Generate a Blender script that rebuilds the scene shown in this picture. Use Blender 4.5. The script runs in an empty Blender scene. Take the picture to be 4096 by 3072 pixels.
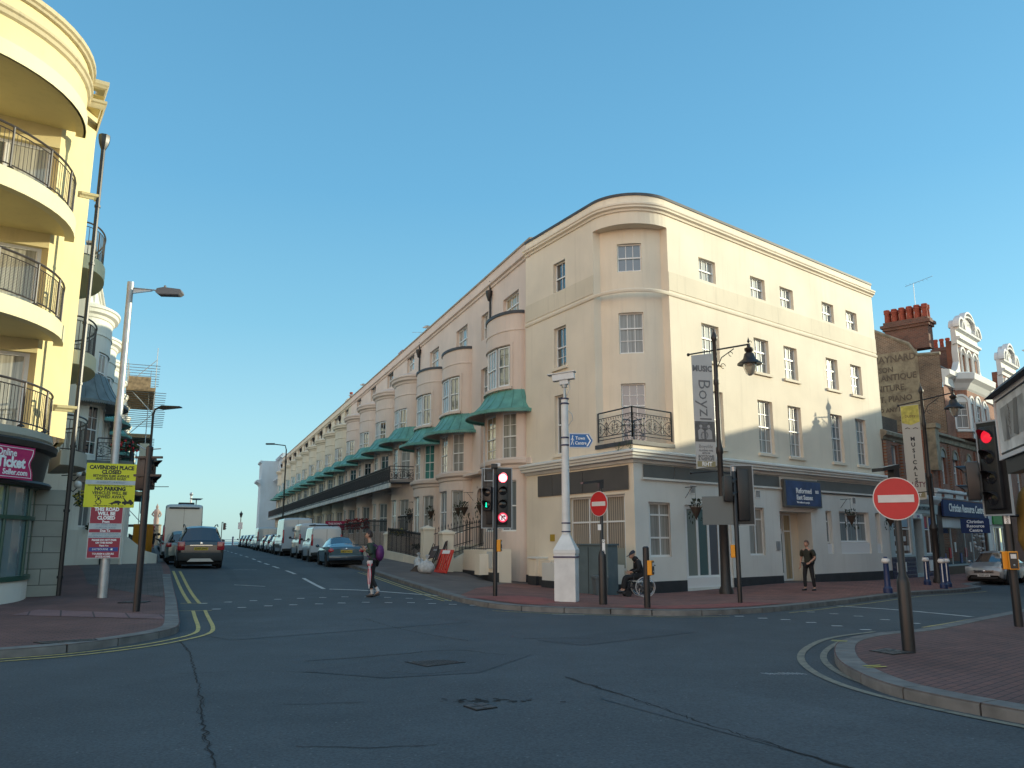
import bpy, bmesh, math, random
from mathutils import Vector, Matrix, Euler, geometry
R=math.radians; sin=math.sin; cos=math.cos; PI=math.pi
SC=bpy.context.scene; COL=SC.collection
random.seed(7)
import numpy as np, math, random
# ---- lie of the land: measured heights (x, y, z) joined by a smooth surface ----
TP=np.array([(0,-12,0),(-14,-6,0),(14,-6,0),(0,0,0),(-10,8,0),(9,6,0),(-7,14,0),(0,13,0),(6,13,0),(13,13,-.1),(-8,18.5,.0),(0,18,0),(7,19,-.03),
(-4,22.6,.06),(1.5,23,-.05),(4.1,27.8,-.24),(7.5,28.5,-.22),(12,28,-.22),(10.7,33.5,-.12),(17,34.5,-.36),(17.8,39.5,-.25),(19,36,-.38),(26,36,-.38),(24.7,46.6,-.3),(30,44,-.3),(36,58,-.3),(45,52,-.3),
(.6,34,-.2),(-.4,30.5,-.1),(-1.3,31.8,-.03),(-2.8,35.6,.25),(-4,39.1,.36),(-7.2,47.3,.6),(-12.5,23,0),(-9,22,.03),(-13,32,.55),(-7.5,36,.36),(-17.5,36.8,.52),(-10,46,.5),(-19,47,.62),(-15.5,57,.62),(-24,60,.7),
(-25,72,.75),(-33,74,.78),(-28,90,.84),(-40,90,.84),(-38,118,.9),(-52,118,.9),(-50,150,.92),(-66,150,.92),(-40,150,.92),(-80,150,.9),(-20,14,0),(-34,10,0),(-30,30,.2),(-60,40,.5),(40,20,-.2),(60,60,-.3),(30,0,-.1),(60,110,.3),(0,80,.3),(0,150,.8),(-80,90,.8)],float)
def _k(r2): return 0.5*r2*np.log(r2+1e-9)
def _fit():
    n=len(TP); X=TP[:,:2]; d=((X[:,None]-X[None])**2).sum(-1)
    A=np.zeros((n+3,n+3)); A[:n,:n]=_k(d)+np.eye(n)*8.0; A[:n,n]=1; A[:n,n+1:]=X; A[n,:n]=1; A[n+1:,:n]=X.T
    b=np.zeros(n+3); b[:n]=TP[:,2]; return np.linalg.solve(A,b)
_W=_fit()
def TZ(x,y):
    x=np.clip(x,-80,60); y=np.clip(y,-12,150)
    x,y=np.broadcast_arrays(np.asarray(x,float),np.asarray(y,float)); s=x.shape
    Q=np.stack([x.ravel(),y.ravel()],1); d=((Q[:,None]-TP[None,:,:2])**2).sum(-1); n=len(TP)
    r=_k(d)@_W[:n]+_W[n]+Q@_W[n+1:]
    return r.reshape(s)
def tz(x,y): return float(TZ(x,y))
# ---------------- mesh building ----------------
class MB:
    def __init__(s,M=None): s.v=[]; s.f=[]; s.mi=[]; s.M=M; s.m=0
    def add(s,vs,fs):
        o=len(s.v)
        if s.M is not None: vs=[s.M@Vector(p) for p in vs]
        s.v.extend([tuple(p) for p in vs]); s.f.extend([tuple(i+o for i in f) for f in fs]); s.mi.extend([s.m]*len(fs))
    def quad(s,a,b,c,d): s.add([a,b,c,d],[(0,1,2,3)])
    def box(s,x0,x1,y0,y1,z0,z1):
        s.add([(x0,y0,z0),(x1,y0,z0),(x1,y1,z0),(x0,y1,z0),(x0,y0,z1),(x1,y0,z1),(x1,y1,z1),(x0,y1,z1)],
              [(0,3,2,1),(4,5,6,7),(0,1,5,4),(1,2,6,5),(2,3,7,6),(3,0,4,7)])
    def bbox(s,x0,x1,y0,y1,z0,z1,b=.02):
        # box with chamfered edges
        X=[x0,x1];Y=[y0,y1];Z=[z0,z1]; bm=bmesh.new()
        for x in X:
            for y in Y:
                for z in Z: bm.verts.new((x,y,z))
        bmesh.ops.convex_hull(bm,input=bm.verts[:]); bmesh.ops.dissolve_limit(bm,angle_limit=.01,verts=bm.verts[:],edges=bm.edges[:])
        bmesh.ops.bevel(bm,geom=bm.edges[:],offset=b,segments=2,affect='EDGES',profile=.6)
        s.bm(bm)
    def bm(s,bm):
        bm.verts.index_update(); s.add([v.co.copy() for v in bm.verts],[tuple(v.index for v in f.verts) for f in bm.faces]); bm.free()
    def prism(s,pts,z0,z1,axis='z'):
        n=len(pts)
        def P(p,h): return (p[0],p[1],h) if axis=='z' else ((p[0],h,p[1]) if axis=='y' else (h,p[0],p[1]))
        s.add([P(p,z0) for p in pts]+[P(p,z1) for p in pts],[tuple(range(n))[::-1],tuple(range(n,2*n))]+[(i,(i+1)%n,n+(i+1)%n,n+i) for i in range(n)])
    def tube(s,pts,r,n=8,closed=False,cap=True):
        pts=[Vector(p) for p in pts]; k=len(pts); rr=r if isinstance(r,(list,tuple)) else [r]*k
        vs=[];up=None
        for i,p in enumerate(pts):
            if closed: t=(pts[(i+1)%k]-pts[i-1])
            else: t=(pts[min(i+1,k-1)]-pts[max(i-1,0)])
            if t.length<1e-9: t=Vector((0,0,1))
            t.normalize()
            if up is None: up=Vector((0,0,1)) if abs(t.z)<.9 else Vector((1,0,0))
            a=t.cross(up)
            if a.length<1e-6: a=t.cross(Vector((0,1,0)))
            a.normalize(); b=a.cross(t).normalized(); up=b
            for j in range(n):
                th=2*PI*j/n; vs.append(p+a*(cos(th)*rr[i])+b*(sin(th)*rr[i]))
        fs=[]
        for i in range(k if closed else k-1):
            for j in range(n):
                a=i*n+j;b=i*n+(j+1)%n;c=((i+1)%k)*n
                fs.append((a,b,c+(j+1)%n,c+j))
        if cap and not closed: fs+= [tuple(range(n))[::-1],tuple(range((k-1)*n,k*n))]
        s.add(vs,fs)
    def lathe(s,prof,n=16,c=(0,0,0),axis='z',a0=0,a1=2*PI):
        full=abs(a1-a0-2*PI)<1e-6; m=n if full else n+1; vs=[];fs=[]
        for r,z in prof:
            for j in range(m):
                th=a0+(a1-a0)*j/n; x,y=r*cos(th),r*sin(th)
                p=(x,y,z) if axis=='z' else ((x,z,y) if axis=='y' else (z,x,y))
                vs.append((p[0]+c[0],p[1]+c[1],p[2]+c[2]))
        for i in range(len(prof)-1):
            for j in range(n):
                j2=(j+1)%m if full else j+1
                fs.append((i*m+j,i*m+j2,(i+1)*m+j2,(i+1)*m+j))
        if full:
            if prof[0][0]>1e-4: fs.append(tuple(range(m))[::-1])
            if prof[-1][0]>1e-4: fs.append(tuple(range((len(prof)-1)*m,len(prof)*m)))
        s.add(vs,fs)
    def cyl(s,c,r,h,n=12,axis='z'): s.lathe([(r,0),(r,h)],n,c,axis)
    def ball(s,c,r,n=10,sc=(1,1,1)):
        k=max(4,n//2); vs=[];fs=[]
        for i in range(k+1):
            ph=PI*i/k
            for j in range(n): th=2*PI*j/n; vs.append((c[0]+r*sc[0]*sin(ph)*cos(th),c[1]+r*sc[1]*sin(ph)*sin(th),c[2]+r*sc[2]*cos(ph)))
        for i in range(k):
            for j in range(n): fs.append((i*n+j,i*n+(j+1)%n,(i+1)*n+(j+1)%n,(i+1)*n+j))
        s.add(vs,fs)
    def build(s,name,mats,parent=None,smooth=None,loc=None):
        me=bpy.data.meshes.new(name); me.from_pydata(s.v,[],s.f)
        if not isinstance(mats,(list,tuple)): mats=[mats]
        for m in mats: me.materials.append(m)
        if len(mats)>1: me.polygons.foreach_set('material_index',s.mi)
        if smooth is not None:
            me.polygons.foreach_set('use_smooth',[True]*len(me.polygons)); me.set_sharp_from_angle(angle=R(smooth))
        me.update(); o=bpy.data.objects.new(name,me); COL.objects.link(o)
        if parent is not None: o.parent=parent
        if loc is not None: o.location=loc
        return o
def thing(name,label,cat,loc=(0,0,0),rz=0,group=None):
    o=bpy.data.objects.new(name,None); o.empty_display_size=.2; COL.objects.link(o); o.location=loc; o.rotation_euler=(0,0,rz)
    o['label']=label; o['category']=cat
    if group: o['group']=group
    return o
def tag(o,label,cat,group=None):
    o['label']=label; o['category']=cat
    if group: o['group']=group
    return o
def struct(o): o['kind']='structure'; return o
def copy_tree(o,parent=None,loc=None,rz=None,label=None):
    c=o.copy(); COL.objects.link(c)
    if parent is not None: c.parent=parent
    if loc is not None: c.location=loc
    if rz is not None: c.rotation_euler=(0,0,rz)
    if label: c['label']=label
    for ch in list(o.children): copy_tree(ch,c)
    return c
def az2rot(az): return R(90-az)   # heading clockwise from +Y -> rotation of the local x axis
def text(body,parent,loc,size,mat,rot=(PI/2,0,0),bold=0.0,align='CENTER',ext=.004,name='lettering',spacing=1.0,sx=1.0,shear=0):
    cu=bpy.data.curves.new(name,'FONT'); cu.body=body; cu.size=size; cu.extrude=ext; cu.offset=bold; cu.align_x=align; cu.align_y='CENTER'
    cu.space_character=spacing; cu.resolution_u=2; cu.shear=shear; cu.materials.append(mat)
    t=bpy.data.objects.new(name,cu); me=bpy.data.meshes.new_from_object(t); bpy.data.objects.remove(t); bpy.data.curves.remove(cu)
    if not me.materials: me.materials.append(mat)
    o=bpy.data.objects.new(name,me); COL.objects.link(o); o.parent=parent; o.location=loc; o.rotation_euler=rot; o.scale=(sx,1,1)
    return o
# ---------------- wall surfaces: mp(u, out, z) -> point ----------------
def flat(y=0,sg=-1,x0=0,dz=0): return lambda u,o,z:(x0+u,y+sg*o,z-dz)
def pathmap(pts,sg=1,org=(0,0),dz=0,closed=False):
    P=[Vector((p[0]-org[0],p[1]-org[1])) for p in pts]; n=len(P); N=[]
    for i in range(n):
        if closed: d0=(P[i]-P[i-1]).normalized(); d1=(P[(i+1)%n]-P[i]).normalized()
        else:
            d0=(P[i]-P[i-1]).normalized() if i>0 else (P[1]-P[0]).normalized()
            d1=(P[i+1]-P[i]).normalized() if i<n-1 else d0
        n0=Vector((d0.y,-d0.x));n1=Vector((d1.y,-d1.x)); m=(n0+n1); m=m/max(.25,(m.dot(n0))) if m.length>1e-6 else n0
        N.append(m*sg)
    cum=[0]
    for i in range(1,n): cum.append(cum[-1]+(P[i]-P[i-1]).length)
    def mp(u,o,z):
        i=0
        while i<n-2 and u>cum[i+1]: i+=1
        t=(u-cum[i])/(cum[i+1]-cum[i])
        a=P[i]+N[i]*o; b=P[i+1]+N[i+1]*o; q=a.lerp(b,t)
        return (q.x,q.y,z-dz)
    mp.cum=cum
    return mp
def chord(mp,u0,u1):
    def f(u,o,z):
        a=Vector(mp(u0,0,z));b=Vector(mp(u1,0,z)); t=(u-u0)/(u1-u0); d=(b-a); nn=Vector(mp((u0+u1)/2,1,z))-Vector(mp((u0+u1)/2,0,z))
        nn=nn-d.normalized()*nn.dot(d.normalized()); nn.normalize(); p=a+d*t+nn*o
        return (p.x,p.y,p.z)
    f.len=(Vector(mp(u1,0,0))-Vector(mp(u0,0,0))).length
    return f
def cuts(a,b,extra,du):
    s={a,b}|{e for e in extra if a<e<b}; L=sorted(s); out=[L[0]]
    for x,y in zip(L,L[1:]):
        k=max(1,int(math.ceil((y-x)/du-1e-6)))
        out+=[x+(y-x)*i/k for i in range(1,k+1)]
    return out
def wall(mb,mp,u0,u1,z0,z1,holes=(),depth=.16,du=99,o=0):
    us=cuts(u0,u1,[h[0] for h in holes]+[h[1] for h in holes],du); zs=cuts(z0,z1,[h[2] for h in holes]+[h[3] for h in holes],99)
    for a,b in zip(us,us[1:]):
        for c,d in zip(zs,zs[1:]):
            mu,mz=(a+b)/2,(c+d)/2
            if any(h[0]<mu<h[1] and h[2]<mz<h[3] for h in holes): continue
            mb.quad(mp(a,o,c),mp(b,o,c),mp(b,o,d),mp(a,o,d))
    for h in holes:
        dp=h[4] if len(h)>4 else depth
        for u in (h[0],h[1]): mb.quad(mp(u,o,h[2]),mp(u,o-dp,h[2]),mp(u,o-dp,h[3]),mp(u,o,h[3]))
        hu=cuts(h[0],h[1],[],du)
        for a,b in zip(hu,hu[1:]):
            for z in (h[2],h[3]): mb.quad(mp(a,o,z),mp(b,o,z),mp(b,o-dp,z),mp(a,o-dp,z))
def mbox(mb,mp,u0,u1,o0,o1,z0,z1,du=99):
    us=cuts(u0,u1,[],du); n=len(us); vs=[]
    for u in us: vs+=[mp(u,o0,z0),mp(u,o1,z0),mp(u,o1,z1),mp(u,o0,z1)]
    fs=[(0,1,2,3),(4*n-4,4*n-1,4*n-2,4*n-3)]
    for i in range(n-1):
        for j in range(4): fs.append((4*i+j,4*i+(j+1)%4,4*i+4+(j+1)%4,4*i+4+j))
    mb.add(vs,fs)
def sweep(mb,mp,u0,u1,prof,du=99,extra=()):
    us=cuts(u0,u1,extra,du); n=len(us);k=len(prof); vs=[]
    for u in us: vs+=[mp(u,o,z) for o,z in prof]
    fs=[tuple(range(k)),tuple(range((n-1)*k,n*k))[::-1]]
    for i in range(n-1):
        for j in range(k): fs.append((k*i+j,k*i+(j+1)%k,k*i+k+(j+1)%k,k*i+k+j))
    mb.add(vs,fs)
def sash(parent,mp,u0,u1,z0,z1,cols=2,rt=1,rb=1,depth=.16,fm=None,gm=None,name='window',mid=.5,fw=.05,pane='pane',bar=.022,k=1.0,sill=None,sm=None):
    """white sliding-sash window set back in its opening; k = metres per unit of u"""
    mb=MB(); f=fw/k; o0,o1=-depth-.05,-depth+.03; zm=z0+(z1-z0)*mid
    for a,b,c,d in ((u0,u0+f,z0,z1),(u1-f,u1,z0,z1),(u0+f,u1-f,z1-fw,z1),(u0+f,u1-f,z0,z0+fw*1.3)): mbox(mb,mp,a,b,o0,o1,c,d)
    if rb: mbox(mb,mp,u0+f,u1-f,o0,o1+.015,zm-.025,zm+.025)
    ui0,ui1=u0+f,u1-f; bk=bar/k/2
    for i in range(1,cols):
        u=ui0+(ui1-ui0)*i/cols; mbox(mb,mp,u-bk,u+bk,o0+.02,o1-.012,z0+fw*1.3,z1-fw)
    for (a,b,r) in ((zm+.025,z1-fw,rt),(z0+fw*1.3,zm-.025,rb)):
        for i in range(1,r): z=a+(b-a)*i/r; mbox(mb,mp,ui0,ui1,o0+.022,o1-.014,z-bar/2,z+bar/2)
    w=mb.build(name,[fm],parent)
    g=MB(); g.quad(mp(u0+f*.6,-depth-.01,z0+.03),mp(u1-f*.6,-depth-.01,z0+.03),mp(u1-f*.6,-depth-.01,z1-.03),mp(u0+f*.6,-depth-.01,z1-.03)); g.build(pane,[gm],w)
    if sill is not None: q=MB(); mbox(q,mp,u0-.12/k,u1+.12/k,-depth+.005,.09,z0-.11,z0-.003); q.build('sill',[sm],w)
    return w
# ---------------- materials ----------------
_M={}
def nm(name):
    m=bpy.data.materials.new(name); m.use_nodes=True; nt=m.node_tree; b=nt.nodes['Principled BSDF']; return m,nt,b
def N(nt,t,**k):
    n=nt.nodes.new(t)
    for a,v in k.items():
        if a.startswith('i_'): n.inputs[a[2:].replace('_',' ')].default_value=v
        elif isinstance(a,str) and hasattr(n,a): setattr(n,a,v)
    return n
def c4(c): return (c[0],c[1],c[2],1)
def plain(name,col,rough=.6,metal=0,var=0.0,scale=6,bump=0,spec=.5,emit=None,es=0,coat=0,trans=0,alpha=1):
    if name in _M: return _M[name]
    m,nt,b=nm(name); L=nt.links
    b.inputs['Roughness'].default_value=rough; b.inputs['Metallic'].default_value=metal; b.inputs['Specular IOR Level'].default_value=spec
    b.inputs['Base Color'].default_value=c4(col); b.inputs['Coat Weight'].default_value=coat
    if trans: b.inputs['Transmission Weight'].default_value=trans
    if alpha<1: b.inputs['Alpha'].default_value=alpha
    if emit: b.inputs['Emission Color'].default_value=c4(emit); b.inputs['Emission Strength'].default_value=es
    if var or bump:
        tc=N(nt,'ShaderNodeTexCoord'); no=N(nt,'ShaderNodeTexNoise'); no.inputs['Scale'].default_value=scale; no.inputs['Detail'].default_value=6; L.new(tc.outputs['Object'],no.inputs['Vector'])
        if var:
            mr=N(nt,'ShaderNodeMapRange'); mr.inputs['From Min'].default_value=.3; mr.inputs['From Max'].default_value=.7; mr.inputs['To Min'].default_value=1-var; mr.inputs['To Max'].default_value=1+var
            mx=N(nt,'ShaderNodeMix',data_type='RGBA',blend_type='MULTIPLY'); mx.inputs[0].default_value=1; mx.inputs[6].default_value=c4(col)
            L.new(no.outputs['Fac'],mr.inputs['Value']); L.new(mr.outputs['Result'],mx.inputs[7]); L.new(mx.outputs[2],b.inputs['Base Color'])
        if bump:
            bp=N(nt,'ShaderNodeBump'); bp.inputs['Strength'].default_value=bump; bp.inputs['Distance'].default_value=.02; L.new(no.outputs['Fac'],bp.inputs['Height']); L.new(bp.outputs['Normal'],b.inputs['Normal'])
    _M[name]=m; return m
def stucco(name,col,dirt=(.25,.2,.14),amt=.35,rough=.75):
    """painted render: patchy tone, rain streaks with a shape of their own, fine tooth"""
    if name in _M: return _M[name]
    m,nt,b=nm(name); L=nt.links; b.inputs['Roughness'].default_value=rough
    tc=N(nt,'ShaderNodeTexCoord')
    n1=N(nt,'ShaderNodeTexNoise'); n1.inputs['Scale'].default_value=.55; n1.inputs['Detail'].default_value=5; L.new(tc.outputs['Object'],n1.inputs['Vector'])
    mp=N(nt,'ShaderNodeMapping'); mp.inputs['Scale'].default_value=(3.2,3.2,.22); L.new(tc.outputs['Object'],mp.inputs['Vector'])
    n2=N(nt,'ShaderNodeTexNoise'); n2.inputs['Scale'].default_value=1.3; n2.inputs['Detail'].default_value=8; n2.inputs['Roughness'].default_value=.65; L.new(mp.outputs['Vector'],n2.inputs['Vector'])
    r1=N(nt,'ShaderNodeMapRange'); r1.inputs['From Min'].default_value=.3; r1.inputs['From Max'].default_value=.7; r1.inputs['To Min'].default_value=.9; r1.inputs['To Max'].default_value=1.06; L.new(n1.outputs['Fac'],r1.inputs['Value'])
    m1=N(nt,'ShaderNodeMix',data_type='RGBA',blend_type='MULTIPLY'); m1.inputs[0].default_value=1; m1.inputs[6].default_value=c4(col); L.new(r1.outputs['Result'],m1.inputs[7])
    r2=N(nt,'ShaderNodeMapRange'); r2.inputs['From Min'].default_value=.54; r2.inputs['From Max'].default_value=.82; r2.inputs['To Max'].default_value=amt; L.new(n2.outputs['Fac'],r2.inputs['Value'])
    m2=N(nt,'ShaderNodeMix',data_type='RGBA'); L.new(r2.outputs['Result'],m2.inputs[0]); L.new(m1.outputs[2],m2.inputs[6]); m2.inputs[7].default_value=c4(dirt); L.new(m2.outputs[2],b.inputs['Base Color'])
    n3=N(nt,'ShaderNodeTexNoise'); n3.inputs['Scale'].default_value=22; n3.inputs['Detail'].default_value=4; L.new(tc.outputs['Object'],n3.inputs['Vector'])
    bp=N(nt,'ShaderNodeBump'); bp.inputs['Strength'].default_value=.22; bp.inputs['Distance'].default_value=.015; L.new(n3.outputs['Fac'],bp.inputs['Height']); L.new(bp.outputs['Normal'],b.inputs['Normal'])
    _M[name]=m; return m
def bricks(name,c1,c2,mortar,az,bw=.225,bh=.075,ms=.012,rough=.85,ground=False,bumpk=.4,stain=.25,obj=True,off=.5):
    if name in _M: return _M[name]
    m,nt,b=nm(name); L=nt.links; b.inputs['Roughness'].default_value=rough
    geo=N(nt,'ShaderNodeNewGeometry'); rot=N(nt,'ShaderNodeVectorRotate',rotation_type='Z_AXIS'); rot.inputs['Angle'].default_value=-R(90-az); L.new(geo.outputs['Position'],rot.inputs['Vector'])
    if ground: vec=rot.outputs['Vector']
    else:
        sp=N(nt,'ShaderNodeSeparateXYZ'); L.new(rot.outputs['Vector'],sp.inputs[0]); cb=N(nt,'ShaderNodeCombineXYZ'); L.new(sp.outputs['X'],cb.inputs['X']); L.new(sp.outputs['Z'],cb.inputs['Y']); vec=cb.outputs[0]
    br=N(nt,'ShaderNodeTexBrick'); br.offset=off; br.inputs['Scale'].default_value=1; br.inputs['Brick Width'].default_value=bw; br.inputs['Row Height'].default_value=bh; br.inputs['Mortar Size'].default_value=ms; br.inputs['Mortar Smooth'].default_value=.3; br.inputs['Bias'].default_value=-.1
    br.inputs['Color1'].default_value=c4(c1); br.inputs['Color2'].default_value=c4(c2); br.inputs['Mortar'].default_value=c4(mortar); L.new(vec,br.inputs['Vector'])
    no=N(nt,'ShaderNodeTexNoise'); no.inputs['Scale'].default_value=.8; no.inputs['Detail'].default_value=7; L.new(geo.outputs['Position'],no.inputs['Vector'])
    mr=N(nt,'ShaderNodeMapRange'); mr.inputs['From Min'].default_value=.3; mr.inputs['From Max'].default_value=.7; mr.inputs['To Min'].default_value=1-stain; mr.inputs['To Max'].default_value=1+stain; L.new(no.outputs['Fac'],mr.inputs['Value'])
    mx=N(nt,'ShaderNodeMix',data_type='RGBA',blend_type='MULTIPLY'); mx.inputs[0].default_value=1; L.new(br.outputs['Color'],mx.inputs[6]); L.new(mr.outputs['Result'],mx.inputs[7]); L.new(mx.outputs[2],b.inputs['Base Color'])
    bp=N(nt,'ShaderNodeBump'); bp.invert=True; bp.inputs['Strength'].default_value=bumpk; bp.inputs['Distance'].default_value=.01; L.new(br.outputs['Fac'],bp.inputs['Height']); L.new(bp.outputs['Normal'],b.inputs['Normal'])
    _M[name]=m; return m
def glassy(name,col,spec=.9,rough=.03,curt=False):
    """window glass over whatever stands behind it (dark room, blind or net curtain with folds)"""
    if name in _M: return _M[name]
    m,nt,b=nm(name); L=nt.links; b.inputs['Base Color'].default_value=c4(col); b.inputs['Roughness'].default_value=.55 if curt else rough
    b.inputs['Specular IOR Level'].default_value=.3 if curt else spec; b.inputs['Coat Weight'].default_value=1.0; b.inputs['Coat Roughness'].default_value=.02; b.inputs['Coat IOR'].default_value=1.7
    tc=N(nt,'ShaderNodeTexCoord')
    if curt:
        wv=N(nt,'ShaderNodeTexNoise'); mp=N(nt,'ShaderNodeMapping'); mp.inputs['Scale'].default_value=(14,14,.4); L.new(tc.outputs['Object'],mp.inputs['Vector']); L.new(mp.outputs['Vector'],wv.inputs['Vector']); wv.inputs['Scale'].default_value=1; wv.inputs['Detail'].default_value=3
        mr=N(nt,'ShaderNodeMapRange'); mr.inputs['From Min'].default_value=.3; mr.inputs['From Max'].default_value=.7; mr.inputs['To Min'].default_value=.5; mr.inputs['To Max'].default_value=1.15; L.new(wv.outputs['Fac'],mr.inputs['Value'])
        mx=N(nt,'ShaderNodeMix',data_type='RGBA',blend_type='MULTIPLY'); mx.inputs[0].default_value=1; mx.inputs[6].default_value=c4(col); L.new(mr.outputs['Result'],mx.inputs[7]); L.new(mx.outputs[2],b.inputs['Base Color'])
    n3=N(nt,'ShaderNodeTexNoise'); n3.inputs['Scale'].default_value=1.1; n3.inputs['Detail'].default_value=1; L.new(tc.outputs['Object'],n3.inputs['Vector'])
    bp=N(nt,'ShaderNodeBump'); bp.inputs['Strength'].default_value=.12; bp.inputs['Distance'].default_value=.03; L.new(n3.outputs['Fac'],bp.inputs['Height']); L.new(bp.outputs['Normal'],b.inputs['Coat Normal'])
    _M[name]=m; return m
MW=plain('white_paint',(.72,.73,.72),.45,var=.04,scale=3)
MWS=plain('window_white',(.78,.78,.76),.4)
MBK=plain('black_paint',(.012,.013,.016),.38,var=.25,scale=4)
MIR=plain('wrought_iron',(.018,.02,.024),.5,var=.3,scale=9)
MCR=stucco('cream_render',(.78,.68,.54),amt=.20)
MCW=stucco('white_render',(.70,.69,.64),amt=.18)
MPK=stucco('pink_cream_render',(.73,.59,.50),amt=.22)
MPC=stucco('pale_cream_render',(.70,.62,.48),amt=.3)
MYE=stucco('yellow_render',(.74,.62,.32),amt=.18)
MWT=stucco('white_stucco',(.70,.69,.62),amt=.22)
MBL=stucco('pale_blue_render',(.50,.60,.66),amt=.2)
MPLB=plain('dark_plinth',(.03,.033,.038),.6,var=.2,scale=3)
MFAS=plain('brown_grey_fascia',(.085,.075,.07),.5,var=.12,scale=1.5)
GD=glassy('dark_glass',(.015,.02,.028)); GL=glassy('net_curtain_glass',(.36,.35,.32),curt=True); GB=glassy('grey_blind_glass',(.20,.23,.24),curt=True)
GG=glassy('green_curtain_glass',(.05,.24,.21),curt=True); GY=glassy('warm_curtain_glass',(.42,.34,.20),curt=True); GF=glassy('frosted_glass',(.20,.30,.31),rough=.3)
MLEAD=plain('lead_coping',(.05,.055,.065),.6,var=.25,scale=3)
MSLATE=plain('slate',(.035,.042,.05),.7,var=.25,scale=5)
MGRN=plain('green_copper',(.11,.30,.25),.5,var=.25,scale=2.5)
MUND=plain('awning_underside',(.30,.22,.18),.8,var=.15,scale=5)
MCHR=plain('chrome',(.6,.6,.62),.15,metal=1)
MGAL=plain('galvanised_steel',(.42,.44,.45),.45,metal=.6,var=.12,scale=5)
MRED=plain('sign_red',(.50,.012,.018),.4,var=.05,scale=8)
MWSG=plain('sign_white',(.62,.61,.60),.45,var=.05,scale=8)
MYL=plain('sign_yellow',(.68,.66,.02),.5,var=.04,scale=2)
MORG=plain('button_yellow',(.75,.30,.01),.5)
MLEAF=plain('leaf_green',(.045,.075,.025),.6,var=.4,scale=9)
MLEAFD=plain('leaf_dark',(.022,.035,.018),.7,var=.4,scale=9)
MFLR=plain('flower_red',(.5,.02,.03),.6)
MFLW=plain('flower_yellow',(.6,.5,.08),.6)
# ---------------- ground, road, pavements, markings, sea ----------------
def asphalt():
    m,nt,b=nm('asphalt'); L=nt.links; geo=N(nt,'ShaderNodeNewGeometry'); b.inputs['Roughness'].default_value=.82; b.inputs['Specular IOR Level'].default_value=.35
    def noise(s,d,r=.55,dist=0): n=N(nt,'ShaderNodeTexNoise'); n.inputs['Scale'].default_value=s; n.inputs['Detail'].default_value=d; n.inputs['Roughness'].default_value=r; n.inputs['Distortion'].default_value=dist; L.new(geo.outputs['Position'],n.inputs['Vector']); return n
    def mr(src,a,bb,c,d): q=N(nt,'ShaderNodeMapRange'); q.inputs['From Min'].default_value=a; q.inputs['From Max'].default_value=bb; q.inputs['To Min'].default_value=c; q.inputs['To Max'].default_value=d; L.new(src,q.inputs['Value']); return q.outputs['Result']
    def mul(a,c): q=N(nt,'ShaderNodeMix',data_type='RGBA',blend_type='MULTIPLY'); q.inputs[0].default_value=1; L.new(a,q.inputs[6]); L.new(c,q.inputs[7]); return q.outputs[2]
    base=N(nt,'ShaderNodeRGB'); base.outputs[0].default_value=(.066,.080,.090,1)
    big=noise(.11,4,.6,.6); mid=noise(.9,6,.7); fin=noise(38,3,.7); grit=N(nt,'ShaderNodeTexVoronoi'); grit.inputs['Scale'].default_value=26; L.new(geo.outputs['Position'],grit.inputs['Vector'])
    c=mul(base.outputs[0],mr(big.outputs['Fac'],.3,.7,.78,1.2)); c=mul(c,mr(mid.outputs['Fac'],.3,.72,.85,1.14)); c=mul(c,mr(fin.outputs['Fac'],.25,.75,.55,1.45))
    sp=N(nt,'ShaderNodeSeparateColor'); L.new(grit.outputs['Color'],sp.inputs[0])
    speck=mr(sp.outputs[0],.955,.985,0,.5); near=mr(grit.outputs['Distance'],.2,.3,1,0); k=N(nt,'ShaderNodeMath',operation='MULTIPLY'); L.new(speck,k.inputs[0]); L.new(near,k.inputs[1])
    mx=N(nt,'ShaderNodeMix',data_type='RGBA'); L.new(k.outputs[0],mx.inputs[0]); L.new(c,mx.inputs[6]); mx.inputs[7].default_value=(.26,.27,.27,1); L.new(mx.outputs[2],b.inputs['Base Color'])
    bp=N(nt,'ShaderNodeBump'); bp.inputs['Strength'].default_value=.55; bp.inputs['Distance'].default_value=.008; L.new(fin.outputs['Fac'],bp.inputs['Height']); L.new(bp.outputs['Normal'],b.inputs['Normal']); return m
MASP=asphalt()
def paint(name,col,wear=.5):
    """thermoplastic line worn through to the tar"""
    m,nt,b=nm(name); L=nt.links; geo=N(nt,'ShaderNodeNewGeometry'); b.inputs['Roughness'].default_value=.7
    n=N(nt,'ShaderNodeTexNoise'); n.inputs['Scale'].default_value=7; n.inputs['Detail'].default_value=10; n.inputs['Roughness'].default_value=.8; L.new(geo.outputs['Position'],n.inputs['Vector'])
    r=N(nt,'ShaderNodeMapRange'); r.inputs['From Min'].default_value=.42+.1*(1-wear); r.inputs['From Max'].default_value=.62+.1*(1-wear); r.inputs['To Max'].default_value=.85; L.new(n.outputs['Fac'],r.inputs['Value'])
    mx=N(nt,'ShaderNodeMix',data_type='RGBA'); L.new(r.outputs['Result'],mx.inputs[0]); mx.inputs[6].default_value=c4(col); mx.inputs[7].default_value=(.07,.07,.07,1); L.new(mx.outputs[2],b.inputs['Base Color']); return m
MLW=paint('road_white',(.52,.53,.52),.35); MLY=paint('road_yellow',(.50,.40,.13),.45); MLG=paint('worn_grey_yellow',(.23,.22,.17),.75)
MKER=plain('granite_kerb',(.15,.15,.145),.8,var=.3,scale=3.5,bump=.3)
MBRR=bricks('red_pavers',(.26,.10,.075),(.17,.075,.06),(.05,.04,.04),70,.21,.105,.006,ground=True,bumpk=.5)
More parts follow.
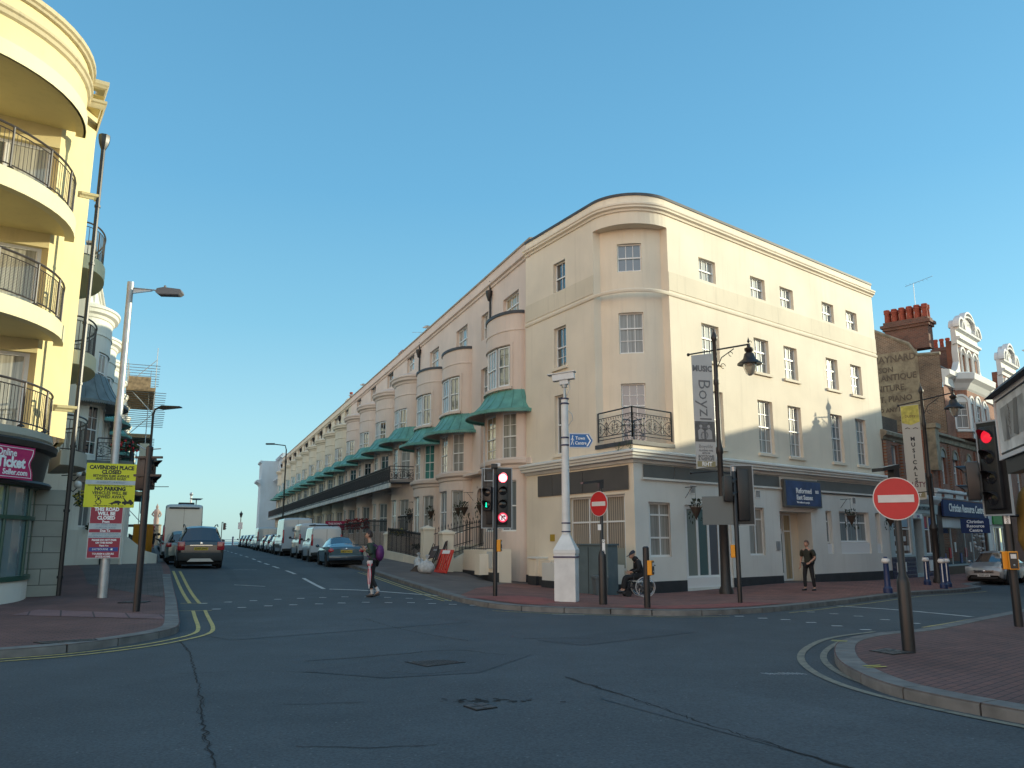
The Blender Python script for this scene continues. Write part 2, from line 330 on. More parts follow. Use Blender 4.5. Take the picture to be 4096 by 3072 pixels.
MBRD=bricks('dark_red_pavers',(.16,.075,.065),(.11,.06,.056),(.03,.026,.027),48,.21,.105,.007,ground=True,bumpk=.5)
MBRG=bricks('grey_pavers',(.10,.085,.08),(.07,.062,.06),(.03,.03,.03),66,.3,.15,.008,ground=True,bumpk=.4)
MTAC=bricks('tactile_red',(.30,.08,.065),(.26,.07,.06),(.15,.05,.045),60,.4,.4,.012,ground=True,bumpk=.5)
MPAV=plain('brown_tarmac',(.13,.105,.095),.85,var=.22,scale=1.2,bump=.3)
MIRON=plain('cast_iron_cover',(.05,.055,.058),.55,var=.3,scale=20,bump=.6)
def drape_poly(pts,step,dz,inner=True):
    P=[Vector(p) for p in pts]; n=len(P); V=[];E=[]
    # densify border
    B=[]
    for i in range(n):
        a,b=P[i],P[(i+1)%n]; k=max(1,int((b-a).length/step))
        for j in range(k): B.append(a.lerp(b,j/k))
    V=[Vector((q.x,q.y)) for q in B]; E=[(i,(i+1)%len(B)) for i in range(len(B))]
    if inner:
        xs=[q.x for q in B];ys=[q.y for q in B]; x=min(xs)+step*.37
        while x<max(xs):
            y=min(ys)+step*.41
            while y<max(ys): V.append(Vector((x,y))); y+=step
            x+=step
    r=geometry.delaunay_2d_cdt(V,E,[],1,1e-5)
    vs=r[0]; Z=TZ(np.array([v.x for v in vs]),np.array([v.y for v in vs]))
    return [(v.x,v.y,float(z)+dz) for v,z in zip(vs,Z)],[tuple(f) for f in r[2]]
def ground_obj(name,pts,step,dz,mat,inner=True,parent=None):
    v,f=drape_poly(pts,step,dz,inner); mb=MB(); mb.add(v,f); o=mb.build(name,[mat],parent)
    if parent is None: struct(o)
    return o
def resamp(pts,step,smooth=0):
    P=[Vector(p) for p in pts]; out=[]
    if smooth:
        for _ in range(smooth):
            Q=[P[0]]
            for a,b in zip(P,P[1:]): Q+= [a.lerp(b,.25),a.lerp(b,.75)]
            Q.append(P[-1]); P=Q
    for a,b in zip(P,P[1:]):
        k=max(1,int((b-a).length/step+.5))
        out+=[a.lerp(b,j/k) for j in range(k)]
    out.append(P[-1]); return out
def ribbon(mb,pts,w,dz,step=.5,smooth=0,jit=0,off=0):
    P=resamp(pts,step,smooth); n=len(P); vs=[]
    for i,p in enumerate(P):
        d=(P[min(i+1,n-1)]-P[max(i-1,0)]).normalized(); q=Vector((-d.y,d.x)); ww=w*(1+random.uniform(-jit,jit)); c=p+q*(off+random.uniform(-jit,jit)*w)
        for s in (-.5,.5): r=c+q*ww*s; vs.append((r.x,r.y,tz(r.x,r.y)+dz))
    mb.add(vs,[(2*i,2*i+1,2*i+3,2*i+2) for i in range(n-1)])
# kerb lines, followed along the ground
KR=[(-64,150),(-47.5,142.2),(-36.5,113),(-28.8,93),(-21,72.8),(-13.5,53),(-9.0,41.8),(-6.5,36.2),(-4.42,31.4),(-2.9,27.66),(-1.83,23.9),(-1.14,21.75),(-.25,20.1),(1.0,19.35),(2.41,19.0),(3.5,18.6),(4.63,18.9),(6.05,19.9),(7.2,21.3),(8.7,23.3),(13.07,28.5),(15.09,30.5),(18.9,34.4),(19.9,35.6),(20.1,37.0),(22.09,39.2),(28,45.6),(36,54),(52,71)]
KR[0]=(-48.5,145)
KL=[(-70,-34),(-30,-5.2),(-12,8.2),(-7.9,11.3),(-7.13,11.9),(-6.55,12.4),(-6.15,13.2),(-5.93,14.0),(-5.86,14.7),(-6.0,15.4),(-6.85,17.45),(-8.8,22.2),(-11.8,29.1),(-16.1,38.9),(-30.5,72),(-45,105.5),(-64.5,150)]
KI=[(54,64),(30,40),(20,29),(13.12,21.5),(8.98,16.85),(7.2,14.9),(6.5,14.4),(5.9,14.05),(5.1,13.2),(4.6,12.25),(4.12,10.9),(3.97,9.9),(3.95,9.1),(4.13,8.5),(4.37,7.99),(4.75,7.3),(6.2,4.4),(9,-2),(14,-12)]
KRs=[tuple(p) for p in resamp(KR[:7],4)]+[tuple(p) for p in resamp(KR[7:-4],.5,2)]+[tuple(p) for p in resamp(KR[-4:],3)]
KLs=[tuple(p) for p in resamp(KL[:4],2)]+[tuple(p) for p in resamp(KL[4:-4],.4,2)]+[tuple(p) for p in resamp(KL[-4:],4)]
KIs=[tuple(p) for p in resamp(KI[:4],3)]+[tuple(p) for p in resamp(KI[4:-2],.3,2)]+[tuple(p) for p in resamp(KI[-2:],2)]
v,f=drape_poly([(-82,-34),(62,-34),(62,100),(-20,152),(-90,152)],1.25,0)
mb=MB(); mb.add(v,f); road=struct(mb.build('road',[MASP],smooth=30))
PH=.115
def kerbed(name,kerb,back,mat,kname,side,step=1.1):
    ground_obj(name,kerb+back,step,PH,mat)
    K=[Vector(p) for p in kerb]; n=len(K); mb=MB(); rows=[]
    for i,p in enumerate(K):
        d=(K[min(i+1,n-1)]-K[max(i-1,0)]).normalized(); q=Vector((-d.y,d.x))*side; z=tz(p.x,p.y)
        a=p+q*.02; c=p+q*.27; rows.append([(p.x,p.y,z-.03),(p.x,p.y,z+PH-.02),(a.x,a.y,z+PH+.004),(c.x,c.y,z+PH+.006),(c.x,c.y,z+PH-.03)])
    # stones about 0.9 m long with a dark joint between
    acc=0;start=0;L=0
    for i in range(1,n):
        L+=(K[i]-K[i-1]).length
        if L>.85 or i==n-1:
            seg=[list(r) for r in rows[start:i+1]]
            if L<6:
                sh=.012/max(.3,L)
                e0=[tuple(Vector(a).lerp(Vector(b),sh*(len(seg)-1)) for a,b in zip(seg[0],seg[1]))]; e1=[tuple(Vector(a).lerp(Vector(b),sh*(len(seg)-1)) for a,b in zip(seg[-1],seg[-2]))]
                seg=[list(e0[0])]+seg[1:-1]+[list(e1[0])]
            vs=[q for r in seg for q in r]; m=len(seg); fs=[(5*j+t,5*j+t+1,5*j+6+t,5*j+5+t) for j in range(m-1) for t in range(4)]+[(0,1,2,3,4),tuple(5*(m-1)+t for t in (4,3,2,1,0))]
            mb.add(vs,fs); start=i; L=0
    struct(mb.build(kname,[MKER],smooth=35))
kerbed('pavement_terrace_side',KRs,[(62,84),(62,100),(-20,152)],MPAV,'kerb_terrace_side',1)
kerbed('pavement_left',KLs,[(-90,152),(-90,-34)],MBRD,'kerb_left',1)
kerbed('pavement_near_right',KIs,[(62,-12),(62,60)],MBRD,'kerb_near_right',1)
# brick paving laid into the corner pavements
ground_obj('pavement_corner_bricks',[(-1.45,23.7),(-.75,21.85),(.1,20.45),(1.1,19.75),(2.45,19.4),(3.5,19.0),(4.5,19.3),(5.8,20.3),(6.9,21.6),(8.5,23.7),(12.9,28.9),(14.95,30.9),(18.6,34.6),(19.5,35.8),(19.7,37.1),(21.8,39.4),(27.7,45.9),(36,55),(36,58.5),(26,47.9),(17.9,39.4),(4.2,27.7),(.9,33),(-.2,32.4),(-1.2,28)],.8,PH+.006,MBRR)
ground_obj('crossing_ramp_left',[(-1.3,22.6),(-.7,21.95),(.15,20.5),(.7,20.2),(1.2,21.4),(.9,23.2),(.2,24.2)],.5,PH+.012,MTAC)
ground_obj('crossing_ramp_right',[(2.6,19.45),(3.5,19.1),(4.5,19.4),(5.8,20.4),(6.9,21.7),(6.3,22.5),(5.0,21.0),(3.6,20.1),(2.7,20.3)],.5,PH+.012,MTAC)
ground_obj('pavement_left_far',[(-9.2,22.3),(-12.1,29.2),(-16.4,39),(-30.8,72),(-45.3,105.5),(-49.8,104),(-35.5,71),(-18.2,35.2),(-13.2,26.2)],1.0,PH+.006,MBRG)
ground_obj('tactile_strip_left',[(-6.75,16.45),(-7.1,17.35),(-10.6,19.0),(-10.4,17.6)],.5,PH+.008,bricks('ribbed_pavers',(.24,.13,.13),(.2,.12,.12),(.06,.045,.05),-28,.12,.6,.02,ground=True,off=0))
# markings (children of the road: they are its surface)
def mark(name,items,mat,dz=.008):
    mb=MB()
    for it in items: ribbon(mb,it[0],it[1],dz,it[2] if len(it)>2 else .5,it[3] if len(it)>3 else 0)
    return mb.build(name,[mat],road)
CK=MB(); CK2=[]
def offs(path,d):
    P=[Vector(p) for p in path]; n=len(P); o=[]
    for i,p in enumerate(P):
        t=(P[min(i+1,n-1)]-P[max(i-1,0)]).normalized(); o.append((p.x+t.y*d,p.y-t.x*d))
    return o
kl=[(-60,-27.4),(-30,-5.2),(-12,8.2),(-7.9,11.3),(-7.13,11.9),(-6.45,12.4),(-5.95,13.25),(-5.75,14.0),(-5.66,14.8),(-5.85,15.6),(-6.85,18.0),(-7.5,19.6)]
mark('double_yellow_line',[(offs(kl,.12),.075,.35,2),(offs(kl,.38),.075,.35,2),([(-8.24,21.66),(-12.7,31.5)],.09),([(-7.98,21.64),(-12.45,31.5)],.09),([(-7.75,19.62),(-6.95,19.62)],.06),([(-8.5,21.7),(-7.8,21.7)],.06)],MLY)
kr=[(-5.9,34.9),(-4.42,31.6),(-2.9,27.8),(-1.9,24.6),(-1.35,22.9)]
mark('double_yellow_line',[(offs(kr,.30),.06,.5,1),(offs(kr,.5),.06,.5,1),(offs([(-.35,19.95),(.95,19.25),(2.4,18.9),(3.45,18.45),(4.7,18.75)],.22),.05,.4,1),(offs([(6.3,19.9),(7.4,21.2),(8.9,23.2),(13.2,28.4),(15.2,30.3),(19,34.2)],.2),.05,.5,1)],MLY)
ki=[(20,29),(13.12,21.5),(9.3,17.3),(8.1,16.1)]
mark('double_yellow_line',[(offs(ki,.10),.07,.5,1),(offs(ki,.32),.07,.5,1)],MLY)
kn=[(6.55,15.4),(5.35,14.4),(4.6,13.25),(4.05,12.1),(3.75,10.95),(3.68,9.9),(3.8,9.1),(4.12,8.2),(4.6,7.3),(6.0,4.3),(8,-1)]
mark('double_yellow_line',[(kn,.10,.3,2),(offs(kn,-.3),.09,.3,2)],MLG)
mark('stop_line',[([(-5.75,26.55),(-4.6,26.5),(-3.4,25.8),(-2.2,25.05)],.19,.4,1),([(8.9,23.2),(9.9,21.6),(10.5,19.4)],.19,.4,1)],MLW)
# centre line of the side street
cl=[(-5.93,26.6),(-8.06,31.69),(-10.21,36.4),(-13.07,43.6),(-14.9,48.3),(-22,66),(-36,101),(-50,136)]
cum=resamp(cl,.5); items=[]; d=0; segs=[]
PP=[Vector(p) for p in cl]; tot=[0]
for a,b in zip(PP,PP[1:]): tot.append(tot[-1]+(b-a).length)
def along(s):
    i=0
    while i<len(tot)-2 and s>tot[i+1]: i+=1
    return tuple(PP[i].lerp(PP[i+1],(s-tot[i])/(tot[i+1]-tot[i])))
s=0
while s<tot[-1]-5:
    l=4.2 if s==0 else 2.1
    if s<80: items.append(([along(s),along(s+l)],.13))
    s+=l+(1.9 if s<20 else 3.2)
mark('centre_line',items,MLW)
st=[(-6.83,22.34),(-6.30,22.75),(-5.76,23.06),(-5.23,23.37),(-4.68,23.69),(-4.05,23.78),(-3.49,23.72),(-2.86,23.53),(-2.29,23.32),(-1.74,23.02),(-5.98,20.79),(-5.44,21.06),(-4.86,21.32),(-4.35,21.61),(-3.78,21.88),(-3.19,21.85),(-2.62,21.95),(-2.05,21.75),(-1.51,21.59),(-.97,21.38),(-7.37,21.97),(-7.88,21.62),(-6.50,20.39),(-6.98,20.01),
 (6.80,20.97),(7.11,20.20),(7.44,19.61),(7.73,18.94),(7.91,18.02),(8.15,17.20),(5.72,17.78),(6.03,17.14),(6.28,16.44),(6.54,15.74),(4.58,19.0),(4.98,18.6),(5.34,18.1)]
mark('crossing_stud',[([(x-.1,y),(x+.1,y)],.13) for x,y in st],MLW)
# scrapes of worn paint
mark('worn_paint',[([(-.6+i*.0,0),(0,0)],.01) for i in range(0)]+[([(3.05+.055*i,10.55+random.uniform(-.03,.03)),(3.14+.055*i,10.43)],.015) for i in range(9)]+[([(-9,27.3),(-7.9,27.0)],.07),([(.9,18.9),(1.6,18.75)],.05),([(-11.1,33.5),(-10.3,33.9)],.06)],MLW,.007)
MCRK=plain('crack_tar',(.008,.009,.01),.9)
MPT1=asphalt(); MPT1.name='patched_tarmac'; _r=[n for n in MPT1.node_tree.nodes if n.type=='RGB'][0]; _r.outputs[0].default_value=(.058,.071,.081,1)
MPT2=asphalt(); MPT2.name='worn_tarmac'; _r=[n for n in MPT2.node_tree.nodes if n.type=='RGB'][0]; _r.outputs[0].default_value=(.072,.087,.098,1)
def tarpatch(pts,mat):
    v,f=drape_poly(pts,.6,.0045); q=MB(); q.add(v,f); q.build('tarmac_patch',[mat],road)
tarpatch([(-2.6,10.7),(-1.2,12.6),(.3,12.3),(-.4,10.6),(-1.5,10.2)],MPT1); tarpatch([(-5.2,14.6),(-1.4,17.6),(-.9,17.0),(-4.6,14.0)],MPT2); tarpatch([(.4,14.0),(2.6,15.9),(3.3,15.2),(1.1,13.3)],MPT1); tarpatch([(-9.5,28.5),(-9.0,28.0),(-12.8,37.4),(-13.3,37.7)],MPT1)
tarpatch([(2.2,9.6),(5.0,5.4),(3.4,4.6),(.9,8.9)],MPT2); tarpatch([(-5.4,26.2),(-4.5,26.6),(-9.0,37.5),(-10,37.2)],MPT2)
def cracks(paths):
    mb=MB()
    for p,w in paths:
        P=resamp(p,.09,1); 
        for k in range(2):
            q=[(a.x+random.uniform(-.022,.022)*(1+k),a.y+random.uniform(-.02,.02)*(1+k)) for a in P]
            lo=0
            while lo<len(q)-2:
                hi=min(len(q),lo+random.randint(4,18)); 
                if k==0 or random.random()<.5: ribbon(mb,q[lo:hi],w*(1 if k==0 else .5),.005,.09,0,.45)
                lo=hi-1
    return mb.build('crack',[MCRK],road)
cracks([([(.65,10.27),(1.01,9.40),(1.37,8.62),(1.70,7.71),(2.05,6.99),(2.38,6.27),(2.9,5.2)],.022),([(-5.47,14.0),(-4.9,12.9),(-4.47,11.93),(-3.83,10.42),(-3.21,8.93),(-2.87,8.02),(-2.1,6.2),(-1.7,5.2)],.013),
 ([(-2.8,11.6),(-1.9,12.1),(-.9,12.9),(-.1,12.2)],.016),([(-4.1,10.5),(-3.2,10.8),(-2.4,10.6)],.009),([(-3.1,17.8),(-2.4,16.3),(-1.6,15.0),(-.7,13.9)],.010),([(-1.5,10.7),(-1.1,10.45),(-.6,10.8)],.012),([(-2.3,8.6),(-1.9,8.65),(-1.5,8.7)],.01),([(-1.7,6.9),(-1.1,6.85),(-.6,6.95)],.012),([(.2,14.2),(.8,14.3),(1.3,14.2)],.02)])
mb=MB(); 
def patch(mb,pts,dz=.006):
    n=len(pts); mb.add([(x,y,tz(x,y)+dz) for x,y in pts],[tuple(range(n))])
# sunk iron covers in the road and pavement
def cover(name,pts,label,dz,ring=True,grid=7):
    cx=sum(p[0] for p in pts)/len(pts); cy=sum(p[1] for p in pts)/len(pts); z=tz(cx,cy)+dz
    root=thing(name,label,'manhole cover' if 'manhole' in name else 'cover',(cx,cy,z))
    mb=MB(); q=[(x-cx,y-cy) for x,y in pts]; mb.prism(q,-.02,.006); mb.build('frame',[MCRK],root)
    mb=MB(); q=[(x*.9,y*.9) for x,y in q]; mb.prism(q,-.01,.010); a,b,c,d=[Vector(p) for p in q]
    for i in range(1,grid):
        for (s0,s1,t0,t1) in ((a,b,d,c),(a,d,b,c)):
            p0=s0.lerp(s1,i/grid)*.95; p1=t0.lerp(t1,i/grid)*.95; dd=(p1-p0).normalized(); nn=Vector((-dd.y,dd.x))*.012
            mb.prism([tuple(p0-nn),tuple(p1-nn),tuple(p1+nn),tuple(p0+nn)],.011,.015)
    mb.build('lid',[MIRON],root)
cover('manhole_cover',[(-1.44,11.5),(-.95,11.72),(-.62,11.47),(-1.10,11.06)],'square ribbed iron manhole cover in the middle of the junction',.004)
cover('hydrant_cover',[(-.48,8.5),(-.29,8.66),(-.14,8.42),(-.34,8.28)],'small iron cover beside broken tarmac in the near road',.004,grid=2)
cover('pavement_cover',[(-6.9,12.55),(-6.3,13.0),(-6.45,13.2),(-7.15,12.75)],'recessed iron tray cover at the left pavement corner',PH+.002,grid=3)
cover('pavement_cover',[(4.9,11.75),(5.25,12.0),(5.45,11.55),(5.05,11.35)],'recessed iron tray cover beside the large no entry sign post',PH+.002,grid=3)
cover('pavement_cover',[(-9.6,20.6),(-8.95,20.6),(-9.0,21.1),(-9.65,21.1)],'grey service cover behind the left black signal post',PH+.009,grid=4)
mb=MB(); 
for i in range(60):
    a=random.uniform(0,2*PI); r=random.gauss(0,.16); x=-.3+r*1.6; y=8.78+random.gauss(0,.06); s=random.uniform(.01,.03); ribbon(mb,[(x,y),(x+s*2,y+random.uniform(-.02,.02))],s,.004,.1,0,.3)
mb.build('broken_tarmac',[MCRK],road)
# kerb-top yellow ticks and grating by the near corner
mark('kerb_tick',[([(4.45,10.36),(4.2,10.28)],.04),([(4.47,10.25),(4.2,10.17)],.04),([(5.0,12.75),(4.8,12.85)],.04),([(5.05,12.85),(4.85,12.95)],.04)],paint('kerb_yellow',(.55,.5,.08),.3),PH+.012)
# sea: one sheet to the horizon
def seamat():
    m,nt,b=nm('sea_water'); L=nt.links; b.inputs['Base Color'].default_value=(.10,.16,.18,1); b.inputs['Roughness'].default_value=.28
    geo=N(nt,'ShaderNodeNewGeometry'); n=N(nt,'ShaderNodeTexNoise'); n.inputs['Scale'].default_value=.25; n.inputs['Detail'].default_value=6; L.new(geo.outputs['Position'],n.inputs['Vector']); bp=N(nt,'ShaderNodeBump'); bp.inputs['Strength'].default_value=.7; bp.inputs['Distance'].default_value=.4; L.new(n.outputs['Fac'],bp.inputs['Height']); L.new(bp.outputs['Normal'],b.inputs['Normal']); return m
mb=MB(); mb.quad((-12000,-200,-7),(12000,-200,-7),(12000,24000,-7),(-12000,24000,-7)); struct(mb.build('sea',[seamat()]))
mb=MB(); mb.box(-320,62.5,151.8,158,-7.5,.86); mb.box(-320,-90,100,151.7,-7.5,.8); struct(mb.build('promenade',[MPAV]))
mb=MB(); mb.box(62.1,200,-60,140,-7.4,-.6); mb.box(-200,-90.1,-60,100,-7.4,-.2); mb.box(-82,62,-90,-34.1,-7.4,-.3); mb.box(-19,200,140.1,151.7,-7.4,-.6); struct(mb.build('ground',[MASP]))
# ---------------- the cream corner building ----------------
CX,CY=4.12,27.85
def az2d(a): return Vector((sin(R(a)),cos(R(a))))
C2=Vector((CX,CY)); DR=az2d(49.58); DLf=az2d(-30.)
LENR=18.38; LENL=7.05
A2=C2+DLf*2.09; B2=C2+DR*2.19; Lend=C2+DLf*LENL; Rend=C2+DR*LENR
# tangent arc from A to B
def arcpts(a,b,da,db,n=14):
    # da: direction along the wall into the corner at a; db: direction away at b
    na=Vector((da.y,-da.x)); nb=Vector((db.y,-db.x)); # candidate normals
    # solve centre: a+na*t = b+nb*t
    t=(b-a).dot(na-nb)/((na-nb).dot(na-nb)); c=a+na*t
    r=abs(t); t0=math.atan2(a.y-c.y,a.x-c.x); t1=math.atan2(b.y-c.y,b.x-c.x)
    while t1-t0>PI: t1-=2*PI
    while t1-t0<-PI: t1+=2*PI
    return [c+Vector((cos(t0+(t1-t0)*i/n),sin(t0+(t1-t0)*i/n)))*r for i in range(n+1)],c,r
ARC,ACEN,ARAD=arcpts(A2,B2,-DLf,DR)
bd=thing('corner_building','cream rendered corner building with curved parapet and iron balcony above its white shopfront corner','building',(CX,CY,-.15))
DZ=-.15
upper=pathmap([Lend]+ARC+[Rend],sg=1,org=(CX,CY),dz=DZ)
uA=upper.cum[1]; uB=upper.cum[-2]; uE=upper.cum[-1]
# s on the right wall is measured from C, on the left wall too
def ur(s): return uB+(s-2.19)
def ul(s): return LENL-s
low=pathmap([Lend,C2,Rend],sg=1,org=(CX,CY),dz=DZ)
def lr(s): return LENL+s
RW=[(4.09,5.18,11.6,12.5),(7.59,8.68,11.6,12.5),(9.83,10.9,11.6,12.5),(13.36,14.41,11.6,12.5),(15.57,16.64,11.6,12.5),
    (4.09,5.2,8.4,9.85),(7.6,8.68,8.4,9.85),(9.84,10.9,8.4,9.85),(13.36,14.4,8.4,9.85),(15.6,16.65,8.4,9.85),
    (4.2,5.26,5.08,7.25),(7.62,8.7,5.08,7.25),(9.86,10.9,5.08,7.25),(13.38,14.43,5.08,7.25),(15.66,16.66,5.08,7.25)]
LW=[(4.0,4.87,11.4,12.72),(4.0,4.87,8.35,10.0),(4.02,4.87,4.92,7.25)]
hr=[(ur(a),ur(b),c,d) for a,b,c,d in RW]; hl=[(ul(b),ul(a),c,d) for a,b,c,d in LW]
mb=MB(); 
wall(mb,upper,0,uA,4.6,14.1,hl,.17,2); wall(mb,upper,uB,uE,4.6,14.1,hr,.16,3)
REC=.32
# corner: flush band above the recess, recess wall behind
wall(mb,upper,uA,uB,13.2,14.1,[],.1,.2); wall(mb,upper,uA,uB,4.6,4.98,[],.1,.2)
# recessed curved wall, flatter than the parapet
r0=upper(uA,-.0,0); 
recA=A2-DLf*(-.05); recB=B2+DR*.0
pa=Vector(upper(uA+.02,-REC,0)[:2]); pb=Vector(upper(uB-.02,-REC,0)[:2]); ch=(pb-pa); nn=Vector((ch.y,-ch.x)).normalized()
RP=[pa+ch*(i/8)+nn*(.33*(1-(2*i/8-1)**2)) for i in range(9)]
rec=pathmap(RP,sg=1,dz=0); RL=rec.cum[-1]
RCW=[(.95/2.74*RL*.85,2.05/2.74*RL*.85+.1,11.52,12.62),(.95/2.74*RL*.85,2.05/2.74*RL*.85+.1,8.37,9.93),(.98/2.74*RL*.85,2.05/2.74*RL*.85+.1,5.1,7.25)]
rec2=lambda u,o,z:rec(u,o,z-DZ)
wall(mb,rec2,0,RL,4.98,13.2,RCW,.14,.3)
for u,(a,b) in ((uA,(pa,0)),(uB,(pb,0))):
    q=upper(u,0,0); mb.quad((q[0],q[1],4.98-DZ),(a.x,a.y,4.98-DZ),(a.x,a.y,13.2-DZ),(q[0],q[1],13.2-DZ))
# soffit of the curved band
us=cuts(uA,uB,[],.2); vs=[upper(u,0,13.2) for u in us]+[(p.x,p.y,13.2-DZ) for p in RP]; mb.add(vs,[tuple(range(len(us)))+tuple(reversed(range(len(us),len(vs))))])
# back and far ends
bk=[(Lend+Vector((9,6)))-C2,(Rend+Vector((-6.5,9)))-C2]
P0=upper(0,0,0);P1=upper(uE,0,0)
for a,b in ((P0,bk[0]),(bk[0],bk[1]),(bk[1],P1)): mb.quad((a[0],a[1],-.2),(b[0],b[1],-.2),(b[0],b[1],14.1-DZ),(a[0],a[1],14.1-DZ))
wl=mb.build('wall',[MCR],bd,smooth=40)
# faint raised storey band (a slightly darker strip of the paint) between sill line and string course
mb=MB()
for a,b,s in ((0,uA,2),(uB,uE,3)): mbox(mb,upper,a+.003,b-.003,-.01,.022,10.76,11.48,s)
mb.build('storey_band',[stucco('band_render',(.70,.61,.47),amt=.4)],bd)
mb=MB()
sweep(mb,upper,.003,uE,[(0,10.55),(.03,10.55),(.05,10.58),(.05,10.66),(.02,10.69),(0,10.69)],.25 if 0 else .6,extra=[upper.cum[i] for i in range(1,len(upper.cum)-1)])
mb.build('string_course',[MCR],bd,smooth=35)
# main cornice and parapet with dark lead coping
def cornice(parent,mp,u0,u1,prof,mat,du,name,extra=()): m=MB(); sweep(m,mp,u0,u1,prof,du,extra); return m.build(name,[mat],parent,smooth=30)
ex=[upper.cum[i] for i in range(1,len(upper.cum)-1)]
cornice(bd,upper,0,uE+.06,[(-.05,13.68),(.05,13.68),(.07,13.75),(.16,13.8),(.16,13.86),(.2,13.9),(.2,13.97),(.1,14.02),(-.05,14.02)],MCR,3,'cornice',ex)
mb=MB(); sweep(mb,upper,0,uE,[(0,14.0),(.012,14.0),(.012,14.3),(-.25,14.3),(-.25,14.0)],3,ex); mb.build('parapet',[MCR],bd,smooth=40)
mb=MB(); sweep(mb,upper,-.03,uE+.03,[(.05,14.29),(.05,14.39),(-.3,14.41),(-.3,14.29)],3,ex); mb.build('coping',[MLEAD],bd,smooth=40)
rp=[Vector(upper(u,-.25,0)[:2]) for u in [0]+ex+[uE]]+[Vector(bk[1]),Vector(bk[0])]
mb=MB(); mb.add([(p.x,p.y,14.05-DZ) for p in rp],[tuple(range(len(rp)))]); mb.build('roof',[MLEAD],bd)
for s in (2.9,5.2,9.2,11.9):
    q=upper(ur(s),-1.3,0); mb=MB(); mb.lathe([(.75,-.3),(.72,.1),(.6,.32),(.35,.5),(0,.56)],16,(q[0],q[1],14.22-DZ)); mb.build('rooflight',[plain('opal_dome',(.75,.76,.75),.3)],bd,smooth=50)
# windows
def rowwin(mp,h,rt,rb,cols,mid,gm,sill=True,dp=.16): sash(bd,mp,h[0],h[1],h[2],h[3],cols,rt,rb,dp,MWS,gm,mid=mid,sill=1 if sill else None,sm=MCR)
gl3=[GL,GB,GL,GL,GD]
for i,h in enumerate(hr):
    if i<5: rowwin(upper,h,1,1,3,.48,GL if i!=3 else GB,False)
    elif i<10: rowwin(upper,h,1,2,3,.62,GL,True)
    else: rowwin(upper,h,2,2,3,.5,GB if i>12 else GL,True)
for i,h in enumerate(hl): rowwin(upper,h,1,2 if i==1 else 1,2,.5,GD,i>0,.17)
for i,h in enumerate(RCW):
    m2=chord(rec2,h[0],h[1]); rowwin(m2,h,1 if i<2 else 2,1 if i==0 else 2,3,.5 if i==0 else .62,glassy('sky_glass',(.05,.09,.14)) if i!=1 else GB,False,.12)
# ---- ground floor ----
GRH=[(.72,1.86,1.07,2.93,.2),(2.68,5.45,-.02,2.88,.12),(6.62,7.68,1.06,2.9,.2),(8.8,11.2,-.1,2.8,.9),(12.4,12.88,1.07,2.9,.2),(13.56,16.25,1.06,2.9,.2),(16.86,17.33,1.07,2.9,.2)]
GLH=[(LENL-3.88,LENL-.52,.62,3.2,.16)]
mb=MB(); wall(mb,low,0,LENL,-.5,4.62,GLH,.16,2.5); mb.build('side_shopfront_wall',[MCR],bd); mb=MB()
wall(mb,low,LENL,LENL+LENR,-.5,4.62,[(lr(a),lr(b),c,d,e) for a,b,c,d,e in GRH],.2,3)
# platform over the projecting corner
pts=[upper(u,0,0)[:2] for u in [uA]+[c for c in upper.cum[2:-2]]+[uB]]+[(0,0)]
mb.add([(x,y,4.95-DZ) for x,y in pts],[tuple(range(len(pts)))])
mb.build('shopfront_wall',[MCW],bd)
# corner stage between cornice and balcony
mb=MB(); cor=pathmap([A2,C2,B2],sg=1,org=(CX,CY),dz=DZ); mbox(mb,cor,0,2.09,-.6,0,4.6,4.86,2); mbox(mb,cor,2.09,4.28,-.6,0,4.6,4.86,3); mb.build('balcony_base',[MCR],bd)
mb=MB()
for a,b in ((0,2.086),(2.09,4.28)): mbox(mb,cor,a,b,-.55,.08,4.86,5.0,3)
mb.build('balcony_slab',[MLEAD],bd)
for pf,nmn in (([(0,3.28),(.06,3.30),(.06,3.36),(0,3.4)],'fascia_ledge'),([(0,4.22),(.06,4.24),(.10,4.33),(.26,4.36),(.26,4.43),(.32,4.46),(.32,4.53),(.38,4.56),(.38,4.62),(.05,4.72),(0,4.72)],'shop_cornice')):
    cornice(bd,low,.0,LENL+LENR,[(o,z) for o,z in pf] if 0 else pf,MCW,4,nmn,[LENL]) if nmn!='fascia_ledge' else None
mb=MB()
for a,b in ((.95,2.0),(2.02,4.05),(4.07,6.75)): mbox(mb,low,a,b,0,.05,3.34,4.16,3)
mb.build('fascia_panel',[MFAS],bd)
mb=MB(); MF2=plain('grey_fascia',(.12,.125,.12),.42,var=.1,scale=2)
for a,b in ((.5,2.18),(2.2,5.05),(5.07,8.88)): mbox(mb,low,lr(a),lr(b),0,.04,3.76,4.2,5)
mbox(mb,low,lr(11.9),lr(LENR-.1),0,.04,3.62,4.18,6); mb.build('fascia_panel',[MF2],bd)
mb=MB(); mbox(mb,low,lr(.45),lr(LENR-.06),0,.09,3.68,3.75,6); mb.build('fascia_ledge',[MCW],bd)
mb=MB()
for a,b in ((0,LENL-4.0),(LENL-4.0,LENL)): mbox(mb,low,a,b-.001,-.02,.035,-.45,.28,3)
prev=0
for a,b,c,d,e in GRH:
    if c<.2: mbox(mb,low,lr(prev),lr(a),-.02,.035,-.45,.26,4); prev=b
mbox(mb,low,lr(prev),lr(LENR),-.02,.035,-.45,.25,4)
mb.build('plinth',[MPLB],bd)
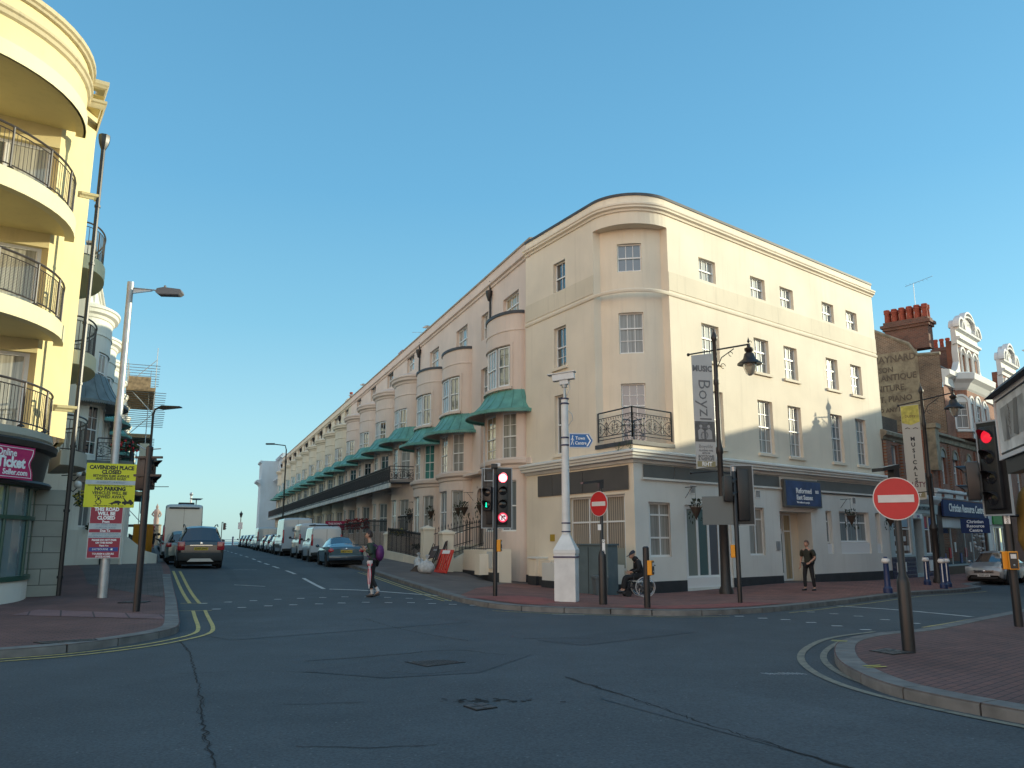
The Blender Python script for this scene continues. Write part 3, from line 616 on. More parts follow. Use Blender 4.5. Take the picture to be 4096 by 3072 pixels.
# the tall shop window on the left face
def frames(mp,u0,u1,z0,z1,cu,cz,dp,fm,gms,name='window',fw=.07,o1=.03):
    m=MB(); o0=-dp-.04; oo=-dp+o1
    for a,b,c,d in ((u0,u0+fw,z0,z1),(u1-fw,u1,z0,z1),(u0+fw,u1-fw,z1-fw,z1),(u0+fw,u1-fw,z0,z0+fw)): mbox(m,mp,a,b,o0,oo,c,d)
    for u in cu: mbox(m,mp,u-fw/2,u+fw/2,o0,oo-.004,z0+fw,z1-fw)
    for z in cz: mbox(m,mp,u0+fw,u1-fw,o0,oo-.008,z-fw/2.4,z+fw/2.4)
    w=m.build(name,[fm],bd if mp in (low,upper) else None); US=[u0]+list(cu)+[u1]
    for i,(a,b) in enumerate(zip(US,US[1:])):
        g=MB(); g.quad(mp(a,-dp-.01,z0),mp(b,-dp-.01,z0),mp(b,-dp-.01,z1),mp(a,-dp-.01,z1)); g.build('pane',[gms[i%len(gms)]],w)
    return w
def blindglass():
    m,nt,b=nm('vertical_blind_glass'); L=nt.links; b.inputs['Roughness'].default_value=.6; b.inputs['Coat Weight'].default_value=1; b.inputs['Coat Roughness'].default_value=.03
    tc=N(nt,'ShaderNodeTexCoord'); sp=N(nt,'ShaderNodeSeparateXYZ'); L.new(tc.outputs['Object'],sp.inputs[0])
    ad=N(nt,'ShaderNodeMath',operation='SUBTRACT'); L.new(sp.outputs['X'],ad.inputs[0]); L.new(sp.outputs['Y'],ad.inputs[1]); mu=N(nt,'ShaderNodeMath',operation='MULTIPLY'); mu.inputs[1].default_value=5.8; L.new(ad.outputs[0],mu.inputs[0]); fr=N(nt,'ShaderNodeMath',operation='FRACT'); L.new(mu.outputs[0],fr.inputs[0])
    cr=N(nt,'ShaderNodeValToRGB'); cr.color_ramp.elements[0].color=(.10,.075,.055,1); cr.color_ramp.elements[1].color=(.42,.36,.29,1); cr.color_ramp.elements[1].position=.8; L.new(fr.outputs[0],cr.inputs[0])
    gt=N(nt,'ShaderNodeMath',operation='GREATER_THAN'); gt.inputs[1].default_value=1.52; L.new(sp.outputs['Z'],gt.inputs[0])
    mx=N(nt,'ShaderNodeMix',data_type='RGBA'); L.new(gt.outputs[0],mx.inputs[0]); mx.inputs[6].default_value=(.30,.30,.25,1); L.new(cr.outputs[0],mx.inputs[7]); L.new(mx.outputs[2],b.inputs['Base Color']); return m
h=GLH[0]; frames(low,h[0],h[1],h[2],h[3],[h[0]+1.18,h[0]+2.28],[2.28],.16,MWS,[blindglass()])
GTEAL=glassy('teal_film_glass',(.06,.14,.145),rough=.3); GPG=glassy('pale_green_film',(.20,.25,.23),rough=.3); GSL=glassy('slate_film_glass',(.09,.11,.13),rough=.3)
a,b,c,d,e=GRH[0]; frames(low,lr(a),lr(b),c,d,[lr((a+b)/2)],[1.72,2.5],.2,MWS,[GL])
a,b,c,d,e=GRH[1]; w=frames(low,lr(a),lr(b),.0,d,[lr(a+.72),lr(a+1.36),lr(a+2.0)],[.34],.12,MWS,[GPG,GTEAL,GSL,GPG],fw=.13)
mb=MB(); mbox(mb,low,lr(a),lr(b),-.14,-.04,-.02,.33,3); mb.build('kick_panel',[MWS],bd)
a,b,c,d,e=GRH[2]; frames(low,lr(a),lr(b),c,d,[lr((a+b)/2)],[2.45],.2,MWS,[GL])
a,b,c,d,e=GRH[4]; frames(low,lr(a),lr(b),c+.45,d,[],[2.45],.2,MWS,[GB])
a,b,c,d,e=GRH[5]; frames(low,lr(a),lr(b),c+.5,d,[lr(a+.9),lr(a+1.8)],[2.42],.2,MWS,[GB])
mb=MB(); mbox(mb,low,lr(a),lr(b),-.2,-.05,c,c+.49,3); mbox(mb,low,lr(12.4),lr(12.88),-.2,-.05,1.07,1.5); mbox(mb,low,lr(16.86),lr(17.33),-.2,-.05,1.07,1.5); mb.build('window_panel',[MWS],bd)
a,b,c,d,e=GRH[6]; frames(low,lr(a),lr(b),c+.45,d,[],[2.45],.2,MWS,[GB])
# recessed entrance: back wall, white door, side light
a,b,c,d,e=GRH[3]; mb=MB(); mbox(mb,low,lr(a)-.05,lr(b)+.05,-1.1,-.9,-.2,3.0); mb.build('entrance_wall',[MCR],bd)
m=MB()
for q in ((a+.05,a+.15,-.02,2.02),(a+.95,a+1.05,-.02,2.02),(a+.15,a+.95,1.92,2.02),(a+.15,a+.95,-.02,.3)): mbox(m,low,lr(q[0]),lr(q[1]),-.9,-.82,q[2],q[3])
dr=m.build('door',[MWS],bd); g=MB(); mbox(g,low,lr(a+.15),lr(a+.95),-.89,-.865,.3,1.92); g.build('pane',[GF],dr); g=MB(); g.tube([low(lr(a+.22),-.76,.8),low(lr(a+.22),-.76,1.35)],.018,6); g.build('handle',[MBK],dr)
frames(low,lr(a+.05),lr(a+1.05),2.04,2.75,[],[],.88,MWS,[GY]); frames(low,lr(a+1.1),lr(a+1.75),-.02,2.75,[],[2.02],.88,MWS,[GY])
# signboard
m=MB(); mbox(m,low,lr(9.02),lr(11.82),.04,.26,2.98,4.1); sg=m.build('signboard',[MF2],bd)
m=MB(); mbox(m,low,lr(9.12),lr(11.74),.26,.275,3.04,4.04); m.build('sign_face',[plain('navy_sign',(.035,.07,.17),.35,var=.35,scale=2.2)],sg)
ang=math.atan2(DR.y,DR.x)
def onR(s,z,o=.29): q=low(lr(s),o,z); return q
MWL=plain('sign_lettering_white',(.85,.86,.86),.4)
for t,s,z,sz,bo in (('Reformed',9.82,3.64,.30,.008),('East Sussex',9.84,3.37,.27,.008),('We believe in people',9.84,3.17,.115,.003),('RES',11.3,3.63,.17,.006)): text(t,sg,onR(s,z),sz,MWL,(PI/2,0,ang),bo,'LEFT')
# air vents
for s,z0 in ((3.03,3.29),(7.18,3.28),(14.8,3.25)):
    m=MB(); mbox(m,low,lr(s),lr(s+.32),0,.02,z0,z0+.32)
    v=m.build('air_vent',[MWS],bd); m=MB()
    for i in range(5): mbox(m,low,lr(s+.03+i*.055),lr(s+.055+i*.055),.02,.026,z0+.03,z0+.29)
    m.build('slot',[MBK],v)
m=MB(); mbox(m,low,lr(8.42),lr(8.7),.0,.03,1.25,1.6); m.build('entry_panel',[MGAL],bd)
m=MB(); mbox(m,low,LENL-5.26,LENL-4.94,.0,.02,1.6,1.86); m.build('notice_plate',[plain('amber_notice',(.4,.26,.02),.5)],bd)
# small white boxes and low planters standing against the left face
def poly_thing(name,label,cat,shape,mat,loc,rz,group=None):
    t=thing(name,label,cat,loc,rz,group); return t
aL=math.atan2(-DLf.y,-DLf.x)  # x local runs from Lend towards C
def locL(s,o,): v=C2+DLf*s; n=Vector((-DLf.y*-1,-DLf.x)) ; nn=Vector((DLf.y*-1,DLf.x)); nn=Vector((-.866,-.5)); return (v.x+nn.x*o,v.y+nn.y*o)
x,y=locL(6.2,.0); t=thing('low_wall','low cream boundary wall with black plinth and capped end pier at the left foot of the corner building','wall',(x,y,tz(x,y)+PH),aL)
m=MB(); m.box(.3,1.6,-.42,.0,-.1,.95); m.box(.2,.75,-.55,-.0,.35,1.0); t2=m.build('wall',[MCR],t)
m=MB(); m.box(.28,1.62,-.44,.01,-.2,.34); m.box(.18,.77,-.57,.02,-.2,.345); m.build('plinth',[MPLB],t)
m=MB(); m.bbox(.16,.79,-.6,.02,1.0,1.07,.015); m.build('cap',[MCW],t)
# black tarpaulin covered box on a low white planter wall
x,y=locL(2.55,0); t=thing('planter_wall','long low white planter wall with black plinth under the blinded shop window','wall',(x,y,tz(x,y)+PH),aL)
m=MB(); m.box(-1.9,1.95,-.9,-.03,.3,.93); m.build('wall',[MCW],t); m=MB(); m.box(-1.92,1.97,-.92,-.03,-.3,.3); m.build('plinth',[MPLB],t)
m=MB(); m.prism([(-.35,0),(-.2,.42),(.6,.4),(1.1,.12),(1.3,0)],-.82,-.1,'y'); o=m.build('covered_bench',[plain('black_tarpaulin',(.02,.022,.025),.55,var=.4,scale=5,bump=.8)]); q=Matrix.Rotation(aL,4,'Z'); o.rotation_euler=(0,0,aL); o.location=(x,y,tz(x,y)+PH+.935); tag(o,'black tarpaulin cover lying on the white planter wall','tarpaulin')
# hanging baskets on iron brackets
def basket(loc,rz,label,seed=0,group='cone hanging baskets on wall brackets',sc=1.0,green=MLEAFD,flower=None):
    t=thing('hanging_basket',label,'basket',loc,rz,group); rnd=random.Random(seed)
    m=MB(); m.tube([(0,.02,.75),(0,-.5,.75)],.012,5); m.tube([(0,.02,.35),(0,-.3,.74)],.010,5); m.tube([(0,-.45,.75),(0,-.45,.28)],.006,4); m.build('bracket',[MIR],t)
    m=MB(); m.lathe([(0,-.42),(.05,-.32),(.20,0),(.21,.03),(.16,.0)],12,(0,-.45,0)); m.build('cone',[plain('brown_wicker',(.05,.032,.022),.8,var=.3,scale=30)],t,smooth=40)
    m=MB(); m2=MB()
    for i in range(90):
        a=rnd.uniform(0,2*PI); 
        if i<55: p=Vector((cos(a)*rnd.uniform(0,.26),-.45+sin(a)*rnd.uniform(0,.26),rnd.uniform(.0,.26))); d=Vector((cos(a)*.5,sin(a)*.5,rnd.uniform(.3,1.6)))
        else: k=rnd.random(); p=Vector((cos(a)*(.22+.06*rnd.random()),-.45+sin(a)*.25,.02-k*.5)) if rnd.random()<.5 or 1 else 0; p.x=abs(p.x)*(1 if rnd.random()<.75 else -1); d=Vector((p.x,0,-1.2))
        d.normalize(); L=rnd.uniform(.06,.17); w=rnd.uniform(.015,.035); q=d.cross(Vector((rnd.uniform(-1,1),rnd.uniform(-1,1),rnd.uniform(-1,1)))).normalized()*w; e=p+d*L; mid=p+d*L*.5
        m.add([p,mid+q,e,mid-q],[(0,1,2,3)])
        if flower and i%3==0: m2.ball(e,.03,5)
    m.build('foliage',[green],t)
    if flower: m2.build('flowers',[flower],t)
    return t
for i,(s,z,l) in enumerate(((2.75,2.95,'cone hanging basket with trailing plant near the shopfront corner of the cream building'),(13.75,2.88,'cone hanging basket above the wide blue-blinded window right of the entrance'),(17.4,2.86,'dark cone hanging basket at the far right end of the white shopfront'))):
    p=C2+DR*s; o=basket((p.x,p.y,z-.2),ang,l,i+3)
# corner balcony railing: thing part of building
bal=MB(); IR=.012
def rail_panel(mb,P,Q,z0,h,full=True,orn=True,n=1,hv=.07,r=.016):
    P=Vector(P);Q=Vector(Q); L=(Q-P).length; D=(Q-P)/L
    X=lambda u,z:(P.x+D.x*u,P.y+D.y*u,z0+z)
    for z,rr in ((h,r*1.7),(h*.8,r),(h*.06,r),(h*.17,r)): mb.tube([X(0,z),X(L,z)],rr,5)
    for u in (0,L): mb.tube([X(u,0),X(u,h)],r*2,5)
    k=max(1,round(L/(h*.95)))
    for i in range(k):
        a=L*i/k;b=L*(i+1)/k;c=(a+b)/2;w=(b-a)/2; zb=h*.17;zt=h*.68;zm=(zb+zt)/2
        mb.tube([X(b,zb),X(b,zt)],r*.8,4)
        for sgn in (1,-1): mb.tube([X(c+w*.95*(t/10*2-1),zm+sgn*(zt-zb)*.48*sin((t/10*2-1)*PI/2)) for t in range(11)],r*.8,4)
        mb.tube([X(c+w*.22*cos(t*PI/6),zm+(zt-zb)*.42*sin(t*PI/6)) for t in range(12)],r*.8,4,closed=True)
        mb.tube([X(c,zb),X(c,zt)],r*.8,4); mb.tube([X(c-w*.4,zm),X(c+w*.4,zm)],r*.8,4)
        for s2 in (1,-1):
            cx=c+s2*w*.82
            for s3 in (1,-1): mb.tube([X(cx-s2*(.02+t*.012)*sin(t*.8),zm+s3*(h*.12)+(.008+t*.010)*cos(t*.8)*s3) for t in range(9)],r*.6,4)
            for q in range(5): th=(q-2)*.5; mb.tube([X(cx,zm),X(cx-s2*w*.3*cos(th),zm+w*.3*sin(th))],r*.6,4)
        # running scroll frieze
        m_=max(2,round((b-a)/(h*.14)))
        for j in range(m_):
            u=a+(b-a)*(j+.5)/m_; mb.tube([X(u+h*.045*(1-t/7)*cos(t*1.0)+h*.05*(t/7-.5),h*.735+h*.045*(1-t/9)*sin(t*1.0)) for t in range(8)],r*.55,4)
a=cor(.12,.0,5.0);b=cor(2.09,.02,5.0);c=cor(4.2,.0,5.0); zz=5.0-DZ+.1
rail_panel(bal,a[:2],b[:2],zz,1.05); rail_panel(bal,b[:2],c[:2],zz,1.05)
bal.build('balcony_railing',[MIR],bd)
# weeds on the cornice
def tuft(parent,p,h,n,seed,mat=MLEAF,name='weed'):
    rnd=random.Random(seed); m=MB()
    for i in range(n):
        a=rnd.uniform(0,2*PI); d=Vector((cos(a)*.5,sin(a)*.5,rnd.uniform(.5,1.4))).normalized(); L=h*rnd.uniform(.4,1); e=Vector(p)+d*L; m.tube([p,tuple(Vector(p)+d*L*.5),tuple(e)],.004,3)
        for k in range(4):
            t=rnd.uniform(.3,1); q=Vector(p)+d*L*t; w=Vector((rnd.uniform(-1,1),rnd.uniform(-1,1),rnd.uniform(-.3,1)))*.06; v2=w.cross(Vector((0,0,1)))*.35; m.add([q,q+w*.5+v2,q+w,q+w*.5-v2],[(0,1,2,3)])
    return m.build(name,[mat],parent)
q=low(LENL-.75,.25,4.62); tuft(bd,q,.42,9,1); q=low(LENL-.1,.25,4.62); tuft(bd,q,.38,8,2)
# ---------------- bow-fronted terraces on both sides of the side street ----------------
def bowmap(c,a,b,sg,dz):
    def mp(t,o,z):
        x=-a*cos(t); y=b*sin(t); nx,ny=-b*cos(t),a*sin(t); l=math.hypot(nx,ny); return (c+x+nx/l*o,sg*(y+ny/l*o),z-dz)
    return mp
def bow(root,c,a,b,z0,z1,holes,sg,dz,mat,roofz=None,simple=True,gms=(GD,GL,GD),wt=1,wb=2,wcol=2):
    """one storey-high run of bow wall with three sashes per opening"""
    mp=bowmap(c,a,b,sg,dz); mb=MB(); H=[]
    for (t0,t1,h0,h1) in holes: H.append((t0,t1,h0,h1))
    wall(mb,mp,0,PI,z0,z1,H,.14,.2)
    return mb,mp
def awning(root,c,a0,b0,a1,b1,zt,ze,sg,dz,mat=MGRN,under=MUND,n=22,ribs=9):
    mb=MB(); K=7; vs=[];fs=[]
    def P(r,t,k=0):
        a=a0+(a1-a0)*r;b=b0+(b1-b0)*r; z=ze+(zt-ze)*(1-r)**1.75; return (c-a*cos(t),sg*b*sin(t),z-dz+k)
    for i in range(K+1):
        for j in range(n+1): vs.append(P(i/K,PI*j/n))
    for i in range(K):
        for j in range(n): q=i*(n+1)+j; fs.append((q,q+1,q+n+2,q+n+1))
    mb.add(vs,fs)
    for j in range(ribs+1): t=PI*(j+.5)/(ribs+1); mb.tube([P(i/K,t,.015) for i in range(K+1)],.016,4)
    aw=mb.build('awning',[mat],root,smooth=60)
    mb=MB(); m=n*3
    for j in range(m):
        t0=PI*j/m;t1=PI*(j+1)/m; a=P(1,t0,.03);b=P(1,t1,.03); h0=-.10 ; mid=((a[0]+b[0])/2,(a[1]+b[1])/2,a[2]-.17)
        mb.add([a,b,(b[0],b[1],b[2]+h0),mid,(a[0],a[1],a[2]+h0)],[(0,1,2,3,4)])
    mb.build('valance',[mat],aw)
    mb=MB(); vs=[];fs=[]
    for i in range(2):
        for j in range(n+1):
            a=(a0-.12,a1-.02)[i];b=(b0-.12,b1-.02)[i]; vs.append((c-a*cos(PI*j/n),sg*b*sin(PI*j/n),ze-dz+(.28,.01)[i]))
    for j in range(n): fs.append((j,j+1,n+2+j,n+1+j))
    mb.add(vs,fs); mb.build('underside',[under],aw)
    return aw
def house(name,label,group,P,az,sg,W,c,mat,bayz=12.1,dom=True,bal=None,flatw=None,door=None,awn=True,top=None,dark=False,z0=.5,ar=1.75,detail=1,extra=0,awz=(8.7,7.8),scr=0,awm=MGRN,curt=None,fl1=(5.45,7.65),grd=(2.2,4.15),topz=(12.6,13.75)):
    t=thing(name,label,'house',(P[0],P[1],z0),az2rot(az),group); fm=flat(0,sg,0,z0); D=9.5
    rnd=random.Random(int(P[1]*10)); G=lambda: rnd.choice(curt or [GD,GL,GB,GL])
    holes=[(c-.95,c+.95,topz[0],topz[1])] if top is None else list(top)
    nt=len(holes)
    holes+=list(flatw or [])
    if door: holes.append(door)
    mb=MB(); wall(mb,fm,0,W,-1,14.0,holes,.18)
    b=lambda u,o,z:fm(u,-o,z)
    for u in (0,W): mb.quad(b(u,0,-1),b(u,D,-1),b(u,D,14.3),b(u,0,14.3))
    mb.quad(b(0,D,-1),b(W,D,-1),b(W,D,14.3),b(0,D,14.3)); mb.quad(b(0,0,14.2),b(W,0,14.2),b(W,D,14.2),b(0,D,14.2)); mb.quad(b(0,0,14.0),b(W,0,14.0),b(W,0,14.5),b(0,0,14.5))
    mb.build('wall',[mat],t)
    mb=MB(); sweep(mb,fm,0,W,[(0,13.62),(.07,13.66),(.08,13.75),(.18,13.8),(.18,13.9),(.1,13.94),(0,13.94)],9); mb.build('cornice',[mat],t)
    mb=MB(); sweep(mb,fm,0,W,[(.05,14.42),(.06,14.5),(-.14,14.53),(-.3,14.50),(-.3,14.42)],9); mb.build('coping',[stucco('weathered_coping',(.36,.31,.25),(.08,.08,.07),.8)],t)
    for i,h in enumerate(holes[:nt]): sash(t,fm,h[0],h[1],h[2],h[3],3 if h[1]-h[0]>1.4 else 2,1,1,.18,MWS,G(),mid=.5)
    for h in (flatw or []): sash(t,fm,h[0],h[1],h[2],h[3],2,1,1,.18,MWS,G(),mid=.5,sill=1,sm=mat)
    if door:
        m=MB(); mbox(m,fm,door[0]+.02,door[1]-.02,-.3,-.2,door[2],door[3]-.5); m.build('door',[plain('door_grey',(.12,.11,.10),.4)],t)
        m=MB(); u=(door[0]+door[1])/2; rr=(door[1]-door[0])/2-.02; m.add([fm(u+rr*cos(PI*i/10),-.16,door[3]-.5+rr*sin(PI*i/10)*.9) for i in range(11)],[tuple(range(11))]); m.build('fanlight',[GD],t)
        m=MB(); vs=[fm(u+rr*1.02*cos(PI*i/10),.004,door[3]-.5+rr*sin(PI*i/10)*.9) for i in range(11)]; o=[fm(u+(rr+.14)*cos(PI*i/10),.004,door[3]-.5+(rr+.14)*sin(PI*i/10)) for i in range(11)]; m.add(vs+o,[(i,i+1,12+i,11+i) for i in range(10)]); m.build('arch_moulding',[mat],t)
        m=MB(); mbox(m,fm,door[0]-.6,door[1]+1.4 if sg>0 and W>7 else door[1]+.5,0,.45,4.72,4.84,9); m.build('door_hood',[mat],t)
    # upper bow
    a,bb=ar,.92
    mb,mp=bow(t,c,a,bb,7.4,bayz,[(.62,PI-.62,8.12,9.92)],sg,z0,mat)
    n=14; mb.add([mp(PI*i/n,0,bayz) for i in range(n+1)],[tuple(range(n+1))]); bw=mb.build('bow',[mat],t,smooth=40)
    if dom:
        mb=MB(); sweep(mb,mp,0,PI,[(0,bayz-.62),(.05,bayz-.58),(.08,bayz-.46),(.22,bayz-.38),(.24,bayz-.24),(.3,bayz-.2),(.3,bayz-.1),(.1,bayz),(-.1,bayz+.08),(-.3,bayz-.02)],.16); mb.build('bow_cornice',[mat],bw,smooth=30)
        mb=MB(); sweep(mb,mp,0,PI,[(0,bayz-1.35),(.04,bayz-1.33),(.04,bayz-1.27),(0,bayz-1.25)],.2); mb.build('bow_string',[mat],bw)
    else:
        mb=MB(); sweep(mb,mp,0,PI,[(.05,bayz-.09),(.05,bayz+.04),(-.2,bayz+.04),(-.2,bayz-.09)],.16); mb.build('bow_coping',[MLEAD],bw,smooth=30)
        mb=MB(); sweep(mb,mp,0,PI,[(0,bayz-.86),(.03,bayz-.84),(.03,bayz-.78),(0,bayz-.76)],.2); mb.build('bow_string',[mat],bw)
        mb=MB(); 
        for x0,x1,q0,q1 in ((.5,.6,8.0,10.0),(PI-.6,PI-.5,8.0,10.0)): mbox(mb,mp,x0,x1,-.01,.03,q0,q1,.1)
        mbox(mb,mp,.5,PI-.5,-.01,.03,9.94,10.04,.15); mb.build('window_surround',[mat],bw,smooth=30)
    mb=MB(); mbox(mb,mp,.52,PI-.52,-.05,.13,7.98,8.1,.15); mb.build('bow_sill',[mat],bw,smooth=30)
    T=[(.66,1.14),(1.26,1.88),(2.0,PI-.66)]
    for i,(p,q) in enumerate(T):
        m2=chord(mp,p,q); m2k=m2.len/(q-p); sash(bw,m2,p,q,8.14,9.88,2 if i!=1 else 3,1,1,.06,MWS,rnd.choice([GD,GD,GL]),mid=.5,fw=.055,k=m2k)
    # first floor and ground floor bow
    al=ar+.2; mb,mp=bow(t,c,al,bb+.04,-1,7.4,[(.42,.98,fl1[0],fl1[1]),(1.22,1.92,fl1[0],fl1[1]),(2.16,PI-.42,fl1[0],fl1[1]),(.42,.98,grd[0],grd[1]),(1.22,1.92,grd[0],grd[1]),(2.16,PI-.42,grd[0],grd[1])],sg,z0,mat)
    b2=mb.build('lower_bow',[mat],t,smooth=40)
    for zz0,zz1 in (fl1,grd):
        for i,(p,q) in enumerate(((.42,.98),(1.22,1.92),(2.16,PI-.42))):
            m2=chord(mp,p,q); g=G(); sash(b2,m2,p,q,zz0,zz1,2,2 if zz0>4 else 1,2 if zz0>4 else 1,.1,MWS,g,mid=.5,fw=.05,k=m2.len/(q-p))
    if bal is None:
        mb=MB(); sweep(mb,mp,0,PI,[(0,4.55),(.06,4.6),(.08,4.72),(.2,4.8),(.22,4.95),(.05,5.05),(0,5.05)],.18); mb.build('floor_string',[mat],b2,smooth=30)
        mb=MB(); mbox(mb,fm,0,c-al,-.01,.08,4.75,5.0,9); 
        if door is None and c+al<W: mbox(mb,fm,c+al,W,-.01,.08,4.75,5.0,9)
        mb.build('floor_band',[mat],t)
    if awn: awning(t,c,ar+.02,bb,ar+.78,bb+.98,awz[0],awz[1],sg,z0,awm)
    if bal:
        pr=1.75; zf=5.2
        m=MB(); mbox(m,fm,0,W,0,pr,zf-.1,zf,9); s_=m.build('balcony_slab',[MLEAD],t)
        m=MB(); mbox(m,fm,0,W,pr-.12,pr-.01,zf-.38,zf-.1,9); m.build('balcony_fascia',[plain('weathered_white',(.55,.54,.5),.7,var=.3,scale=3)],s_)
        m=MB(); X=lambda u,z:fm(u,pr-.05,z)
        for z,r in ((zf+.92,.028),(zf+.78,.014),(zf+.06,.02)): m.tube([X(0,z),X(W,z)],r,5)
        k=int(W/.105)
        for i in range(k): u=W*(i+.5)/k; m.tube([X(u,zf+.06),X(u,zf+.9)],.013,3)
        k=int(W/.55)
        for i in range(k):
            u=W*(i+.5)/k
            for s1 in (-1,1): m.tube([X(u+s1*(.05+.13*abs(cos(q*PI/8))),zf+.1+.66*q/8) for q in range(9)],.028,4)
            m.tube([X(u+.08*cos(q*PI/4),zf+.85+.05*sin(q*PI/4)) for q in range(8)],.01,3,closed=True)
        if bal=='end': rail_panel(m,fm(.04,.1,0)[:2],fm(.04,pr-.05,0)[:2],zf-z0,.93)
        m.build('balcony_railing',[MIR],t)
        m=MB()
        for u in (1.0,W-1.0): m.prism([(0,0),(.7,.3),(.7,.22),(.08,-.3),(0,-.5)],u-.06,u+.06,'x') if 0 else mbox(m,fm,u-.06,u+.06,0,pr-.3,zf-.3,zf-.1)
        m.build('balcony_bracket',[mat],t)
    if extra:
        m=MB(); m.tube([fm(extra,.08,14.0),fm(extra,.08,1)],.05,6); m.lathe([(.06,-.5),(.16,-.2),(.18,0),(.1,.02)],8,fm(extra,.14,13.5)); m.build('drainpipe',[MBK],t,smooth=40)
    return t
AT=-21.12; PT=Vector((.8,33.6)); DT=az2d(AT)
def pt(u): q=PT+DT*u; return (q.x,q.y)
T1=house('terrace_house','pink-cream terrace house adjoining the corner building, with dark-coped bow and green awning','bow-fronted terrace houses on the right of the side street',pt(0),AT,1,7.75,2.5,MPK,bayz=11.4,dom=False,
   flatw=[(5.42,6.45,8.12,9.9),(5.42,6.45,4.95,7.2)],top=[(1.4,3.36,11.55,12.6),(5.42,6.45,11.35,12.65)],door=(6.0,6.95,1.2,4.2),awz=(7.95,7.0),extra=4.95,curt=[GL,GY,GL,GB],fl1=(4.95,6.95),grd=(2.0,4.1))
T2=house('terrace_house','pink-cream terrace house with dark-coped bow and green awning, second along from the corner building','bow-fronted terrace houses on the right of the side street',pt(7.75),AT,1,5.2,1.95,MPK,bayz=11.4,dom=False,top=[(.95,2.9,11.55,12.85)],awz=(7.95,7.0),curt=[GL,GB,GL],fl1=(4.95,6.95),grd=(2.0,4.1))
T3=house('terrace_house','pink-cream terrace house with dark-coped bow just before the long iron balcony starts','bow-fronted terrace houses on the right of the side street',pt(12.95),AT,1,5.6,2.15,MPK,bayz=11.4,dom=False,top=[(1.15,3.1,11.55,12.85)],awz=(7.95,7.0),extra=5.3,curt=[GL,GG,GL],fl1=(4.95,6.95),grd=(2.0,4.1))
WH=6.03
T4=house('terrace_house','pink-cream terrace house where the long iron balcony begins, bow with moulded cornice','bow-fronted terrace houses on the right of the side street',pt(18.55),AT,1,WH,2.25,MPK,bal='end',door=(5.0,5.85,1.3,4.3),ar=1.85,curt=[GD,GL,GL])
T5=house('terrace_house','pink-cream terrace house with moulded bow cornice, second one behind the long iron balcony','bow-fronted terrace houses on the right of the side street',pt(18.55+WH),AT,1,WH,2.25,MPK,bal='mid',door=(5.0,5.85,1.3,4.3),ar=1.85,curt=[GL,GB,GD])
ordn=['third','fourth','fifth','sixth','seventh','eighth','ninth','tenth','eleventh','twelfth','thirteenth']
for i in range(2): copy_tree(T5,loc=(*pt(18.55+WH*(2+i)),.5),label='pink-cream terrace house with moulded bow cornice, %s one behind the long iron balcony'%ordn[i])
T8=house('terrace_house','yellowish cream terrace house beside the last pink one, fifth along the iron balcony','bow-fronted terrace houses on the right of the side street',pt(18.55+WH*4),AT,1,WH,2.25,MPC,bal='mid',door=(5.0,5.85,1.3,4.3),ar=1.85,curt=[GL,GB,GD],extra=5.5)
for i in range(9):
    copy_tree(T8,loc=(*pt(18.55+WH*(5+i)),.5),label='distant yellowish cream terrace house above the parked cars, %s house along the iron balcony'%ordn[i+3 if i+3<len(ordn) else -1] if i+3<len(ordn) else 'distant yellowish cream terrace house near the seafront, %s before the pale blue block'%('second' if i==8 else 'last'))
# taller end pieces: raised parapets at u~61 and ~100
def block(name,label,cat,P,az,W,D,h,mat,floors,sg=1,z0=.5,win=(1.1,1.7),bays=None,roof=None,zb=1.6,gms=(GD,GB),corn=True,rows=None):
    t=thing(name,label,cat,(P[0],P[1],z0),az2rot(az)); fm=flat(0,sg,0,z0); fh=(h-zb-.6)/floors; n=bays or max(1,int(W/2.8)); H=[]
    for f in range(floors):
        for i in range(n):
            u=W*(i+.5)/n; z=zb+fh*f+.35; H.append((u-win[0]/2,u+win[0]/2,z,min(z+win[1],zb+fh*(f+1)-.25)))
    mb=MB(); wall(mb,fm,0,W,-1.2,h,H,.15); b=lambda u,o,z:fm(u,-o,z)
    for u in (0,W): mb.quad(b(u,0,-1.2),b(u,D,-1.2),b(u,D,h),b(u,0,h))
    mb.quad(b(0,D,-1.2),b(W,D,-1.2),b(W,D,h),b(0,D,h)); mb.quad(b(0,0,h-.25),b(W,0,h-.25),b(W,D,h-.25),b(0,D,h-.25)); mb.build('wall',[mat],t)
    if corn:
        mb=MB(); sweep(mb,fm,-.1,W+.1,[(0,h-.75),(.1,h-.7),(.3,h-.55),(.3,h-.42),(0,h-.4)],20); sweep(mb,fm,-.03,W+.03,[(.06,h-.06),(.06,h+.08),(-.3,h+.08),(-.3,h-.06)],20); mb.build('cornice',[mat],t)
    for k,hh in enumerate(H): sash(t,fm,*hh,2,1,1,.13,MWS,gms[k%len(gms)])
    return t
pe=pt(18.55+WH*14)
t=block('seafront_block','pale blue grey block with giant cornice at the sea end of the terrace','building',pe,AT,11.5,14,15.3,MBL,4,z0=.8,zb=2.0)
m=MB(); q=flat(0,1,0,.8); mbox(m,q,6.5,11.6,0,2.6,-1,14.6); m.build('projecting_bay',[MBL],t); m=MB(); sweep(m,q,6.3,11.8,[(2.6,10.6),(2.8,10.9),(3.3,11.2),(3.3,11.45),(2.6,11.5)],9); sweep(m,q,-.1,6.3,[(0,10.6),(.2,10.9),(.7,11.2),(.7,11.45),(0,11.5)],9); m.build('main_cornice',[MBL],t); m=MB(); sweep(m,q,6.4,11.7,[(2.6,14.2),(2.9,14.4),(2.9,14.6),(2.6,14.7)],9); m.build('attic_cornice',[MBL],t)
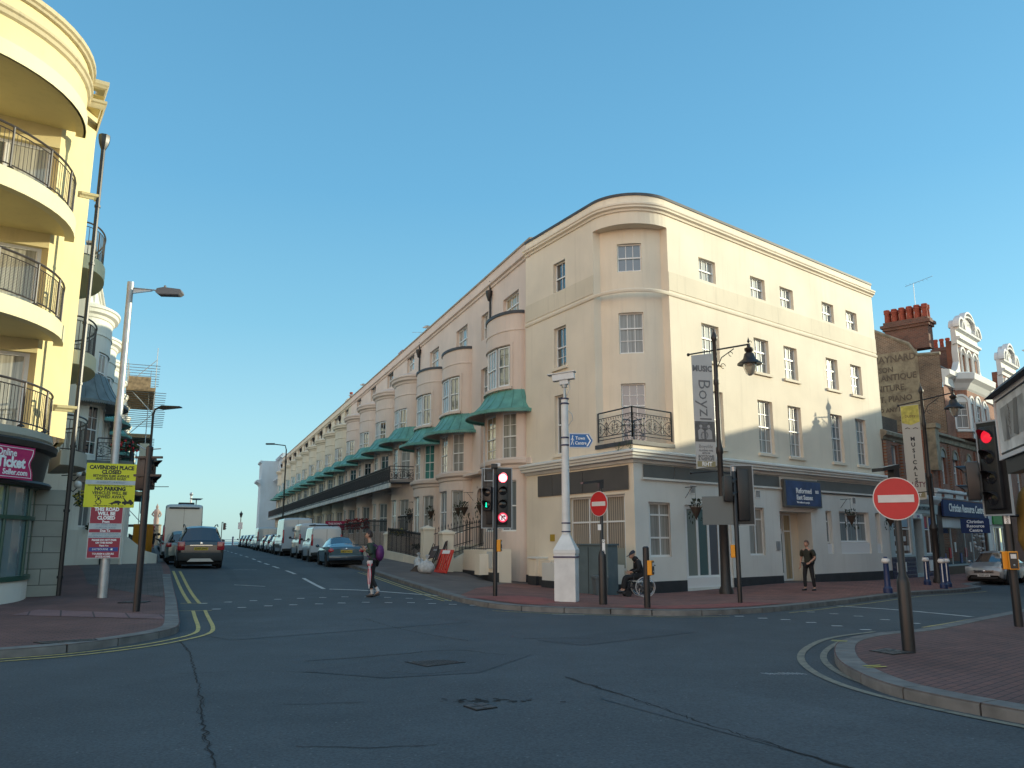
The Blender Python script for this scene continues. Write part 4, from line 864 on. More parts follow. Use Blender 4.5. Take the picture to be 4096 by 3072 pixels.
# chimney stacks, aerials and gulls on the terrace roof line
def pots(name,label,x,y,z,rz,n,w,h,mat,group=None):
    t=thing(name,label,'chimney',(x,y,z),rz,group); m=MB(); m.bbox(-w/2,w/2,-.4,.4,-1.5,h,.04); m.box(-w/2-.07,w/2+.07,-.47,.47,h-.28,h-.12); m.build('stack',[mat],t)
    for i in range(n):
        m=MB(); m.lathe([(.12,0),(.15,.05),(.13,.5),(.17,.56),(.17,.64),(.14,.68),(.11,.66),(.10,.3)],10,(-w/2+w*(i+.5)/n,0,h)); m.build('chimney_pot',[plain('terracotta',(.28,.06,.035),.8,var=.3,scale=8)],t,smooth=40)
    return t
x,y=pt(29.3); n_=Vector((.933,.36))
pots('chimney_stack','terracotta chimney pots showing over the terrace parapet',x+n_.x*1.4,y+n_.y*1.4,14.5,az2rot(AT),3,1.5,.75,MPK)
x,y=pt(47.5); pots('chimney_stack','rounded cream chimney hump on the far terrace parapet',x+n_.x*.8,y+n_.y*.8,14.4,az2rot(AT),1,1.2,.7,MPC)
def aerial(x,y,z,h,label,rz,n=5,L=1.1):
    t=thing('tv_aerial',label,'aerial',(x,y,z),rz); m=MB(); m.tube([(0,0,0),(0,0,h)],.02,5); m.build('mast',[MGAL],t)
    m=MB(); m.tube([(-L*.3,0,h*.97),(L*.7,0,h*1.08)],.012,4)
    for i in range(n): u=-.25*L+i*L*.9/n; m.tube([(u,-.16,h+.05*i*L/n),(u,.16,h+.05*i*L/n)],.007,3)
    m.build('antenna',[MGAL],t)
x,y=pt(22.2); aerial(x+.9,y+.4,14.4,1.3,'thin television aerial on the right terrace roof',.3,3,1.9)
MGUL=plain('gull_white',(.6,.6,.58),.7); MGUG=plain('gull_grey',(.2,.21,.23),.7)
def gull(x,y,z,label,rz):
    t=thing('seagull',label,'bird',(x,y,z),rz,'seagulls on the rooftops'); m=MB(); m.lathe([(.0,-.26),(.03,-.24),(.075,-.12),(.095,0),(.085,.1),(.05,.17),(.042,.2),(.05,.235),(.035,.27),(0,.285)],8,(0,0,.2),'x'); m.tube([(.24,0,.22),(.30,0,.2)],[.014,.004],5); m.tube([(-.02,.03,.13),(-.02,.03,0)],.008,4); m.tube([(-.02,-.03,.13),(-.02,-.03,0)],.008,4); m.build('body',[MGUL],t,smooth=60)
    for s in (1,-1): m=MB(); m.add([(.1,s*.07,.26),(.0,s*.10,.25),(-.3,s*.035,.22),(-.1,s*.05,.29)],[(0,1,2,3)]); m.add([(.1,s*.075,.25),(.0,s*.105,.24),(-.3,s*.04,.21),(-.1,s*.1,.2)],[(0,1,2,3)]); m.build('wing',[MGUG],t)
for u,l in ((17.0,'seagull perched nearest on the right terrace parapet'),(37.5,'seagull on the far terrace parapet before the chimney pots'),(43,'smallest seagull farthest along the terrace parapet')): x,y=pt(u); gull(x,y,14.5,l,2.6)
# the near side of the shopping street, to the right of the frame: its roofs cast the evening shadow over the junction
NR=Vector((13,16)); DN=Vector((.73,.68)).normalized(); AN=math.degrees(math.atan2(DN.x,DN.y))
def nr(t): q=NR+DN*t; return (q.x,q.y)
MRB=bricks('street_brick',(.24,.09,.06),(.18,.07,.05),(.25,.22,.18),AN)
for (t0,t1,h,fl,mat,l) in ((0,12,13.0,3,MWT,'tall white corner shop building behind the right-hand pavement'),(12.02,25,13.0,3,MRB,'red brick shop building on the near side of the street'),(25.02,30.6,9.35,2,MCW,'low white shop building on the near side of the street'),(42.5,52,11.15,3,MWT,'white three storey shop on the near side of the street'),(52.02,80,15.2,4,MRB,'tall brick block far along the near side of the street')):
    sh_=.04*(int(t0)%2); P_=Vector(nr(t0-.06))+Vector((-DN.y,DN.x))*sh_; block('shop_building',l,'building',tuple(P_),AN,t1-t0+.12,11,h,mat,fl,sg=1,z0=-.2,zb=3.6)
block('shop_building','far brick block closing the view along the shopping street','building',(66,74),AN+90,60,12,12.5,MRB,3,sg=1,z0=-.3,zb=3.6)
t=block('shop_building','gabled shop building on the near side of the street','building',tuple(Vector(nr(30.5))+Vector((-DN.y,DN.x))*.09),AN,12.1,11,9.4,MCW,2,sg=1,z0=-.2,zb=3.6)
m=MB(); q=flat(0,1,0,-.2); P=[q(0,0,9.4),q(3.0,0,11.65),q(11.86,0,11.1)]; Q=[q(0,-9,9.4),q(3.0,-9,11.65),q(11.86,-9,11.1)]; m.add(P+Q+[q(11.86,0,9.3),q(11.86,-9,9.3)],[(0,1,4,3),(1,2,5,4),(0,1,2,6),(3,4,5,7)]); m.build('roof',[MSLATE],t)
block('shop_building','white side wall of the corner shop running back behind the camera','building',(13.0,15.9),158,34,10,12.5,MWT,3,sg=-1,z0=0,zb=3.6)
# ---------------- yellow building with drum balconies, left ----------------
YC=Vector((-12.5,23.06)); DY=az2d(56.53); DS=az2d(-33.47); NY=Vector((DY.y,-DY.x))
yb=thing('balcony_building','yellow rendered corner block with stacked drum balconies above a ticket shop','building',(YC.x,YC.y,.1)); ZD=.1
yp=pathmap([YC-DY*16,YC,YC+DS*11],sg=1,org=(YC.x,YC.y),dz=ZD); UY=16
def yu(u): return UY+u
MST=bricks('ashlar_stone',(.33,.33,.29),(.28,.28,.25),(.10,.10,.09),56.53,.95,.43,.012,stain=.22,bumpk=.5)
MSG=stucco('grey_stone_render',(.42,.40,.33),amt=.3)
DW=[(yu(-3.3),yu(-1.03),10.76,13.0),(yu(-3.3),yu(-1.03),7.54,9.9),(yu(-3.3),yu(-1.03),4.45,6.8)]
SW=[(UY+1.6,UY+3.0,z,z+2.2) for z in (4.5,7.6,10.8)]+[(UY+5.4,UY+6.8,z,z+2.2) for z in (4.5,7.6,10.8)]
mb=MB(); wall(mb,yp,0,UY+11,4.6,15.2,DW+SW,.2,20)
w0=yp(UY+11,0,0); b0=yp(0,0,0); bkk=[(w0[0]-9*DY.x,w0[1]-9*DY.y),(b0[0]+11*DS.x,b0[1]+11*DS.y)]
rp=[(b0[0],b0[1]),(0,0),(w0[0],w0[1]),bkk[0],bkk[1]]
mb.add([(x,y,15.0-ZD) for x,y in rp],[(0,1,2,3,4)]); mb.quad((w0[0],w0[1],-.3),(bkk[0][0],bkk[0][1],-.3),(bkk[0][0],bkk[0][1],15),(w0[0],w0[1],15)); mb.quad((bkk[1][0],bkk[1][1],-.3),(bkk[0][0],bkk[0][1],-.3),(bkk[0][0],bkk[0][1],15),(bkk[1][0],bkk[1][1],15))
mb.build('wall',[MYE],yb)
mb=MB(); wall(mb,yp,0,UY+11,3.05,4.6,[],.1,20); mb.build('stone_band',[MSG],yb)
mb=MB(); wall(mb,yp,0,UY+11,-.5,3.05,[],.1,20); mbox(mb,yp,yu(-.72),yu(-.004),0,.05,.0,3.0); mb.build('ashlar_wall',[MST],yb)
for z in (11.62,5.2):
    mb=MB(); sweep(mb,yp,yu(-.45) if z>6 else yu(-.5),UY+.12,[(0,z),(.05,z),(.06,z+.06),(.1,z+.1),(.1,z+.17),(0,z+.19)],20,[UY]); mb.build('band_moulding',[MYE],yb)
mb=MB(); sweep(mb,yp,yu(-.5),UY+11,[(0,14.55),(.03,14.6),(.04,14.7),(.08,14.74),(.08,14.82),(0,14.84)],20,[UY]); sweep(mb,yp,yu(-.5),UY+11,[(0,15.2),(.05,15.24),(.06,15.3),(.09,15.34),(.09,15.46),(-.2,15.5),(-.2,15.2)],20,[UY]); mb.build('cornice',[stucco('yellow_cornice',(.52,.44,.27),(.1,.09,.06),.7)],yb,smooth=30)
def drum(R_,o=0): 
    # half circle standing out of the facade, centre u=-4.62
    cc=YC-DY*4.62; pts=[cc+DY*(R_*cos(th))+NY*(R_*sin(th)) for th in [PI*(1-i/30) for i in range(31)]]
    mp=pathmap(pts,sg=1,org=(YC.x,YC.y),dz=ZD)
    return mp
d0=drum(4.2); dl=d0.cum[-1]; dx=[c for c in d0.cum[1:-1]]
MYB=stucco('yellow_slab_edge',(.74,.66,.42),amt=.15)
cc=Vector((-DY.x*4.62,-DY.y*4.62))
def disc(z,r,name,mat,parent,z1=None):
    m=MB(); P=[cc+DY*(r*cos(PI*i/30))+NY*(r*sin(PI*i/30)) for i in range(31)]; m.prism([(p.x,p.y) for p in P],z-ZD,(z1 or z+.02)-ZD); return m.build(name,[mat],parent)
# top drum: solid band and parapet
mb=MB(); sweep(mb,d0,0,dl,[(-.25,13.5),(0,13.5),(0,13.96),(-.04,13.98),(-.04,15.25),(-.25,15.25)],99,dx); top=mb.build('top_drum',[MYE],yb,smooth=30)
mb=MB(); sweep(mb,d0,0,dl,[(-.05,13.5),(.02,13.5),(.02,13.93),(-.05,13.93)],99,dx); mb.build('drum_edge',[MYB],top,smooth=30)
for pf in ([(-.04,14.55),(.03,14.6),(.05,14.7),(.1,14.74),(.1,14.82),(-.04,14.84)],[(-.04,15.2),(.04,15.24),(.06,15.3),(.12,15.34),(.12,15.46),(-.25,15.5),(-.25,15.2)]):
    mb=MB(); sweep(mb,d0,0,dl,pf,99,dx); mb.build('drum_cornice',[_M['yellow_cornice']],top,smooth=30)
disc(13.62,4.0,'soffit',MYE,top); disc(15.1,4.0,'roof',MLEAD,top)
MRAIL=plain('bronze_rail',(.045,.035,.03),.4,var=.2)
for k,(zs,zt) in enumerate(((10.2,10.72),(7.06,7.54))):
    mb=MB(); sweep(mb,d0,0,dl,[(-.25,zs),(0,zs),(0,zt-.06),(-.05,zt),(-.25,zt)],99,dx); s_=mb.build('balcony_slab',[MYB],yb,smooth=30); disc(zs+.12,4.0,'soffit',MYE,s_,zt-.05)
for k,z in enumerate((10.74,7.56,4.42)):
    m=MB(); X=lambda u,o,z:d0(u,o,z); us=[dl*i/60 for i in range(61)]
    m.tube([X(u,-.12,z+1.12) for u in us],.032,6); m.tube([X(u,-.12,z+.98) for u in us],.016,5); m.tube([X(u,-.12,z+.1) for u in us],.02,5)
    n=110
    for i in range(n+1):
        u=dl*i/n; b=(i%11==0); 
        if b: mbx=X(u,-.12,z); m.tube([X(u,-.12,z-.02),X(u,-.12,z+1.12)],.03,5); m.lathe([(.1,0),(.08,.03),(.03,.06)],6,X(u,-.12,z-.0))
        else: m.tube([X(u,-.12,z+.1),X(u,-.12,z+.98)],.009,4)
    m.build('balcony_rail',[MRAIL],yb,smooth=40)
    if k==1:
        m=MB(); # wire mesh lining the middle balcony
        for j in range(22): zz=z+.14+.83*j/22; m.tube([X(u,-.14,zz+(.012 if i%2 else 0)) for i,u in enumerate(us)],.0045,3)
        m.build('mesh_screen',[MRAIL],yb)
for i,h in enumerate(DW):
    w=frames(yp,h[0],h[1],h[2],h[3],[h[0]+1.12],[],.2,MWS,[glassy('balcony_glass',(.10,.11,.10)),glassy('pale_curtain',(.5,.47,.38),curt=True)][:2],fw=.1); w.parent=yb
    g=MB(); g.tube([yp(h[0]+1.28,-.1,h[2]+1.0),yp(h[0]+1.5,-.1,h[2]+1.0)],.015,5); g.build('handle',[MGAL],w)
for h in SW: w=frames(yp,h[0],h[1],h[2],h[3],[(h[0]+h[1])/2],[],.15,MWS,[GD],fw=.07); w.parent=yb
# side balconies over the side street
for k,z in enumerate((10.2,7.06,3.9)):
    cs=YC+DS*4.4; nS=Vector((DS.y,-DS.x)); P=[cs+DS*(2.1*-cos(th))+nS*(.92*sin(th)) for th in [PI*i/16 for i in range(17)]]
    mp=pathmap(P,sg=1,org=(YC.x,YC.y),dz=ZD); l=mp.cum[-1]
    m=MB(); q=[((p-YC).x,(p-YC).y) for p in P]; m.prism(q,z-ZD,z+.45-ZD); s_=m.build('side_balcony',[MYB if k<2 else MSG],yb)
    m=MB(); us=[l*i/20 for i in range(21)]; m.tube([mp(u,-.08,z+1.55) for u in us],.03,5); m.tube([mp(u,-.08,z+1.42) for u in us],.014,4); m.tube([mp(u,-.08,z+.5) for u in us],.018,4)
    for i in range(34): u=l*(i+.5)/34; m.tube([mp(u,-.08,z+.45),mp(u,-.08,z+1.42)],.03 if i%11==5 else .012,4)
    m.build('rail',[MRAIL],s_)
# shopfront drum
sh=drum(3.95); sl_=sh.cum[-1]; sx=[c for c in sh.cum[1:-1]]
m=MB(); sweep(m,sh,0,sl_,[(-.3,-.3),(0,-.3),(0,.62),(-.05,.66),(-.3,.66)],99,sx); m.build('stall_riser',[MWT],yb,smooth=30)
MGF=plain('bottle_green_frame',(.012,.07,.05),.35)
m=MB(); sweep(m,sh,0,sl_,[(-.12,.62),(.05,.62),(.05,.74),(-.12,.74)],99,sx); sweep(m,sh,0,sl_,[(-.1,2.14),(.03,2.14),(.03,2.24),(-.1,2.24)],99,sx); sweep(m,sh,0,sl_,[(-.1,2.95),(.03,2.95),(.03,3.1),(-.1,3.1)],99,sx)
for i in range(0,31,3): u=sl_*i/30; m.tube([sh(u,-.02,.7),sh(u,-.02,3.0)],.04,6)
m.build('shop_frame',[MGF],yb,smooth=30)
GSH=glassy('shop_glass_pale',(.17,.24,.25),rough=.08); m=MB()
for i in range(30): a,b=sl_*i/30,sl_*(i+1)/30; m.quad(sh(a,-.05,.7),sh(b,-.05,.7),sh(b,-.05,3.0),sh(a,-.05,3.0))
m.build('shop_glass',[GSH],yb)
m=MB(); sweep(m,sh,0,sl_,[(-.3,3.1),(.10,3.05),(.12,3.14),(.22,3.86),(.38,3.92),(.4,4.06),(.3,4.12),(-.3,4.12)],99,sx); m.build('shop_fascia',[plain('near_black_fascia',(.02,.02,.02),.5,var=.2,scale=3)],yb,smooth=30)
m=MB(); sweep(m,sh,0,sl_,[(-.3,4.12),(.2,4.12),(.26,4.2),(.24,4.38),(-.3,4.42)],99,sx); b=m.build('balcony_kerb',[MSG],yb,smooth=30); disc(4.14,3.9,'deck',MSG,b,4.38)
m=MB(); sweep(m,sh,0,sl_,[(-.3,2.98),(.3,2.98),(.34,3.04),(.3,3.1),(-.3,3.1)],99,sx); m.build('shop_cornice',[plain('near_black_fascia',(.02,.02,.02))],yb,smooth=30)
# ticket shaped sign, pink with white letters
qn=Vector((1,-.17)).normalized(); qt=Vector((-qn.y,qn.x)); ctr=Vector((-16.34,20.52))+qn*4.25-YC
ts=thing('shop_sign','pink ticket shaped sign on the black curved shop fascia','sign',(YC.x+ctr.x,YC.y+ctr.y,3.48),math.atan2(qt.y,qt.x)); 
MPINK=plain('ticket_pink',(.45,.01,.12),.35); m=MB(); hw,hh=.74,.40; pr=[]
def side(x,sgn): return [(x+sgn*(.035 if k%2 else 0),-hh+2*hh*k/16) for k in range(17)]
L_=[(-hw+.11*math.exp(-((z)/.16)**2)+(.015 if k%2 else 0),z) for k,z in [(k,hh-2*hh*k/24) for k in range(25)]]; R_=[(hw-.11*math.exp(-((z)/.16)**2)-(.015 if k%2 else 0),z) for k,z in [(k,-hh+2*hh*k/24) for k in range(25)]]
m.prism(L_+R_,-.07,-.01,'y'); m.build('board',[MPINK],ts)
m=MB(); P=[(-hw+.07+.11*math.exp(-(z/.16)**2),z) for z in [hh-.05-(2*hh-.1)*k/20 for k in range(21)]]; Q=[(-x,z) for x,z in reversed(P)]; m.tube([(x,-.075,z) for x,z in P+Q],.009,4,closed=True); m.build('border',[MWL],ts)
text('Online',ts,(-.18,-.08,.22),.24,MWL,bold=.004,sx=.95); text('Ticket',ts,(-.02,-.08,-.01),.36,MWL,bold=.014,sx=.98); text('Seller.com',ts,(.14,-.08,-.24),.19,MWL,bold=.004)
# street-corner downpipe
def pipe(name,label,pts,r,hop=None,mat=MBK,parent=None):
    m=MB(); m.tube(pts,r,8); 
    if hop: m.lathe([(r,-.35),(r*2.2,-.15),(r*2.6,0),(r*2.6,.12),(r*2,.13)],8,hop)
    z=pts[-1][2]+.6
    while z<pts[0][2]-.5: m.lathe([(r*1.35,0),(r*1.35,.07)],8,(pts[-1][0],pts[-1][1],z)); z+=1.8
    o=m.build(name,[mat],parent,smooth=40); return o
pipe('drainpipe','',[(.10,.03,13.3),(.10,.03,-.1)],.065,(.10,.03,13.5),parent=yb)
# ---------------- white terrace behind it ----------------
ALF=-23.8; PL=Vector((-20.7,39.5)); DLL=az2d(ALF)
def pl(u,o=0): q=PL+DLL*u+Vector((.915,.403))*o; return (q.x,q.y)
W5=5.85; MGLD=plain('grey_lead_awning',(.12,.15,.16),.55,var=.25,scale=3)
H1=house('white_terrace_house','white terrace house with grey scalloped awning beside the yellow balcony building','white bow-fronted terrace houses on the left of the side street',pl(-5.9),ALF,-1,W5,2.9,MWT,bayz=12.0,awm=MGLD,awz=(8.9,7.6),curt=[GD,GB],fl1=(5.3,7.5),door=(.35,1.1,1.3,4.2),top=[(1.9,3.9,12.6,13.6)])
H2=house('white_terrace_house','white terrace house with green awning second from the yellow balcony building','white bow-fronted terrace houses on the left of the side street',pl(-5.9+W5),ALF,-1,W5,2.9,MWT,bayz=12.0,awz=(8.9,7.6),curt=[GD,GB],fl1=(5.3,7.5),top=[(1.9,3.9,12.6,13.6)])
for i in range(12): copy_tree(H2,loc=(*pl(-5.9+W5*(2+i)),.5),label='white terrace house behind the left parked cars, %s beyond the yellow block'%(['third','fourth','fifth','sixth','seventh','eighth','ninth','tenth','eleventh','twelfth','thirteenth','fourteenth'][i]))
# balcony, canopy and scalloped fringe on the first white house
t=thing('iron_balcony','dark iron balcony with red flowers on a white scalloped canopy, left terrace','balcony',(*pl(-5.9),.5),az2rot(ALF)); q=flat(0,-1,0,.5)
m=MB(); mbox(m,q,.0,8.5,0,2.3,4.78,4.95,9); m.build('slab',[MGLD],t); m=MB(); rail_panel(m,q(.1,2.2,0)[:2],q(8.4,2.2,0)[:2],4.45,.95); rail_panel(m,q(.1,.9,0)[:2],q(.1,2.2,0)[:2],4.45,.95); m.build('railing',[MIR],t)
m=MB()
for i in range(56):
    u=.05+i*.15; m.add([q(u,2.28,4.78),q(u+.15,2.28,4.78),q(u+.15,2.28,4.5),q(u+.075,2.28,4.4),q(u,2.28,4.5)],[(0,1,2,3,4)])
for i in range(14): u=0.02; o=.2+i*.15; m.add([q(u,o,4.78),q(u,o+.15,4.78),q(u,o+.15,4.5),q(u,o+.075,4.4),q(u,o,4.5)],[(0,1,2,3,4)])
m.build('scalloped_fringe',[MWT],t)
m=MB()
for u in (.3,4.2,8.2): m.tube([q(u,2.15,4.8),q(u,2.15,.2)],.07,8)
m.build('column',[MWT],t,smooth=40)
def flowers(name,label,cat,loc,r,n,seed,fm=MFLR,leaf=MLEAF,hang=.2,pot=None,group=None,flat_=.6,parent=None):
    t=thing(name,label,cat,loc,0,group) if parent is None else parent; rnd=random.Random(seed); m=MB(); f=MB()
    for i in range(n):
        a=rnd.uniform(0,2*PI); ph=rnd.uniform(-hang,1); rr=r*rnd.uniform(.3,1)**.5; p=Vector((cos(a)*rr,sin(a)*rr,ph*r*flat_)); d=Vector((rnd.uniform(-1,1),rnd.uniform(-1,1),rnd.uniform(-.4,1))).normalized()*r*.28; s=d.cross(Vector((rnd.uniform(-1,1),rnd.uniform(-1,1),1))).normalized()*r*.12
        m.add([p,p+d*.5+s,p+d,p+d*.5-s],[(0,1,2,3)])
        if fm and i%4==0: f.ball(p+d*.8,r*.10,5)
    m.build('foliage',[leaf],t)
    if fm: f.build('flowers',[fm],t)
    if pot: k=MB(); k.lathe([(r*.45,-r*.9),(r*.62,-r*.1),(r*.66,-.0)],10); k.build('pot',[pot],t,smooth=40)
    return t
x,y=pl(-5.4,1.9); flowers('flower_trough','red geraniums spilling over the left iron balcony','flowers',(x,y,5.5),.55,150,4)
# cheek wall with meter box, railings, pots, globe lights
x,y=pl(-5.9,2.0); t=thing('garden_wall','white curved garden wall with a grey meter box by the left pavement','wall',(x,y,.35),az2rot(ALF)); aq=az2rot(ALF)
p0=Vector((-18.6,34.9)); p1=Vector((-16.95,36.0))
t.location=(p0.x,p0.y,.5); t.rotation_euler=(0,0,math.atan2(1.35,3.3)); m=MB(); m.prism([(-1.2,-.4),(3.5,-.4),(3.5,.55),(3.0,.7),(2.2,1.35),(1.5,1.55),(-1.2,1.6)],0,.25,'y'); m.build('wall',[MWT],t); m=MB(); m.bbox(1.2,2.0,-.22,-.002,.55,1.3,.03); m.build('meter_box',[plain('meter_grey',(.42,.43,.40),.5)],t); m=MB(); m.tube([(1.3,-.04,.55),(1.3,-.04,-.1)],.03,6); m.build('conduit',[MBK],t)
# front railings down the left terrace
def spear_rail(name,label,P,Q,z0,z1,h=1.1,sp=.16,group=None,mat=MIR,base=None,rail2=True,hh=None):
    """spear-headed railing from P to Q; z0,z1 foot heights"""
    P=Vector(P);Q=Vector(Q);L=(Q-P).length; t=thing(name,label,'railing',(P.x,P.y,z0),math.atan2((Q-P).y,(Q-P).x),group); dz=z1-z0; m=MB(); n=max(2,int(L/sp))
    for i in range(n+1):
        u=L*i/n; z=dz*i/n; big=(i%8==0); r=.016 if big else .011; m.tube([(u,0,z),(u,0,z+h)],r,4); m.lathe([(.008,0),(.03,.035),(.022,.08),(0,.16 if not big else .2)],5,(u,0,z+h))
    m.build('bars',[mat],t,smooth=40); m=MB(); m.tube([(0,0,h*.86),(L,0,dz+h*.86)],.018,5); m.tube([(0,0,.1),(L,0,dz+.1)],.016,5); m.build('rail',[mat],t)
    if base: m=MB(); vs=[]; m.add([(0,-.12,-.6),(L,-.12,-.6+dz),(L,.12,-.6+dz),(0,.12,-.6),(0,-.12,0),(L,-.12,dz),(L,.12,dz),(0,.12,0)],[(0,3,2,1),(4,5,6,7),(0,1,5,4),(1,2,6,5),(2,3,7,6),(3,0,4,7)]); m.build('base',[base],t)
    return t
spear_rail('front_railing','black spear-top railing rising beside the left white house steps',pl(-4.6,1.7),pl(-1.5,1.7),1.75,.95,1.0,.17)
spear_rail('front_railing','long black spear-top railing along the left terrace basements',pl(-1.3,1.85),pl(17,1.85),.85,1.0,1.05,.2,base=MWT)
spear_rail('front_railing','far black spear-top railing beyond the scaffolding on the left',pl(29,1.85),pl(60,1.85),1.0,1.05,1.05,.3,base=MWT)
for i,(u,o,z,r,fm,l) in enumerate(((-4.9,1.2,1.95,.55,None,'dark bushy shrub on the white garden wall beside the left railing'),(-3.3,1.5,1.85,.4,MFLR,'pot of red flowers on the left terrace railing'),(-4.6,1.9,1.35,.35,None,'low dark shrub behind the meter box wall'))): x,y=pl(u,o); flowers('potted_shrub',l,'plant',(x,y,z),r,130,20+i,fm,MLEAFD if not fm else MLEAF,group=None)
x,y=pl(-6.3,2.3); t=flowers('hanging_basket','round hanging basket of yellow-green flowers beside the ticket shop drainpipe','basket',(-15.6,30.3,3.05),.38,220,31,MFLW,MLEAF,.8,flat_=.8); m=MB(); m.tube([(0,0,0),(0,0,.9)],.01,4); m.tube([(-.1,0,.95),(-1.1,.2,.95)],.02,4); m.build('bracket',[MIR],t)
for k,(zz) in enumerate((4.0,3.62)):
    t=thing('globe_lamp','%s white globe lamp on scrolled bracket beside the ticket shop corner'%('upper','lower')[k],'lamp',(-15.75,29.9,zz),0,'white globe lamps'); m=MB(); m.ball((0,0,0),.14 if k else .1,10); m.build('globe',[plain('opal_globe',(.75,.75,.72),.2)],t,smooth=60); m=MB(); m.tube([(0,0,-.1),(-.2,.1,-.25),(-.5,.2,-.1)],.02,5); m.build('bracket',[MIR],t)
# scaffolding
t=thing('scaffolding','tall tube scaffolding with timber lifts against the left terrace','scaffold',(*pl(20),.7),az2rot(ALF)); q=flat(0,-1,0,.7)
m=MB()
for u in (0,2.2,4.4,6.6,8.8):
    for o in (1.0,2.9): top_=14.6 if o<2 else (15.6 if u<5 else 14.9); m.tube([q(u,o,.4),q(u,o,top_)],.03,5)
m.build('standard',[MGAL],t)
m=MB()
for z in (2.7,4.7,5.7,6.8,8.8,9.8,10.8,12.2,13.2,14.2):
    for o in (1.0,2.9): m.tube([q(-.6,o,z),q(9.4,o,z)],.027,5)
for z in (2.7,4.7,6.8,8.8,10.8,12.2,14.2):
    for i in range(9): u=i*1.1; m.tube([q(u,.8,z+.05),q(u,3.7 if (z in(12.2,10.8)) else 3.15,z+.05)],.025,4)
m.build('ledger',[MGAL],t)
m=MB()
for i in range(6): z=2.7+i*2.0; m.tube([q(0 if i%2 else 4.4,2.53,z),q(4.4 if i%2 else 0,2.53,z+2.0)],.027,5); m.tube([q(-.03,1.0 if i%2 else 2.9,z),q(-.03,2.9 if i%2 else 1.0,z+2)],.027,5)
m.build('brace',[MGAL],t)
MTIM=plain('scaffold_timber',(.30,.20,.11),.8,var=.35,scale=4)
for z in (4.8,8.9,12.3): m=MB(); mbox(m,q,-.4,9.2,1.0,2.95,z,z+.05); mbox(m,q,-.4,9.2,2.9,2.95,z+.05,z+.28); mbox(m,q,-.42,-.38,1.0,2.95,z-.02,z+.25); m.build('boards',[MTIM],t)
m=MB(); mbox(m,q,-.45,-.42,1.1,2.6,12.35,13.3); m.build('end_boards',[MTIM],t)
m=MB()
for s in (0,.4): m.tube([q(3+s,2.0,4.9),q(4.2+s,2.0,8.9)],.02,4)
for i in range(12): m.tube([q(3+i*.1,2,4.9+i*.33),q(3.4+i*.1,2,4.9+i*.33)],.013,4)
m.build('ladder',[MGAL],t)
t=thing('shop_hoarding','pale turquoise hoarding panel high on the scaffolding foot','panel',(*pl(20,2.62),3.9),az2rot(ALF)); m=MB(); m.box(-.2,2.6,-.02,.02,-.3,1.5); m.build('panel',[plain('turquoise',(.13,.34,.36),.6,var=.15)],t)
t=thing('debris_chute','cream funnel shaped rubbish hopper hung under the grey awning scaffold','chute',(*pl(13.5,2.6),6.9),az2rot(ALF)); m=MB(); m.prism([(-.35,-.9),(.35,-.9),(.25,.9),(-.25,.9)],-.3,.3,'y'); m.build('hopper',[plain('cream_plastic',(.55,.50,.38),.5)],t); m=MB(); m.tube([(0,0,.9),(0,0,3.2)],.03,5); m.build('rope',[MGAL],t)
# ---------------- shops beyond the corner building ----------------
RS=Vector((17.95,39.6)); D4=az2d(44.); N4=Vector((D4.y,-D4.x)); A4=az2rot(44.)
def sp_(u,o=0): q=RS+D4*u+N4*o; return (q.x,q.y)
MRBK=bricks('orange_red_brick',(.30,.095,.05),(.22,.065,.04),(.25,.2,.15),44.)
MGAB=bricks('brown_gable_brick',(.20,.12,.075),(.11,.065,.045),(.28,.24,.18),-46.,stain=.35)
MSTN=plain('weathered_sandstone',(.26,.22,.16),.8,var=.35,scale=3,bump=.3)
MWHS=stucco('white_stone_trim',(.68,.68,.66),amt=.2)
MNAV=plain('navy_blue_paint',(.012,.03,.11),.7,var=.15,scale=4)
MTIL=bricks('navy_tiles',(.012,.02,.07),(.015,.03,.09),(.12,.13,.16),44.,.2,.2,.008,rough=.2,off=0)
fz=-.2; q4=flat(0,-1,0,fz)
def arch(mb,mp,u,w,z,o0,o1,t=.12,n=10,rise=1.0):
    for i in range(n):
        a=PI*i/n;b=PI*(i+1)/n; P=[]
        for r in (w/2,w/2+t):
            for th in (a,b): P.append((u+r*cos(th),z+r*rise*sin(th)))
        vs=[mp(P[k][0],o,P[k][1]) for o in (o0,o1) for k in (0,1,3,2)]; mb.add(vs,[(4,5,6,7),(0,1,5,4),(3,2,6,7),(0,3,7,4),(1,2,6,5)])
def archfill(mb,mp,u,w,z,o,n=10): mb.add([mp(u+w/2*cos(PI*i/n),o,z+w/2*sin(PI*i/n)) for i in range(n+1)],[tuple(range(n+1))])
# narrow brick house with the shop called architectural
t=thing('brick_shop','narrow red brick shop with stone cornice between cream corner building and tall gabled building','shop',(*sp_(0),fz),A4)
mb=MB(); wall(mb,q4,0,2.95,3.9,6.75,[(1.05,1.95,4.2,6.3)],.15); b=lambda u,o,z:q4(u,-o,z); mb.quad(b(2.95,0,3.9),b(2.95,7,3.9),b(2.95,7,6.75),b(2.95,0,6.75)); mb.quad(b(0,0,6.7),b(2.95,0,6.7),b(2.95,7,6.7),b(0,7,6.7)); mb.build('wall',[MRBK],t)
mb=MB(); wall(mb,q4,2.95,7.0,3.9,5.2,[],.1); 
vs=[q4(2.95,-1.6,3.9),q4(7,-1.6,3.9),q4(7,-1.6,8.3),q4(2.95,-1.6,8.3)]; mb.quad(*vs); mb.build('back_wall',[bricks('dark_brick',(.09,.055,.04),(.06,.04,.03),(.12,.1,.08),44.)],t)
